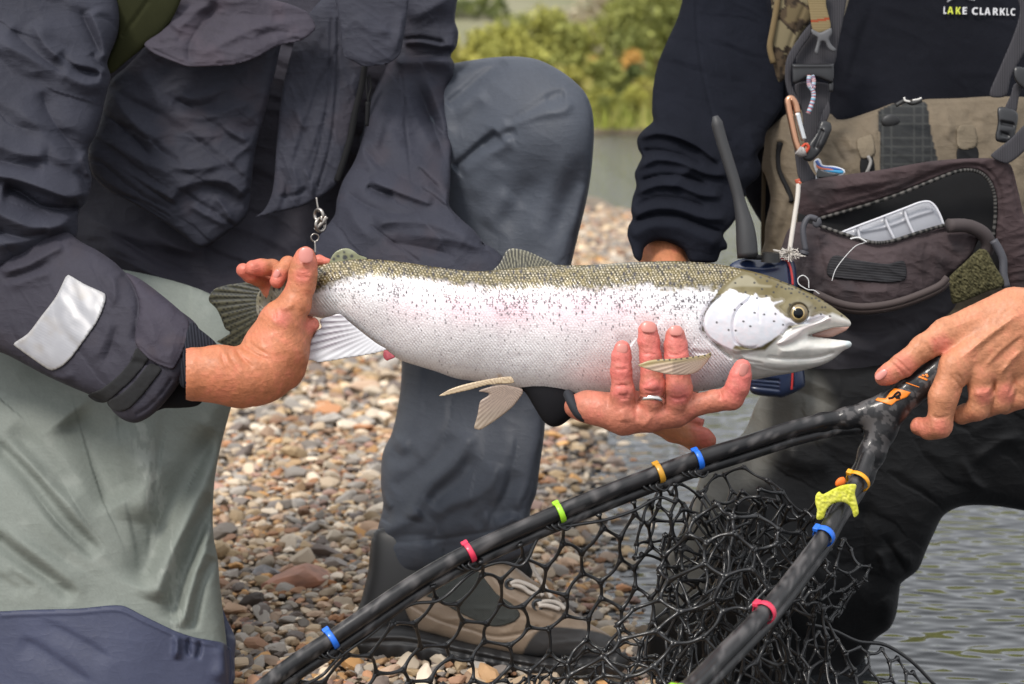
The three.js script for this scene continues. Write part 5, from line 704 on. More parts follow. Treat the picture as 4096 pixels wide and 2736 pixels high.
// far hand under the belly, with a ring
{
  const pinky = chain(jn(wN, [[683, 412, -6, 33], [672, 500, -6, 38], [668, 660, -8, 41], [690, 905, 2, 46], [650, 1170, 40, 56]]), 16), ringf = chain(jn(wN, [[974, 210, 10, 40], [985, 330, 6, 42], [1002, 500, 0, 42], [1026, 840, -2, 49], [1010, 1000, 16, 44], [985, 1190, 40, 48]]), 16), mid = chain(jn(wN, [[1287, 265, 12, 40], [1292, 380, 8, 45], [1302, 520, 2, 47], [1330, 870, -4, 52], [1310, 1000, 20, 47], [1270, 1150, 44, 48]]), 16), idx = chain(jn(wN, [[2050, 630, -10, 35], [2030, 720, -12, 42], [1995, 850, -8, 46], [1930, 975, 6, 46], [1730, 1010, 20, 42], [1450, 1070, 40, 48]]), 18);
  const palm = chain(jn(wN, [[150, 1075, 125, 46], [300, 1085, 75, 50], [470, 1120, 60, 52], [700, 1195, 50, 62], [1000, 1195, 55, 50], [1290, 1150, 60, 46], [1440, 1090, 70, 46]]), 50), under = chain(jn(wN, [[300, 1060, 120, 55], [750, 1120, 130, 70], [1250, 1080, 140, 66], [1450, 1050, 140, 55]]), 50);
  const crease = foldField([[4, 6, 6, wN([600, 850], [680, 830], [770, 850])], [5, 7, 7, wN([620, 930], [690, 950], [770, 925])], [4, 6, 6, wN([640, 975], [700, 985], [760, 965])], [3.5, 5, 5, wN([920, 880], [1030, 900], [1130, 870])], [4, 6, 6, wN([930, 930], [1030, 945], [1130, 920])], [3, 5, 5, wN([590, 640], [660, 655], [750, 640])], [2.6, 5, 5, wN([900, 480], [990, 470], [1080, 485])], [2.6, 5, 5, wN([1190, 470], [1300, 485], [1400, 450])], [4, 7, 7, wN([1220, 965], [1330, 985], [1430, 950])], [4, 7, 7, wN([1790, 880], [1810, 940], [1780, 1010])], [-6, 20, 20, wN([1000, 800], [1040, 860], [1090, 800])], [-6, 24, 24, wN([660, 1100], [700, 1180], [700, 1260])], [4, 10, 10, wN([830, 1060], [840, 1160], [860, 1250])], [-5, 16, 16, wN([900, 1320], [980, 1230], [1040, 1150])]]);
  const sdf = (x, y, z) => { let f = Math.min(pinky(x, y, z), ringf(x, y, z), mid(x, y, z), idx(x, y, z)), p = smin(palm(x, y, z), under(x, y, z), 40), d = smin(f, p, 14); if (Math.abs(d) < 30 && z < 70) d += 1.6 * crease(x, y) + 0.9 * vnoise(x * 0.1, y * 0.1 + z * 0.05, 5); return d; };
  const reds = [...wN([683, 560], [980, 400], [1300, 440], [2040, 700]).map((p) => [...p, 160]), ...wN([690, 900], [1030, 860], [1330, 930], [1990, 850]).map((p) => [...p, 70])];
  part('hand', skinMesh(sdf, [2180, 1260, -90, 3020, 1770, 270], 5.6, 1.243, skinTone([0.47, 0.165, 0.105], [0.57, 0.15, 0.125], reds)), skinMat, angler, 'cold reddened hand cradling the belly of the trout');
  const hand = angler.children[angler.children.length - 1];
  nail(hand, ...wN([678, 410])[0], 1.2346, 23, 20, 0, 0, -0.15); nail(hand, ...wN([985, 165])[0], 1.2356, 31, 23, 0.05, 0, -0.25); nail(hand, ...wN([1295, 205])[0], 1.2358, 27, 21, 0, 0, -0.25); nail(hand, ...wN([2072, 655])[0], 1.2318, 21, 27, 0.35, 0.35, -0.1);
  // bracelet cord at the wrist
  part('wrist_band', tube(jn(wN, [[70, 940, 120, 0], [120, 1050, 68, 0], [190, 1160, 58, 0], [330, 1222, 90, 0]]).map((p) => [p[0], p[1], 1.243 + p[2] * 1.243 / FOCAL]), 0.0042, { sides: 10, flat: 1.4 }), std({ color: [0.012, 0.014, 0.02], roughness: 0.8 }), angler);
  // ring
  const g = new THREE.TorusGeometry(0.00935, 0.0016, 12, 48); g.scale(1, 1, 1.7); g.rotateX(Math.PI / 2 - 0.42); g.rotateZ(-0.06); g.rotateX(-PITCH); const c = W(...wN([1018, 1012])[0], 1.2455); g.translate(c.x, c.y, c.z);
  lone('finger_ring', g, phys({ color: [0.75, 0.73, 0.7], roughness: 0.25, metalness: 1 }), 'plain silver ring on a finger under the trout', 'ring');
}
// swivel clip hanging at the jacket hem
{
  const steel = phys({ color: [0.36, 0.33, 0.3], roughness: 0.3, metalness: 1 }), b = W(1260, 1010, 1.4), clip = thing('metal_clip', 'small shiny metal clip with swivel hanging from the jacket hem', 'clip', b);
  const ringAt = (f, r, th, turn, name) => { const g = new THREE.TorusGeometry(r, th, 8, 24), c = W(...f, 1.4); g.rotateY(turn); g.translate(c.x, c.y, c.z); part(name, g, steel, clip); };
  ringAt(wA([1975, 1490])[0], 0.0034, 0.0007, 0.3, 'ring'); ringAt(wA([2010, 1410])[0], 0.0058, 0.0015, 0.9, 'ring'); ringAt(wA([2000, 1350])[0], 0.0052, 0.0016, -0.7, 'ring'); ringAt(wA([2030, 1375])[0], 0.004, 0.0012, 1.2, 'ring');
  part('wire', tube(wA([1975, 1515], [1977, 1545], [1978, 1590]).map((p) => [...p, 1.4]), 0.0008, { sides: 6 }), steel, clip);
  part('bar', tube(wA([1975, 1440], [2020, 1400], [2050, 1360]).map((p) => [...p, 1.397]), 0.0018, { sides: 8, flat: 0.5 }), steel, clip);
  part('wire', tube(wA([2000, 1330], [1990, 1280], [1985, 1240]).map((p) => [...p, 1.42]), 0.0009, { sides: 6 }), steel, clip);
}
// ---------- the second angler ----------
const angler2 = thing('person', 'crouching person in black sweatshirt and tan chest waders holding the landing net handle', 'person', W(3300, 2736, 1.6).setY(0));
const fleece = phys({ vertexColors: true, roughness: 0.95, specularIntensity: 0.12, sheen: 0.06, sheenRoughness: 0.5, sheenColor: [0.35, 0.38, 0.5], bumpMap: weave, bumpScale: 0.0006 });
const BK = [0.0085, 0.009, 0.0125];
const chest = relief({ cell: 10, k: 0.3, cap: 240, d: [[2700, -300, 1.7], [3400, -300, 1.66], [4100, -300, 1.68], [3000, 500, 1.66], [3500, 500, 1.62], [4100, 500, 1.64], [3500, 1100, 1.64]], poly: wS([2750, -500], [3400, -560], [4300, -500], [4450, 200], [4400, 1100], [3900, 1250], [3300, 1200], [3050, 900], [2900, 600], [2800, 200]),
  folds: [[14, 30, 30, wC([1340, 60], [1280, 300], [1220, 560])], [-12, 20, 20, wC([1420, 0], [1340, 250], [1260, 520])]], disp: wrinkle(5, 0.006, 51, 0.3), color: cloth(BK, 0.2, 52) });
const shirt = part('sweatshirt', chest.geo, fleece, angler2);
const armPoly = cat(wC([420, -500], [340, -60], [300, 100], [240, 235], [190, 355], [160, 500], [154, 640], [160, 690], [105, 740], [70, 790], [76, 850], [96, 890], [78, 935], [55, 990], [64, 1060], [44, 1125], [34, 1200], [42, 1245], [18, 1295], [14, 1345], [34, 1405], [52, 1465], [82, 1492], [96, 1478], [114, 1408], [180, 1374], [270, 1388], [340, 1432], [372, 1492], [430, 1500], [520, 1492], [548, 1432], [580, 1420], [582, 1390], [560, 1340], [602, 1290], [640, 1230], [652, 1160], [692, 1110], [684, 1080], [760, 1010], [776, 950], [756, 880], [792, 830], [804, 760], [850, 690], [900, 600], [900, 300], [880, 0], [900, -500]));
const arm2 = relief({ fs: 1.3, cell: 6, k: 0.62, cap: 200, d: [[2750, -300, 1.66], [3100, -300, 1.7], [2650, 300, 1.58], [3050, 300, 1.62], [2600, 700, 1.5], [2950, 700, 1.53], [2600, 1020, 1.43], [2850, 1000, 1.45]], poly: armPoly,
  folds: [[-5, 6, 6, wC([405, -50], [410, 150], [425, 300], [450, 450], [500, 650], [540, 760]), 0.1], [18, 40, 30, wC([160, 560], [200, 660], [300, 760], [430, 860])], [34, 30, 14, wC([75, 790], [180, 760], [320, 790], [440, 850], [540, 930]), 0.4], [-26, 14, 20, wC([90, 860], [200, 860], [330, 890], [450, 950]), 0.5], [30, 26, 14, wC([70, 960], [180, 910], [330, 930], [470, 990], [600, 1000]), 0.4], [-26, 12, 20, wC([70, 1040], [200, 1000], [350, 1010], [480, 1060]), 0.5], [30, 26, 14, wC([55, 1110], [170, 1060], [300, 1060], [440, 1110], [560, 1120]), 0.4], [-24, 14, 18, wC([50, 1180], [180, 1130], [330, 1140], [480, 1190]), 0.5], [28, 24, 16, wC([40, 1240], [150, 1190], [300, 1190], [450, 1240], [590, 1250]), 0.4], [-28, 12, 16, wC([30, 1275], [140, 1235], [300, 1235], [450, 1290], [570, 1330]), 0.4], [24, 30, 30, wC([30, 1350], [150, 1290], [300, 1290], [430, 1340], [540, 1400]), 0.3], [16, 26, 20, wC([250, 1100], [330, 1000], [420, 940])], [20, 40, 30, wC([700, 700], [740, 820], [760, 900])], [-18, 24, 24, wC([560, 760], [640, 860], [700, 960])], [20, 30, 20, wC([520, 900], [600, 980], [680, 1060])]], disp: both(wrinkle(4, 0.009, 53, 0.4), creases(10, 150, 1.9, 231)), color: cloth([0.0095, 0.0105, 0.0155], 0.25, 54) });
part('sleeve', arm2.geo, fleece, shirt);
// his wrist, and the hand behind the trout whose fingers show under it
{
  const wr = chain([[2640, 870, 480, 85], [2655, 1010, 375, 90], [2680, 1200, 160, 95], [2700, 1480, -20, 105], [2690, 1640, -60, 80]], 60), a = chain(jn(wN, [[1180, 1080, -60, 60], [1290, 1190, -80, 36], [1440, 1225, -90, 22], [1560, 1256, -95, 18.5]]), 24), b = chain(jn(wN, [[1050, 1150, -60, 70], [1280, 1310, -90, 44], [1470, 1400, -110, 40], [1600, 1425, -115, 36], [1665, 1465, -115, 31]]), 24), c = chain(jn(wN, [[1000, 1180, -40, 60], [1250, 1370, -60, 34], [1500, 1490, -70, 26], [1690, 1530, -80, 22]]), 24);
  const knuckle = foldField([[3.5, 6, 6, wN([1440, 1330], [1470, 1390], [1460, 1460])], [3, 5, 5, wN([1480, 1340], [1500, 1400], [1500, 1470])]]);
  const sdf = (x, y, z) => { let d = smin(wr(x, y, z), Math.min(a(x, y, z), b(x, y, z), c(x, y, z)), 30); if (Math.abs(d) < 20) d += knuckle(x, y); return d; };
  const [f1, f2] = wN([1560, 1256], [1660, 1460]);
  part('hand', skinMesh(sdf, [2520, 770, -190, 2890, 1830, 590], 7, 1.39, skinTone([0.42, 0.165, 0.08], [0.46, 0.12, 0.085], [[...f1, 70], [...f2, 90]])), skinMat, angler2, 'hand behind the trout with fingers showing below it');
  nail(angler2.children[angler2.children.length - 1], ...wN([1590, 1240])[0], 1.368, 12, 11, 0.3, 0.4, 0.3);
}
// chest waders
const TAN = [0.135, 0.108, 0.077], tanMat = phys({ vertexColors: true, roughness: 0.85, specularIntensity: 0.3, bumpMap: crinkle, bumpScale: 0.001 });
const bib = relief({ cell: 7, k: 0.34, cap: 190, back: 0.4, d: [[3050, 600, 1.6], [3500, 600, 1.56], [4100, 600, 1.58], [3050, 1000, 1.58], [3500, 1100, 1.54], [4100, 1100, 1.56], [3100, 1500, 1.56], [4100, 1500, 1.56]], poly: cat(wC([800, 762], [840, 720], [870, 690], [935, 640], [1020, 620], [1180, 652], [1205, 680], [1260, 680], [1330, 660], [1440, 622], [1530, 588], [1560, 602], [1592, 572], [1680, 572], [1722, 565], [1900, 560], [2060, 550], [2180, 550], [2320, 556], [2700, 600], [2700, 1400], [2600, 2200], [2200, 2350], [1400, 2300], [900, 2000], [780, 1600], [775, 1450], [795, 1380], [800, 1280], [830, 1130], [800, 1000], [780, 960], [792, 860])),
  folds: [[12, 14, 10, wC([1180, 670], [1260, 695], [1440, 640], [1540, 604]), 0.2], [8, 8, 8, wC([1722, 580], [1900, 574], [2180, 564]), 0.1], [-9, 7, 7, wC([1450, 640], [1450, 800], [1470, 960]), 0.1], [-9, 7, 7, wC([1722, 600], [1745, 760], [1772, 915]), 0.1], [-30, 14, 18, wC([895, 800], [875, 880], [880, 960], [910, 1040], [950, 1120], [960, 1200]), 0.3], [18, 18, 14, wC([850, 720], [830, 860], [850, 1000], [890, 1100])], [16, 20, 20, wC([1230, 740], [1280, 800], [1300, 880])], [-12, 14, 14, wC([1180, 800], [1220, 880], [1260, 940])], [12, 16, 16, wC([1800, 640], [1850, 700], [1840, 800])], [12, 18, 18, wC([2050, 620], [2030, 720], [2080, 820])], [-14, 20, 20, wC([1950, 620], [1980, 690], [2060, 690])], [16, 20, 16, wC([900, 1150], [860, 1280], [840, 1400])], [-10, 16, 16, wC([960, 1100], [920, 1260], [880, 1400])]], disp: wrinkle(5, 0.01, 55, 0.7), color: (() => { const a = cloth(TAN, 0.22, 56, [0.12, 0.1, 0.08]); const dark = inPoly(wC([1445, 640], [1530, 592], [1560, 606], [1592, 576], [1690, 576], [1722, 600], [1745, 760], [1775, 960], [1470, 990], [1455, 800])); const grid = (x, y) => (Math.abs(((x / 11.5) % 1) - 0.5) > 0.42 || Math.abs(((y / 11.5) % 1) - 0.5) > 0.42); return (x, y) => { const q = dark(x, y, 10); return q > 0 ? (grid(x, y) ? [0.042, 0.043, 0.042] : [0.024, 0.025, 0.026]) : a(x, y); }; })() });
const bibMesh = part('chest_waders', bib.geo, tanMat, angler2);
{
  const tab = (p) => part('fabric_tab', laid(bib, wC(...p), 8, { off: 4, blur: 6, color: cloth([0.15, 0.122, 0.087], 0.15, 58) }).geo, tanMat, bibMesh);
  tab([[1322, 802], [1380, 772], [1410, 770], [1428, 862], [1410, 892], [1345, 902]]); tab([[1900, 722], [1990, 720], [2003, 835], [1903, 847]]);
  part('webbing_tab', laid(bib, wC([1898, 847], [2006, 840], [2006, 930], [1904, 935]), 4, { off: 2 }).geo, blackMat, bibMesh); part('pocket_opening', laid(bib, wC([1345, 902], [1410, 892], [1420, 1000], [1350, 1010]), 3, { off: 1 }).geo, blackMat, bibMesh);
  part('zip_pull', tube(wC([1385, 890], [1400, 920], [1390, 960], [1375, 990]).map((p) => [...p, bib.at(p[0], p[1]) - 0.006]), 0.0018, { sides: 6 }), std({ color: [0.2, 0.19, 0.18], roughness: 0.5 }), bibMesh);
  const c = W(...wC([1512, 690])[0], bib.at(...wC([1512, 690])[0]) - 0.002), g = new THREE.SphereGeometry(1, 24, 12); g.scale(0.0088, 0.0066, 0.003); g.rotateZ(0.1); g.translate(c.x, c.y, c.z); part('snap_button', g, std({ color: [0.014, 0.014, 0.015], roughness: 0.5 }), bibMesh);
  part('drawcord', tube(wC([1545, 600], [1600, 575], [1640, 590], [1690, 572]).map((p) => [...p, 1.525]), 0.0022, { sides: 6 }), std({ color: [0.02, 0.02, 0.02], roughness: 0.6 }), bibMesh);
  for (const p of [[[1592, 555], [1596, 572], [1625, 580]], [[1640, 572], [1675, 566], [1690, 558]]]) part('cord_hook', tube(wC(...p).map((q) => [...q, 1.52]), 0.001, { sides: 6 }), std({ color: [0.6, 0.58, 0.55], roughness: 0.3 }), bibMesh);
  part('zip', tube(wC([888, 812], [876, 880], [880, 950], [895, 1000], [930, 1070], [955, 1150]).map((p) => [...p, bib.at(p[0], p[1]) - 0.001]), 0.0036, { sides: 8, flat: 0.6 }), blackMat, bibMesh);
}
// trouser part of the waders: crouched legs
const DK = [0.008, 0.008, 0.0085];
const legs2 = relief({ cell: 7, k: 0.5, cap: 260, d: [[2900, 1600, 1.5], [3300, 1700, 1.48], [3900, 1600, 1.5], [2700, 2300, 1.5], [3100, 2300, 1.46], [3550, 2200, 1.5], [2900, 2900, 1.55], [3400, 2700, 1.56], [4200, 1850, 1.53]], poly: cat(wH([-40, 1300], [40, 1120], [120, 1000], [320, 900], [700, 860], [1100, 800], [1719, 760], [2100, 740], [2200, 1500]), wJ([2520, 470], [2348, 425], [2150, 396], [2000, 402], [1905, 450], [1850, 550], [1805, 650], [1762, 750], [1690, 808], [1665, 830], [1655, 900], [1640, 1000], [1605, 1075], [1520, 1140], [1480, 1210], [1440, 1320], [1400, 1600], [800, 1800], [240, 1600], [250, 1250], [290, 950], [325, 840], [375, 690], [435, 555], [510, 415], [545, 265], [605, 145])),
  folds: [[24, 60, 50, wJ([1000, 100], [1150, 160], [1300, 150])], [18, 26, 26, wJ([1620, 600], [1680, 690], [1760, 740])], [-18, 20, 20, wJ([1560, 560], [1640, 680], [1700, 780])], [16, 22, 22, wJ([2050, 180], [2200, 60], [2348, 0])], [-20, 40, 40, wJ([1500, 300], [1450, 600], [1500, 900])], [24, 40, 30, wJ([1560, 900], [1600, 980], [1560, 1080])], [16, 20, 14, wJ([1540, 640], [1570, 720], [1580, 780])], [14, 30, 22, wH([330, 960], [450, 1010], [560, 1080])], [-12, 26, 26, wH([200, 1010], [400, 1080], [560, 1160])], [14, 20, 20, wJ([2000, 120], [2060, 250], [2160, 330])], [16, 40, 40, wJ([640, 300], [600, 500], [520, 700])]], disp: both(wrinkle(4, 0.006, 61, 0.4), creases(12, 190, 2.3, 232)), color: (() => { const a = cloth(DK, 0.2, 62), b = cloth([0.15, 0.146, 0.13], 0.12, 63); const up = inPoly(wJ([300, -300], [700, -400], [1100, -400], [1280, -200], [1250, 0], [1000, 60], [900, 260], [700, 400], [640, 700], [560, 900], [380, 1000], [200, 1000])); return (x, y) => mix3(a(x, y), b(x, y), sstep(-40, 60, up(x, y, 80)) * 0.8); })() });
part('wader_legs', legs2.geo, phys({ vertexColors: true, roughness: 0.45, specularIntensity: 0.32, bumpMap: crinkle, bumpScale: 0.0006 }), bibMesh, 'dark wet wader legs');
// suspenders
{
  const web = (x, y) => 1.8 * Math.sin(x * 0.75), webCol = (x, y) => mix3([0.028, 0.027, 0.031], [0.058, 0.056, 0.063], 0.5 + 0.5 * Math.sin(x * 0.75)), webMat = phys({ specularIntensity: 0.35, vertexColors: true, roughness: 0.85 });
  const sus = thing('suspenders', 'grey webbing wader suspenders with black buckles over the black sweatshirt', 'suspenders', W(3200, 900, 1.56));
  const strap = (p, d, o = {}) => part('strap', relief({ poly: wC(...p), d, k: 0.4, cap: 7, cell: 4.5, disp: web, color: webCol, ...o }).geo, webMat, sus);
  strap([[1100, -80], [1060, 130], [1000, 210], [985, 380], [1182, 380], [1216, 250], [1250, 80], [1256, -80]], 1.525); strap([[970, 480], [1166, 480], [1168, 560], [1160, 640], [1100, 760], [1045, 850], [1020, 800], [1010, 640]], 1.522);
  strap([[1060, 135], [985, 225], [922, 335], [913, 460], [942, 562], [988, 602], [1000, 588], [972, 536], [948, 470], [952, 380], [1002, 280], [1062, 195]], 1.515); strap([[2230, -80], [2252, 60], [2215, 200], [2140, 380], [2078, 545], [2170, 548], [2205, 430], [2280, 300], [2400, 100], [2400, -80]], 1.53);
  strap([[2300, 700], [2200, 790], [2085, 885], [2110, 910], [2185, 932], [2300, 830]], 1.46); strap([[965, 800], [985, 1000], [1020, 1050], [1090, 1020], [1060, 960], [1010, 860]], 1.5); strap([[1158, 580], [1110, 680], [1090, 760], [1110, 770], [1170, 640]], 1.51);
  strap([[2220, 480], [2200, 540], [2160, 640], [2225, 650], [2250, 540], [2290, 470]], 1.5);
  const bm = phys({ color: [0.014, 0.014, 0.016], roughness: 0.35 }), bk = (p, d, o = {}) => part('buckle', relief({ poly: wC(...p), d, k: 0.6, cap: 18, cell: 5, ...o }).geo, bm, sus);
  bk([[950, 364, 1], [1190, 362, 1], [1192, 420], [1182, 472], [1070, 440], [962, 480], [952, 420]], 1.508, { folds: [[8, 10, 8, wC([955, 372], [1186, 370]), 0.1]] }); bk([[1160, 470], [1188, 470], [1186, 520], [1164, 525]], 1.51);
  bk([[1120, 690], [1170, 700], [1178, 740], [1120, 860], [1060, 920], [1015, 905], [1040, 830], [1090, 760]], 1.485, { folds: [[-10, 7, 7, wC([1130, 740], [1080, 850]), 0.2], [8, 10, 8, wC([1150, 720], [1100, 850])]] });
  bk([[2130, 612], [2235, 640], [2230, 740], [2200, 810], [2115, 800], [2125, 700]], 1.485, { folds: [[-12, 8, 8, wC([2140, 700], [2220, 715]), 0.2], [-10, 8, 8, wC([2140, 760], [2190, 775]), 0.2]] }); bk([[2225, 380], [2300, 400], [2300, 520], [2240, 480], [2215, 430]], 1.49);
  // paracord pull on the buckle
  const cord = (i) => (t) => { const q = Math.floor(t * 22 + i) % 3; return q === 0 ? [0.32, 0.03, 0.04] : q === 1 ? [0.55, 0.55, 0.58] : [0.12, 0.3, 0.42]; };
  const pc = phys({ specularIntensity: 0.35, vertexColors: true, roughness: 0.8 }); [[[1052, 430], [1048, 470], [1056, 500]], [[1068, 430], [1076, 465], [1070, 500]], [[1048, 485], [1066, 505], [1080, 490]], [[1064, 500], [1076, 540], [1066, 590], [1044, 648]]].forEach((p, i) => part('cord_pull', tube(wC(...p).map((q) => [...q, 1.498]), 0.0022, { sides: 7, seg: 8, color: cord(i) }), pc, sus));
}
// backpack strap of camouflage cloth with a tan webbing tail and its side-release fork
{
  const camo = (x, y) => { const n = fbm(x * 0.018, y * 0.018, 71, 3); return n > 0.18 ? [0.13, 0.1, 0.055] : n > -0.05 ? [0.07, 0.05, 0.032] : n > -0.22 ? [0.03, 0.022, 0.016] : [0.18, 0.15, 0.09]; };
  const bp = thing('backpack_strap', 'brown camouflage backpack strap with tan webbing beside the suspenders', 'strap', W(3150, 500, 1.58));
  part('pad', relief({ poly: wC([850, -100], [840, 120], [828, 260], [850, 390], [880, 470], [930, 420], [960, 300], [1000, 200], [1060, 110], [1070, -100]), d: 1.555, k: 0.5, cap: 30, cell: 6, folds: [[-7, 6, 6, wC([1030, 20], [950, 220], [900, 420]), 0.1]], color: camo }).geo, phys({ specularIntensity: 0.35, vertexColors: true, roughness: 0.9 }), bp); part('binding', tube(wC([880, -60], [862, 60], [840, 180], [826, 270], [846, 360]).map((p) => [...p, 1.548]), 0.003, { sides: 8 }), std({ color: [0.13, 0.09, 0.04], roughness: 0.9 }), bp);
  part('webbing', relief({ poly: wC([1036, -80], [1052, 60], [1078, 182], [1172, 168], [1146, 20], [1146, -80]), d: 1.512, k: 0.4, cap: 7, cell: 4.5, disp: (x, y) => 1.2 * Math.sin(y * 0.8), color: (x, y) => Math.abs(y - 82 + (x - 3270) * 0.15) < 5 ? [0.25, 0.05, 0.02] : mix3([0.16, 0.12, 0.06], [0.22, 0.17, 0.09], 0.5 + 0.5 * Math.sin(y * 0.8)) }).geo, phys({ specularIntensity: 0.35, vertexColors: true, roughness: 0.8 }), bp);
  part('buckle_fork', relief({ poly: wC([1062, 165], [1110, 185], [1175, 160], [1182, 190], [1165, 225], [1180, 258], [1204, 282], [1192, 298], [1160, 280], [1138, 238], [1120, 240], [1108, 280], [1098, 312], [1080, 300], [1092, 250], [1096, 215], [1070, 200]), d: 1.505, k: 0.7, cap: 12, cell: 3.6 }).geo, std({ color: [0.075, 0.075, 0.08], roughness: 0.5 }), bp); part('edge_strap', relief({ poly: wC([1255, -80], [1290, -60], [1260, 60], [1245, 100], [1235, 60]), d: 1.56, k: 0.4, cap: 8, cell: 6 }).geo, std({ color: [0.13, 0.11, 0.08], roughness: 0.9 }), bp);
  lone('waist_strap', relief({ poly: wC([790, 860], [806, 900], [800, 1200], [800, 1470], [776, 1475], [776, 1200], [782, 950]), d: 1.6, k: 0.4, cap: 8, cell: 5 }).geo, std({ color: [0.06, 0.042, 0.022], roughness: 0.9 }), 'narrow brown strap hanging along the tan wader side', 'strap');
}
// chest lettering
{
  const font = await new FontLoader().loadAsync('fonts/droid/droid_sans_bold.typeface.json'), mw = std({ color: [0.6, 0.6, 0.62], roughness: 0.7 }), my = std({ color: [0.55, 0.6, 0.06], roughness: 0.7 });
  const put = (t, x, y, size, mat, w) => { const s = 1.55 / FOCAL, g = new TextGeometry(t, { font, size: size * s, depth: 0.0006, curveSegments: 5 }); g.computeBoundingBox(); const b = g.boundingBox; if (w) g.scale(w * s / (b.max.x - b.min.x), 1, 1); g.rotateZ(-0.025); g.rotateX(-PITCH); const p = W(x, y, chest.at(x, y) - 0.004); g.translate(p.x, p.y, p.z); part('chest_lettering', g, mat, shirt); };
  let x = 1812; for (const [t, w, m] of [['L', 24, mw], ['A', 42, my], ['K', 36, my], ['E', 32, mw], [' ', 22, null], ['C', 42, mw], ['L', 30, mw], ['A', 42, mw], ['R', 38, mw], ['K', 38, mw], ['L', 22, mw], ['C', 34, mw]]) { if (m) { const [p] = wC([x, 79 + (x - 1812) * 0.025]); put(t, p[0], p[1], 30, m, (w - 7) * 0.7015); } x += w + (t === ' ' ? 0 : 1.5); }
  for (const p of [[[1838, 10], [1860, -4], [1885, -18]], [[1935, -20], [1965, -6], [1994, 2]]]) part('chest_lettering', tube(wC(...p).map((q) => [...q, chest.at(q[0], Math.max(0, q[1])) - 0.003]), 0.0008, { sides: 5, flat: 0.4 }), std({ color: [0.3, 0.3, 0.32] }), shirt);
}
// chest pack
const PK = [0.05, 0.037, 0.039], packMat = phys({ vertexColors: true, roughness: 0.82, specularIntensity: 0.3, bumpMap: crinkle, bumpScale: 0.0014 });
const pack = thing('chest_pack', 'faded plum brown chest pack with its zip open and a box inside', 'bag', W(3650, 1500, 1.48));
const packCol = cloth(PK, 0.35, 81, [0.03, 0.027, 0.03]);
const packFront = relief({ cell: 6, k: 0.5, cap: 110, back: 0.25, d: [[3150, 950, 1.47], [3500, 950, 1.445], [3950, 950, 1.46], [3200, 1200, 1.45], [3500, 1250, 1.425], [3800, 1150, 1.45]], poly: cat(wC([898, 1395], [930, 1312], [990, 1265], [1100, 1288], [1280, 1348], [1420, 1387], [1500, 1382], [1700, 1322], [1840, 1287], [1990, 1292], [2052, 1330], [2070, 1400]), wH([1440, 90], [1390, 190], [1300, 290], [1240, 330], [1200, 375], [1080, 432], [900, 492], [700, 518], [560, 498], [440, 442], [300, 382], [205, 290], [190, 170])),
  folds: [[-10, 8, 8, wC([1000, 1300], [1120, 1320], [1280, 1380], [1420, 1415], [1520, 1410], [1720, 1350], [1850, 1315], [1990, 1320]), 0.1], [-14, 14, 20, wH([420, 60], [440, 180], [470, 300], [440, 420]), 0.4], [16, 20, 20, wH([1100, 140], [1190, 190], [1240, 260])], [-14, 18, 18, wH([1160, 100], [1260, 180], [1330, 220])], [14, 22, 16, wH([560, 400], [760, 420], [960, 390])], [-12, 14, 14, wH([640, 360], [700, 400], [720, 460])], [12, 16, 14, wH([980, 120], [1060, 220], [1080, 320])], [-10, 14, 14, wH([300, 100], [330, 220], [300, 320])]], disp: wrinkle(6, 0.012, 83, 0.3), color: packCol });
const packFrontMesh = part('front_panel', packFront.geo, packMat, pack);
const packTop = relief({ cell: 6, k: 0.5, cap: 60, back: 0.3, d: [[3200, 750, 1.5], [3600, 700, 1.47], [4000, 680, 1.47], [4100, 950, 1.48]], poly: wC([985, 1165], [1003, 1052], [1100, 1018], [1460, 968], [1750, 918], [2000, 902], [2130, 906], [2200, 942], [2240, 1080], [2290, 1260], [2420, 1420], [2400, 1900], [2230, 1850], [2180, 1600], [2130, 1480], [2100, 1390], [2116, 1200], [2107, 1100], [2072, 1020], [2012, 975], [1920, 968], [1750, 1028], [1550, 1108], [1300, 1188], [1110, 1246], [1000, 1240]),
  folds: [[-8, 6, 6, wC([1100, 1215], [1300, 1150], [1560, 1075], [1750, 995], [1920, 940], [2020, 945], [2090, 990], [2140, 1090], [2150, 1250]), 0.1], [12, 18, 14, wC([1120, 1080], [1300, 1060], [1500, 1030])], [-8, 10, 10, wC([1240, 1120], [1400, 1090], [1600, 1020])], [10, 16, 12, wC([1700, 960], [1900, 930], [2100, 930])], [-10, 7, 7, wC([2200, 950], [2225, 1100], [2260, 1260]), 0.1]], disp: wrinkle(5, 0.013, 85, -0.2), color: cloth([0.056, 0.039, 0.041], 0.3, 86, [0.032, 0.028, 0.03]) });
part('lid', packTop.geo, packMat, pack);
part('lining', relief({ poly: wC([1000, 1180], [1300, 1120], [1700, 980], [1950, 920], [2100, 960], [2180, 1150], [2180, 1400], [2100, 1600], [1500, 1620], [1050, 1500]), d: 1.506, k: 0.2, cap: 40, cell: 10, color: cloth([0.012, 0.012, 0.013], 0.2, 87) }).geo, phys({ specularIntensity: 0.35, vertexColors: true, roughness: 0.9 }), pack, 'black lining');
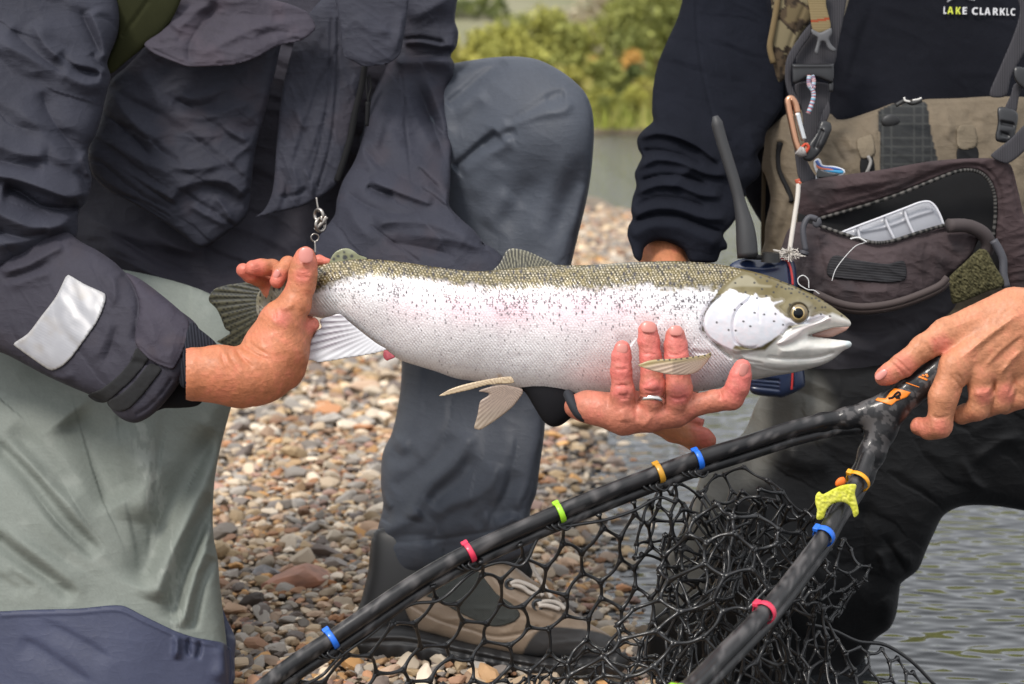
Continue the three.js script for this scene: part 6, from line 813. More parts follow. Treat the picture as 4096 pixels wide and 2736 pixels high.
part('lower_pouch', relief({ cell: 7, k: 0.55, cap: 150, d: (x, y) => 1.475, poly: cat(wH([180, 330], [300, 370], [440, 430], [700, 500], [1000, 440], [1250, 320], [1320, 400], [1280, 520], [1180, 610], [1060, 690], [960, 790], [860, 890], [770, 990], [600, 1060], [440, 1000], [330, 860], [230, 600])), folds: [[14, 26, 18, wH([500, 560], [800, 590], [1100, 520])], [-14, 20, 20, wH([480, 640], [800, 680], [1080, 590])], [16, 30, 30, wH([560, 800], [740, 780], [920, 700])]], disp: wrinkle(6, 0.009, 88, 0.2), color: cloth([0.036, 0.034, 0.04], 0.3, 89) }).geo, phys({ vertexColors: true, roughness: 0.65, specularIntensity: 0.3 }), pack, 'black lower pouch');
// zips: tape, teeth
{
  const zip = (pts, d, r, name, parent) => part(name, tube(pts.map((p) => [...p, typeof d === 'function' ? d(p[0], p[1]) : d]), r, { sides: 8, seg: 26, color: (t) => (Math.floor(t * pts.length * 9) & 1) ? [0.09, 0.085, 0.08] : [0.012, 0.012, 0.012] }), phys({ specularIntensity: 0.35, vertexColors: true, roughness: 0.5 }), parent);
  zip(wC([1105, 1248], [1300, 1192], [1550, 1112], [1750, 1032], [1920, 972], [2010, 979], [2070, 1024], [2105, 1104], [2112, 1210], [2098, 1370]), (x, y) => packTop.at(x, y) - 0.004, 0.0017, 'zip', pack); zip(wC([1112, 1288], [1280, 1345], [1420, 1384], [1500, 1379], [1700, 1319], [1840, 1284], [1990, 1288], [2056, 1330], [2070, 1400]), (x, y) => packFront.at(x, y + 8) - 0.003, 0.0017, 'zip', pack);
  const pipe = std({ color: [0.05, 0.036, 0.034], roughness: 0.8 }); for (const o of [0, 26]) part('zip_piping', tube(wH([400, 425 + o], [560, 492 + o], [700, 514 + o], [900, 490 + o], [1080, 430 + o], [1200, 372 + o], [1238, 330 + o]).map((p) => [...p, 1.412 + (o ? 0.012 : 0)]), 0.0034, { sides: 8 }), pipe, pack);
  part('flap_roll', tube(wC([1840, 1287], [1960, 1290], [2050, 1340], [2072, 1400], [2040, 1460], [1960, 1500], [1890, 1520]).map((p, i) => [...p, 1.44 + 0.004 * i]), 0.0065, { sides: 10 }), std({ color: [0.045, 0.034, 0.034], roughness: 0.8 }), pack);
  const pull = std({ color: [0.05, 0.05, 0.06], roughness: 0.6 }); part('zip_pull', tube(wC([1095, 1250], [1050, 1240], [1018, 1290], [1018, 1360], [1030, 1430]).map((p) => [...p, 1.432]), 0.0028, { sides: 8 }), pull, pack); part('zip_pull', tube(wC([1025, 1432], [1018, 1452]).map((p) => [...p, 1.43]), 0.0042, { sides: 8 }), pull, pack);
  part('zip_pull', tube(wC([2100, 1370], [2130, 1420], [2155, 1480], [2158, 1568], [2175, 1640]).map((p) => [...p, 1.44]), 0.0038, { sides: 8 }), pull, pack); part('zip_slider', relief({ poly: wC([1075, 1255], [1110, 1240], [1122, 1275], [1095, 1300], [1070, 1285]), d: 1.445, k: 0.6, cap: 12, cell: 4 }).geo, pull, pack);
  part('elastic_loop', laid(packFront, wH([520, 195], [640, 215], [860, 245], [965, 228], [975, 340], [880, 360], [640, 345], [485, 312]), 8, { off: 4, cell: 4, disp: (x, y) => 2.4 * Math.sin(y * 0.62 - x * 0.06), color: (x, y) => mix3([0.008, 0.008, 0.01], [0.04, 0.039, 0.042], 0.5 + 0.5 * Math.sin(y * 0.62 - x * 0.06)) }).geo, phys({ specularIntensity: 0.35, vertexColors: true, roughness: 0.9 }), pack);
  part('drying_patch', relief({ poly: wH([1250, 330], [1330, 250], [1440, 150], [1485, 160], [1540, 260], [1595, 370], [1480, 420], [1275, 495], [1255, 410]), d: 1.437, k: 0.5, cap: 20, cell: 4, disp: (x, y) => 6 * vnoise(x * 0.22, y * 0.22, 4) + 3 * vnoise(x * 0.5, y * 0.5, 5), color: (x, y) => mix3([0.025, 0.024, 0.012], [0.1, 0.09, 0.045], clamp(0.5 + 0.8 * vnoise(x * 0.25, y * 0.25, 6))) }).geo, phys({ specularIntensity: 0.35, vertexColors: true, roughness: 1 }), pack, 'olive fleece drying patch');
}
// clear compartment box in the pack
{
  const box = thing('fly_box', 'clear plastic compartment box sticking out of the open chest pack', 'box', W(3550, 960, 1.48)), pl = phys({ color: [0.62, 0.63, 0.68], roughness: 0.28, transmission: 0.55, thickness: 0, clearcoat: 0.6, clearcoatRoughness: 0.15 });
  const poly = wC([1200, 1345], [1320, 1292], [1480, 1232], [1600, 1186], [1690, 1152], [1735, 1150], [1768, 1176], [1800, 1235], [1818, 1280], [1810, 1330], [1600, 1400], [1400, 1440], [1250, 1420]);
  part('shell', relief({ poly, d: 1.48, k: 0.9, cap: 34, cell: 5, folds: [[10, 8, 8, wC([1480, 1232], [1500, 1290], [1540, 1370]), 0.05], [10, 8, 8, wC([1590, 1190], [1610, 1260], [1650, 1340]), 0.05], [10, 8, 8, wC([1320, 1292], [1330, 1340], [1350, 1400]), 0.05], [8, 7, 7, wC([1340, 1320], [1500, 1290], [1660, 1230], [1760, 1200]), 0.1]] }).geo, pl, box); const lip = phys({ color: [0.7, 0.7, 0.74], roughness: 0.3, transmission: 0.2, thickness: 0 });
  part('rim', tube(wC([1225, 1330], [1320, 1292], [1480, 1232], [1600, 1186], [1690, 1153], [1735, 1151], [1768, 1177], [1800, 1236], [1816, 1280]).map((p) => [...p, 1.468]), 0.0012, { sides: 6 }), lip, box); for (const p of [[[1480, 1236], [1500, 1290], [1540, 1370]], [[1590, 1192], [1612, 1260], [1650, 1340]], [[1325, 1294], [1335, 1340], [1350, 1390]]]) part('divider', tube(wC(...p).map((q) => [...q, 1.47]), 0.0013, { sides: 6 }), lip, box);
}
// radio with its antenna
{
  const navy = phys({ color: [0.012, 0.022, 0.06], roughness: 0.32, clearcoat: 0.4, clearcoatRoughness: 0.25 }), radio = thing('two_way_radio', 'navy blue handheld radio with black antenna behind the trout head', 'radio', W(3050, 1590, 1.42));
  const bodyR = relief({ poly: wG([1250, 195], [1290, 165], [1340, 148], [1600, 143], [1690, 158], [1712, 205], [1725, 320], [1745, 620], [1772, 940], [1772, 1040], [1620, 1116], [1580, 1114], [1400, 1078], [1340, 800], [1290, 500]), d: 1.425, k: 0.6, cap: 70, cell: 5, folds: [[-9, 6, 6, wG([1390, 1010], [1600, 1030]), 0.1], [-9, 6, 6, wG([1390, 1035], [1600, 1058]), 0.1], [-9, 6, 6, wG([1395, 985], [1600, 1000]), 0.1], [-8, 5, 5, wG([1660, 170], [1675, 300], [1700, 640], [1690, 1050]), 0.05], [12, 14, 14, wG([1290, 200], [1480, 215], [1640, 190])]] });
  part('case', bodyR.geo, navy, radio); const red = std({ color: [0.42, 0.03, 0.03], roughness: 0.4 });
  for (const p of [[[1610, 150], [1650, 160], [1672, 200], [1686, 260], [1692, 330]], [[1690, 930], [1688, 1000], [1684, 1060]]]) part('red_trim', tube(wG(...p).map((q) => [...q, bodyR.at(q[0], q[1]) - 0.0012]), 0.0011, { sides: 6, seg: 6 }), red, radio);
  part('antenna', tube([[515, 662], [545, 780], [585, 910], [625, 1040], [655, 1160], [685, 1300], [700, 1470]].map((p) => [...wC(p)[0], 1.412]), (t) => t < 0.05 ? 0.0025 + 0.05 * t : 0.0052 + 0.0042 * sstep(0.6, 0.95, t), { sides: 14, seg: 6 }), std({ color: [0.028, 0.028, 0.03], roughness: 0.55 }), radio);
  part('antenna_base', relief({ poly: wM([905, 60], [940, 50], [1080, 50], [1180, 70], [1190, 110], [1050, 112], [910, 90]), d: 1.408, k: 0.7, cap: 30, cell: 4 }).geo, blackMat, radio);
  const kn = new THREE.CylinderGeometry(0.0078, 0.0086, 0.008, 24), p = kn.attributes.position; for (let i = 0; i < p.count; i++) { const a = Math.atan2(p.getZ(i), p.getX(i)), r = Math.hypot(p.getX(i), p.getZ(i)); if (r > 0.004) { const f = 1 + 0.08 * Math.sin(a * 12); p.setX(i, p.getX(i) * f); p.setZ(i, p.getZ(i) * f); } } kn.computeVertexNormals(); const c = W(...wM([1255, 85])[0], 1.408); kn.translate(c.x, c.y, c.z); part('knob', kn, std({ color: [0.012, 0.012, 0.012], roughness: 0.4 }), radio);
}
// carabiner and frayed cord
{
  const car = thing('carabiner', 'copper carabiner with white cord clipped to the wader suspender', 'carabiner', W(3210, 620, 1.48)), cop = phys({ color: [0.5, 0.27, 0.17], roughness: 0.3, metalness: 0.85 }), ste = phys({ color: [0.6, 0.6, 0.6], roughness: 0.25, metalness: 1 });
  part('frame', tube(wC([985, 650], [970, 590], [945, 560], [930, 570], [935, 620], [955, 720], [985, 840], [1005, 872], [1030, 855], [1030, 815]).map((p) => [...p, 1.478]), 0.0032, { sides: 10 }), cop, car); part('gate', tube(wC([983, 645], [995, 700], [1008, 750], [1022, 800]).map((p) => [...p, 1.476]), 0.0028, { sides: 10 }), ste, car); part('red_loop', tube(wC([1000, 850], [1030, 822], [1048, 838], [1030, 870]).map((p) => [...p, 1.474]), 0.0014, { sides: 6 }), std({ color: [0.45, 0.05, 0.02] }), car);
  const wm = std({ color: [0.58, 0.54, 0.49], roughness: 0.95 }); part('cord', tube(wC([990, 1035], [985, 1120], [970, 1220], [952, 1340], [938, 1440]).map((p) => [...p, 1.43]), 0.0022, { sides: 7, seg: 8, color: null }), wm, car); part('cord_knot', tube(wC([982, 1022], [988, 1040], [998, 1050]).map((p) => [...p, 1.43]), 0.0024, { sides: 7 }), std({ color: [0.42, 0.08, 0.04] }), car); part('grey_knot', tube(wC([985, 855], [1005, 868], [1025, 862]).map((p) => [...p, 1.473]), 0.0045, { sides: 8 }), std({ color: [0.3, 0.28, 0.27], roughness: 0.9 }), car);
  seed(5); const fr = []; for (let i = 0; i < 70; i++) { const a = rr(0, 6.28), L = rr(25, 75), [o] = wC([935 + rr(-8, 8), 1438 + rr(-6, 6)]); fr.push(tube([[o[0], o[1], 1.42], [o[0] + Math.cos(a) * L * 0.5 + rr(-8, 8), o[1] + Math.sin(a) * L * 0.25 + rr(-4, 12), 1.416 + rr(-0.004, 0.004)], [o[0] + Math.cos(a) * L, o[1] + Math.sin(a) * L * 0.4 + rr(0, 14), 1.414 + rr(-0.006, 0.006)]], 0.00035, { sides: 4, seg: 4 })); } const fm = part('frayed_end', mergeGeometries(fr), wm, car); fm.userData.kind = 'stuff';
}
// fish shaped pin badge
{
  const pin = thing('pin_badge', 'small fish shaped badge with blue orange and black stripes on the tan waders', 'badge', W(3310, 715, 1.49)), at = (x, y) => 1.5 - 0.00001 * (x - 3280);
  const lay = (n, p, d, c) => part(n, relief({ poly: wC(...p), d, k: 0.6, cap: 4, cell: 3, smooth: 3 }).geo, phys({ color: c, roughness: 0.35, clearcoat: 0.4 }), pin);
  lay('backing', [[1076, 918], [1098, 902], [1115, 912], [1128, 940], [1200, 948], [1250, 966], [1256, 985], [1236, 1002], [1180, 1020], [1120, 1024], [1085, 1022], [1092, 990], [1078, 955]], 1.5, [0.62, 0.63, 0.66]);
  lay('blue_stripe', [[1084, 918], [1100, 912], [1124, 946], [1200, 954], [1246, 970], [1180, 966], [1130, 960], [1100, 945]], 1.4985, [0.03, 0.09, 0.32]); lay('orange_stripe', [[1090, 940], [1120, 955], [1170, 962], [1200, 972], [1140, 970], [1096, 958]], 1.498, [0.5, 0.12, 0.05]); lay('light_blue_stripe', [[1130, 972], [1180, 968], [1248, 974], [1240, 990], [1200, 986], [1160, 980]], 1.498, [0.02, 0.22, 0.42]); lay('black_ridge', [[1094, 1012], [1094, 975], [1104, 962], [1120, 972], [1140, 980], [1160, 986], [1185, 990], [1225, 994], [1180, 1012], [1125, 1016]], 1.4975, [0.008, 0.008, 0.008]);
}
// fine line and its loop from the pack
{ const nylon = phys({ color: [0.6, 0.6, 0.6], roughness: 0.3 }), line = thing('fishing_line', 'thin clear fishing line looping over the chest pack front', 'line', W(3350, 1180, 1.41)); part('strand', tube(wC([1285, 1362], [1330, 1358], [1375, 1378], [1320, 1400], [1250, 1470], [1200, 1540], [1180, 1600]).map((p) => [...p, 1.405]), 0.00035, { sides: 5, seg: 8 }), nylon, line); part('strand', tube(wC([1285, 1362], [1330, 1355], [1378, 1380]).map((p) => [...p, 1.404]), 0.0008, { sides: 5, seg: 8 }), nylon, line); part('strand', tube(wM([1700, 440], [1690, 340], [1630, 295], [1575, 330], [1580, 390], [1630, 430], [1690, 460], [1760, 470], [1820, 510]).map((p) => [...p, 1.4]), 0.00045, { sides: 5, seg: 8 }), nylon, line); }
// hand on the net handle
{
  const thumb = chain(jn(wH, [[838, 952, -30, 36], [880, 930, -34, 41], [955, 882, -34, 47], [1090, 770, -24, 51], [1230, 690, 0, 66]]), 20), idx = chain(jn(wH, [[1062, 1262, 10, 37], [1130, 1278, -14, 42], [1188, 1258, -36, 50], [1212, 1080, -52, 58], [1290, 900, -46, 66]]), 20), mid = chain(jn(wH, [[1330, 1190, 40, 40], [1430, 1150, 0, 46], [1450, 1060, -10, 52], [1450, 940, -16, 60]]), 20), rin = chain(jn(wH, [[1480, 1150, 50, 40], [1570, 1105, 20, 46], [1590, 1030, 10, 50], [1580, 910, 4, 58]]), 20), pin = chain(jn(wH, [[1600, 1130, 60, 38], [1690, 1080, 40, 44], [1710, 1000, 30, 46], [1690, 880, 24, 54]]), 20);
  const back = [bone(...jn(wH, [[1290, 880, -40, 64], [1720, 560, 0, 88]])), bone(...jn(wH, [[1450, 930, -14, 62], [1800, 600, 10, 92]])), bone(...jn(wH, [[1580, 910, 6, 60], [1900, 640, 20, 95]])), bone(...jn(wH, [[1690, 880, 26, 56], [1950, 680, 30, 95]])), bone(...jn(wH, [[1230, 690, 4, 64], [1650, 520, 20, 84]])), bone(...jn(wH, [[1700, 600, 30, 105], [2150, 430, 60, 120]]))];
  const lines = foldField([[-7, 10, 10, wH([1300, 860], [1440, 740], [1600, 620], [1719, 540])], [-7, 10, 10, wH([1460, 900], [1580, 780], [1719, 670])], [-8, 11, 11, wH([1560, 950], [1640, 850], [1719, 770])], [5, 14, 14, wH([1380, 860], [1500, 740], [1640, 640])], [5, 14, 14, wH([1520, 880], [1620, 760], [1719, 690])], [4, 5, 5, wH([900, 830], [960, 880], [1010, 930])], [3, 5, 5, wH([880, 860], [930, 900], [980, 960])], [3.5, 6, 6, wH([1060, 720], [1120, 770], [1150, 830])], [4, 7, 7, wH([1140, 700], [1170, 760], [1160, 820])], [4, 6, 6, wH([1290, 920], [1330, 980], [1300, 1060])], [3.5, 6, 6, wH([1250, 940], [1310, 1000], [1330, 1050])], [6, 8, 8, wH([1330, 1000], [1360, 1080], [1320, 1140])], [-6, 16, 16, wH([1400, 1060], [1480, 1050], [1520, 1010])], [5, 8, 8, wH([1500, 1090], [1530, 1020], [1530, 960])], [5, 8, 8, wH([1620, 1080], [1650, 1000], [1650, 930])], [3, 6, 6, wH([1130, 1200], [1200, 1210], [1260, 1190])]]);
  const sdf = (x, y, z) => { let p = 1e9; for (const b of back) { const e = b(x, y, z); p = p > 1e8 ? e : smin(p, e, 34); } let f = Math.min(thumb(x, y, z), idx(x, y, z)); f = Math.min(f, mid(x, y, z), rin(x, y, z), pin(x, y, z)); let d = smin(p, f, 24); if (Math.abs(d) < 30 && z < 40) d += 1.5 * lines(x, y) + 0.9 * vnoise(x * 0.09, y * 0.09, 6); return d; };
  const reds = [...wH([850, 950], [960, 880], [1080, 1260]).map((p) => [...p, 75]), ...wH([1190, 1260], [1470, 1070], [1600, 1060], [1200, 750]).map((p) => [...p, 60])];
  part('hand', skinMesh(sdf, [3450, 1060, -170, 4420, 1790, 260], 6.5, 1.248, skinTone([0.48, 0.2, 0.105], [0.53, 0.165, 0.11], reds)), skinMat, angler2, 'hand closed round the net handle');
  nail(angler2.children[angler2.children.length - 1], ...wH([822, 938])[0], 1.2335, 15, 27, 0.92, -0.35, 0.2);
}
// ---------- the landing net ----------
{
  const net = thing('landing_net', 'black carbon landing net with rubber mesh and coloured cable ties', 'landing net', W(3300, 2000, 1.2));
  const camoC = (x, y) => { const n = fbm(x * 0.035, y * 0.035, 91, 3), m = fbm(x * 0.02, y * 0.02, 92, 2); return n > 0.22 ? [0.07, 0.065, 0.065] : n > 0.02 ? [0.022, 0.021, 0.022] : m > 0 ? [0.011, 0.011, 0.012] : [0.018, 0.017, 0.018]; };
  const carbon = phys({ vertexColors: true, roughness: 0.36, clearcoat: 0.3, clearcoatRoughness: 0.1, specularIntensity: 0.4 });
  const L = [[3440, 1668, 1.25], [3357, 1672, 1.248], [3178, 1712, 1.243], [3000, 1768, 1.238], [2797, 1832, 1.232], [2638, 1888, 1.227], [2400, 1980, 1.22], [2226, 2053, 1.214], [1879, 2206, 1.2], [1681, 2315, 1.19], [1477, 2451, 1.178], [1327, 2553, 1.17], [1170, 2656, 1.16], [1068, 2736, 1.15], [930, 2860, 1.13]];
  const R = [[3500, 1740, 1.25], [3478, 1810, 1.243], [3440, 1909, 1.232], [3361, 2025, 1.212], [3296, 2140, 1.19], [3202, 2270, 1.16], [3093, 2408, 1.12], [2992, 2516, 1.085], [2870, 2639, 1.045], [2776, 2736, 1.01], [2640, 2860, 0.965]];
  const base = [...L.map((p) => W(...p)), ...[[900, 3050, 1.05], [1150, 3300, 0.97], [1700, 3400, 0.92], [2250, 3200, 0.92]].map((p) => W(...p)), ...R.map((p) => W(...p)).reverse()];
  const pixColor = (v) => { const [a, b] = toPixel(v); return camoC(a, b); };
  const paint = (g) => { const p = g.attributes.position, c = [], v = new THREE.Vector3(); for (let i = 0; i < p.count; i++) { v.fromBufferAttribute(p, i); c.push(...pixColor(v)); } g.setAttribute('color', new THREE.Float32BufferAttribute(c, 3)); return g; };
  part('hoop', paint(tubeW(base, 0.0062, { sides: 14, seg: 8 })), carbon, net);
  const low = base.map((v) => v.clone().add(new THREE.Vector3(0.002, -0.0102, -0.003))); part('hoop_rail', paint(tubeW(low, 0.0044, { sides: 10, seg: 8 })), carbon, net);
  // yoke and handle in one smooth piece
  const handle = chain([[4400, 1070, 40, 60], [3760, 1486, 6, 62], [3640, 1568, 0, 60], [3545, 1640, 0, 56]], 20), la = chain([[3570, 1625, 0, 56], [3480, 1650, 0, 44], [3390, 1672, 0, 37], [3290, 1690, -2, 32], [3180, 1716, -6, 29]], 40), ra = chain([[3570, 1640, 0, 56], [3528, 1720, 0, 53], [3488, 1812, -8, 49], [3446, 1909, -24, 43], [3412, 1960, -36, 36]], 40);
  const sdf = (x, y, z) => smin(handle(x, y, z), smin(la(x, y, z), ra(x, y, z), 46), 36);
  part('handle', skinMesh(sdf, [3130, 1000, -130, 4480, 2040, 120], 6, 1.25, camoC), carbon, net, 'camouflage pattern carbon handle');
  // orange lettering on the handle
  const orange = std({ color: [0.75, 0.2, 0.01], roughness: 0.45 });
  const onHandle = (x, y) => { let z = -80; for (let i = 0; i < 30; i++) { const d = sdf(x, y, z); if (d < 0.4) break; z += Math.max(0.4, d * 0.9); } return 1.25 + z * 1.25 / FOCAL; };
  const deco = (p) => part('handle_lettering', relief({ poly: wH(...p.map((q) => [...q, 1])), d: (x, y) => onHandle(x, y) - 0.0006, k: 0.5, cap: 2.5, cell: 3, smooth: 1, back: 0.1 }).geo, orange, net);
  deco([[785, 1098], [800, 1083], [850, 1088], [878, 1050], [905, 1022], [960, 1035], [1010, 1050], [985, 1080], [920, 1105], [888, 1132], [850, 1120]]);
  part('handle_lettering', tube(wH([868, 1088], [895, 1082], [912, 1062], [932, 1048], [942, 1062], [915, 1082], [940, 1084]).map((p) => [...p, onHandle(...p) - 0.0014]), 0.0009, { sides: 6 }), blackMat, net);
  deco([[972, 990], [985, 988], [1065, 1016], [1060, 1020]]); deco([[1052, 955], [1065, 945], [1118, 968], [1110, 978]]); deco([[1075, 942], [1085, 936], [1100, 945], [1088, 952]]); deco([[1095, 935], [1112, 932], [1122, 950], [1110, 958]]);
  // cable ties
  const cyl = (p0, p1, r, w, color, name = 'cable_tie', head = true) => { const a = W(...p0), b = W(...p1), t = b.clone().sub(a).normalize(); const g = new THREE.TorusGeometry(r, 0.0006, 8, 28); g.scale(1, 1, w / 0.0012); const q = new THREE.Quaternion().setFromUnitVectors(new THREE.Vector3(0, 0, 1), t); const gs = [g]; if (head) { const h = new RoundedBoxGeometry(0.0042, 0.0032, w * 1.15, 2, 0.0006); h.translate(-r * 0.75, r * 0.75, 0); gs.push(h.index ? h : mergeVertices(h)); } gs.forEach((e) => { e.deleteAttribute('uv'); e.applyQuaternion(q); e.translate(a.x, a.y, a.z); }); const m = mergeGeometries(gs.map((e) => e.toNonIndexed())); return part(name, m, phys({ color, roughness: 0.4, clearcoat: 0.2 }), net); };
  const tie = (A, k, f, color, r = 0.0074, w = 0.0046) => { const p = A[k].map((e, i) => mix(e, A[k + 1][i], f)), c = p.slice(); c[1] += 4; return cyl(c, A[k + 1].map((e, i) => i === 1 ? e + 4 : e), r, w, color); };
  const BL = [0.01, 0.13, 0.62], AM = [0.5, 0.25, 0.02], GR = [0.3, 0.6, 0.02], PI = [0.66, 0.03, 0.08], YE = [0.65, 0.5, 0.02], OR = [0.75, 0.2, 0.01];
  tie(L, 4, 0.02, BL); tie(L, 5, 0, AM); tie(L, 6, 0.92, GR); tie(L, 8, 0, PI); tie(L, 11, 0, BL); tie(R, 4, 0, BL, 0.0078, 0.006); tie(R, 6, 0.35, PI, 0.0078, 0.006); tie(R, 9, 0.4, GR, 0.0078, 0.006); tie(R, 2, 0.1, [0.75, 0.33, 0.01], 0.0092, 0.004);
  part('orange_knot', relief({ poly: wJ([1302, 270], [1320, 245], [1350, 238], [1362, 262], [1350, 285], [1308, 292]), d: 1.22, k: 0.8, cell: 4 }).geo, std({ color: [0.75, 0.15, 0.01], roughness: 0.6 }), net);
  part('fleece_scrap', relief({ poly: wJ([1195, 340], [1215, 318], [1232, 335], [1300, 300], [1350, 282], [1418, 280], [1412, 330], [1426, 390], [1432, 440], [1408, 462], [1390, 410], [1360, 382], [1320, 378], [1280, 392], [1255, 420], [1236, 470], [1200, 472], [1202, 420], [1192, 380]), d: (x, y) => 1.2 + 0.00003 * (x - 3300), k: 0.5, cap: 14, cell: 4, disp: (x, y) => 3.5 * vnoise(x * 0.16, y * 0.16, 3) + 2 * vnoise(x * 0.4, y * 0.4, 4), color: (x, y) => mix3([0.5, 0.5, 0.04], [0.62, 0.6, 0.1], clamp(0.5 + vnoise(x * 0.1, y * 0.1, 5))) }).geo, std({ vertexColors: true, roughness: 1 }), net, 'yellow fleece scrap wrapped on the hoop');
  // rubber mesh: rounded six-sided cells laid over sheets of net; each sheet a grid of points [x, y, depth]
  const rubber = phys({ color: [0.0085, 0.0085, 0.0095], roughness: 0.34, clearcoat: 0.5, clearcoatRoughness: 0.2, specularIntensity: 0.6 });
  const sample = (G) => { const V = G.map((r) => r.map((p) => W(...p))), rows = V.length, cols = V[0].length; const cr = (a, b, c, d, t) => { const t2 = t * t, t3 = t2 * t; return new THREE.Vector3().addScaledVector(a, -0.5 * t3 + t2 - 0.5 * t).addScaledVector(b, 1.5 * t3 - 2.5 * t2 + 1).addScaledVector(c, -1.5 * t3 + 2 * t2 + 0.5 * t).addScaledVector(d, 0.5 * t3 - 0.5 * t2); };
    const at = (A, n, t) => { const f = clamp(t) * (n - 1), i = Math.min(n - 2, Math.floor(f)); return cr(A(Math.max(0, i - 1)), A(i), A(i + 1), A(Math.min(n - 1, i + 2)), f - i); };
    return (u, v) => at((j) => at((i) => V[j][i], cols, u), rows, v); };
  function netting(G, nu, nv, jitter, s, crumple = 0, r = 0.00098) {
    const S = sample(G), nodes = new Map(), out = [], E = []; seed(s);
    const off = (i, j) => [(hash2(i, j, s) - 0.5) * jitter, (hash2(i, j, s + 1) - 0.5) * jitter, (hash2(i, j, s + 2) - 0.5)];
    const node = (i, j, k) => { const key = i + ',' + j + ',' + k; if (!nodes.has(key)) { const [a, b, c] = off(i * 2 + k, j); const u = (i + (j & 1) * 0.5 + a) / nu, v = (j + (k ? 0.6 : 0) + b) / nv; const p = S(u, v); if (crumple) { const w = 15; p.x += crumple * fbm(p.x * w + s, p.y * w + p.z * 20, s, 2); p.y += crumple * fbm(p.y * w + 5, p.x * w + s, s + 7, 2); p.z += crumple * 1.4 * fbm(p.x * w + 9, p.y * w, s + 9, 2); } else p.z += c * 0.004; nodes.set(key, [p, u, v]); } return nodes.get(key); };
    const edge = (a, b) => { if ([a, b].some((n) => n[1] < -0.02 || n[1] > 1.02 || n[2] < -0.01 || n[2] > 1.02)) return; const l = a[0].distanceTo(b[0]); if (l > 0.06) return; E.push([a, b]); }; const draw = (a, b) => { const m = a[0].clone().lerp(b[0], 0.5), l = a[0].distanceTo(b[0]); m.x += rr(-0.09, 0.09) * l; m.y += rr(-0.09, 0.09) * l; m.z += rr(-0.12, 0.12) * l; out.push(tubeW([a[0], m, b[0]], (t) => r * (1 + 1.1 * Math.pow(Math.abs(2 * t - 1), 4)), { sides: 6, seg: 4 })); };
    for (let j = 0; j < nv; j++) for (let i = -1; i <= nu; i++) { const a = node(i, j, 0), b = node(i, j, 1); edge(a, b); const o = j & 1; edge(b, node(i + (o ? 0 : -1), j + 1, 0)); edge(b, node(i + (o ? 1 : 0), j + 1, 0)); }
    let live = E; for (let q = 0; q < 5; q++) { const deg = new Map(); for (const e of live) for (const n of e) deg.set(n, (deg.get(n) ?? 0) + 1); live = live.filter(([a, b]) => (deg.get(a) > 1 || (!crumple && a[2] < 0.06)) && (deg.get(b) > 1 || (!crumple && b[2] < 0.06))); }
    for (const [a, b] of live) draw(a, b);
    return out;
  }
  const d1 = (row, d) => row.map(([x, y], i) => [x, y, d[i] ?? d]);
  const panel = [d1([[1000, 2790], [1327, 2600], [1681, 2362], [2000, 2205], [2300, 2090], [2560, 1990], [2700, 1930]], [1.15, 1.168, 1.188, 1.204, 1.216, 1.226, 1.23]), d1([[1120, 2860], [1400, 2760], [1720, 2570], [2010, 2420], [2310, 2310], [2560, 2210], [2720, 2150]], [1.17, 1.2, 1.225, 1.24, 1.25, 1.25, 1.24]), d1([[1220, 2960], [1480, 2880], [1760, 2740], [2040, 2620], [2320, 2530], [2570, 2450], [2740, 2400]], [1.17, 1.21, 1.24, 1.26, 1.265, 1.26, 1.24]), d1([[1300, 3080], [1560, 3040], [1800, 2930], [2060, 2830], [2330, 2760], [2580, 2700], [2760, 2660]], [1.17, 1.2, 1.23, 1.25, 1.255, 1.25, 1.23])];
  const bunchBack = [d1([[2660, 1960], [2900, 1930], [3150, 1990], [3400, 1960]], [1.25, 1.27, 1.27, 1.24]), d1([[2640, 2180], [2900, 2120], [3150, 2200], [3330, 2180]], [1.27, 1.3, 1.3, 1.24]), d1([[2600, 2420], [2900, 2400], [3130, 2440], [3300, 2400]], [1.27, 1.31, 1.31, 1.25]), d1([[2560, 2760], [2850, 2780], [3150, 2780], [3400, 2760]], [1.25, 1.3, 1.3, 1.25])];
  const bunchFront = [d1([[2760, 1960], [2880, 1985], [3040, 2020], [3190, 2090], [3260, 2180]], [1.25, 1.225, 1.22, 1.22, 1.23]), d1([[2690, 2130], [2850, 2090], [3020, 2120], [3180, 2190], [3250, 2290]], [1.225, 1.2, 1.195, 1.2, 1.22]), d1([[2600, 2300], [2800, 2270], [3000, 2290], [3130, 2340], [3180, 2420]], [1.22, 1.195, 1.19, 1.2, 1.22]), d1([[2480, 2470], [2680, 2470], [2860, 2480], [2990, 2520], [3050, 2580]], [1.215, 1.195, 1.19, 1.195, 1.22]), d1([[2300, 2640], [2500, 2660], [2700, 2680], [2860, 2720], [2960, 2780]], [1.21, 1.195, 1.19, 1.19, 1.2]), d1([[2200, 2820], [2420, 2850], [2620, 2880], [2800, 2900], [2940, 2940]], [1.2, 1.19, 1.18, 1.18, 1.19])];
  const bunchSide = [d1([[2660, 2060], [2760, 1990], [2900, 1960], [3000, 1990]], [1.24, 1.25, 1.26, 1.27]), d1([[2640, 2300], [2800, 2250], [2960, 2280], [3100, 2330]], [1.24, 1.26, 1.28, 1.28]), d1([[2660, 2560], [2800, 2520], [3000, 2560], [3160, 2600]], [1.25, 1.28, 1.29, 1.28]), d1([[2600, 2820], [2800, 2800], [3050, 2830], [3260, 2860]], [1.25, 1.28, 1.29, 1.27])];
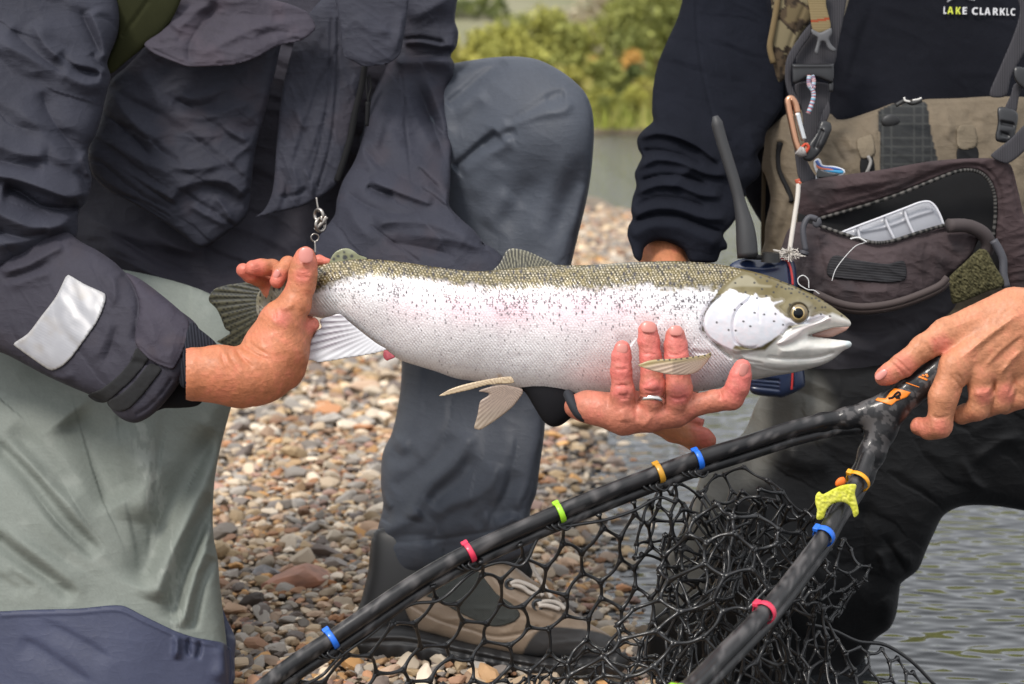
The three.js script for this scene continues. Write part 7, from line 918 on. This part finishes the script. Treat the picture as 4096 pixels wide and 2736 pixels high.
  const floorNet = [d1([[1700, 2700], [2000, 2650], [2320, 2580], [2700, 2500]], [1.27, 1.29, 1.3, 1.3]), d1([[1750, 2790], [2020, 2750], [2330, 2690], [2750, 2640]], [1.26, 1.28, 1.29, 1.29]), d1([[1700, 2860], [2000, 2830], [2340, 2800], [2780, 2800]], [1.24, 1.26, 1.27, 1.27])];
  const rightNet = [d1([[3230, 2495], [3330, 2520], [3430, 2565], [3540, 2580], [3640, 2640], [3740, 2740]], [1.28, 1.29, 1.3, 1.31, 1.31, 1.31]), d1([[3150, 2620], [3300, 2640], [3430, 2670], [3540, 2700], [3640, 2760], [3760, 2850]], [1.25, 1.26, 1.27, 1.28, 1.29, 1.3]), d1([[3080, 2800], [3280, 2800], [3430, 2830], [3540, 2850], [3650, 2900], [3780, 2960]], [1.22, 1.24, 1.25, 1.26, 1.27, 1.28])];
  const rightRim = [d1([[3310, 2060], [3400, 2180], [3480, 2240], [3440, 2300]], [1.235, 1.25, 1.255, 1.25]), d1([[3260, 2230], [3330, 2290], [3390, 2340], [3360, 2420]], [1.22, 1.24, 1.25, 1.25]), d1([[3180, 2380], [3240, 2420], [3290, 2450], [3260, 2520]], [1.2, 1.22, 1.23, 1.23])];
  const upper = [d1([[2830, 1860], [3020, 1950], [3180, 1990], [3330, 1990]], [1.245, 1.25, 1.25, 1.24]), d1([[2850, 1990], [3020, 2050], [3180, 2090], [3310, 2080]], [1.26, 1.265, 1.265, 1.245])];
  const geos = [...netting(panel, 11, 5, 0.16, 11, 0, 0.0014), ...netting(bunchBack, 7, 7, 0.28, 12, 0.022, 0.00125), ...netting(bunchFront, 4, 7, 0.16, 13, 0.006, 0.0014), ...netting(bunchBack, 8, 8, 0.3, 32, 0.034, 0.0012), ...netting(bunchSide, 5, 7, 0.3, 14, 0.026, 0.0012), ...netting(bunchSide, 6, 8, 0.3, 34, 0.045, 0.0012), ...netting(bunchSide, 6, 7, 0.3, 24, 0.034, 0.0012), ...netting(floorNet, 10, 3, 0.25, 15, 0.016, 0.0012), ...netting(floorNet, 9, 3, 0.3, 35, 0.03, 0.0012), ...netting(rightNet, 7, 3, 0.22, 16, 0.006, 0.0012), ...netting(rightRim, 4, 5, 0.4, 17, 0.026, 0.0012), ...netting(upper, 4, 1, 0.2, 18)];
  // attachment loops at the hoop
  const loopAt = (k, f) => { const p = L[k].map((e, i) => mix(e, L[k + 1][i], f)); for (const o of [-26, 0, 26]) geos.push(tube([[p[0] + o - 20, p[1] + 26, p[2]], [p[0] + o - 26, p[1] + 52, p[2] - 0.004], [p[0] + o + 4, p[1] + 70, p[2] - 0.002], [p[0] + o + 24, p[1] + 48, p[2] + 0.003], [p[0] + o + 6, p[1] + 20, p[2] + 0.004]], 0.0011, { sides: 6, seg: 4 })); };
  loopAt(4, 0.1); loopAt(5, 0.05); loopAt(6, 0.95); loopAt(8, 0.02); loopAt(11, 0.1);
  // the rim cord that runs along under the hoop
  geos.push(tube([[1110, 2790, 1.155], [1290, 2700, 1.17], [1345, 2640, 1.172], [1480, 2540, 1.182], [1640, 2420, 1.19], [1760, 2400, 1.197], [1890, 2290, 1.205], [2000, 2250, 1.207], [2090, 2260, 1.21], [2170, 2130, 1.214], [2300, 2100, 1.217], [2420, 2080, 1.221], [2540, 2040, 1.226], [2640, 1990, 1.23], [2700, 2010, 1.232]], 0.0013, { sides: 7, seg: 6 }));
  geos.push(tube([...rightNet[0].map((p) => [p[0], p[1], p[2]])], 0.0016, { sides: 7, seg: 6 }));
  part('netting', mergeGeometries(geos), rubber, net, 'black rubber net mesh').userData.kind = 'stuff';
}
renderer.render(scene, camera);
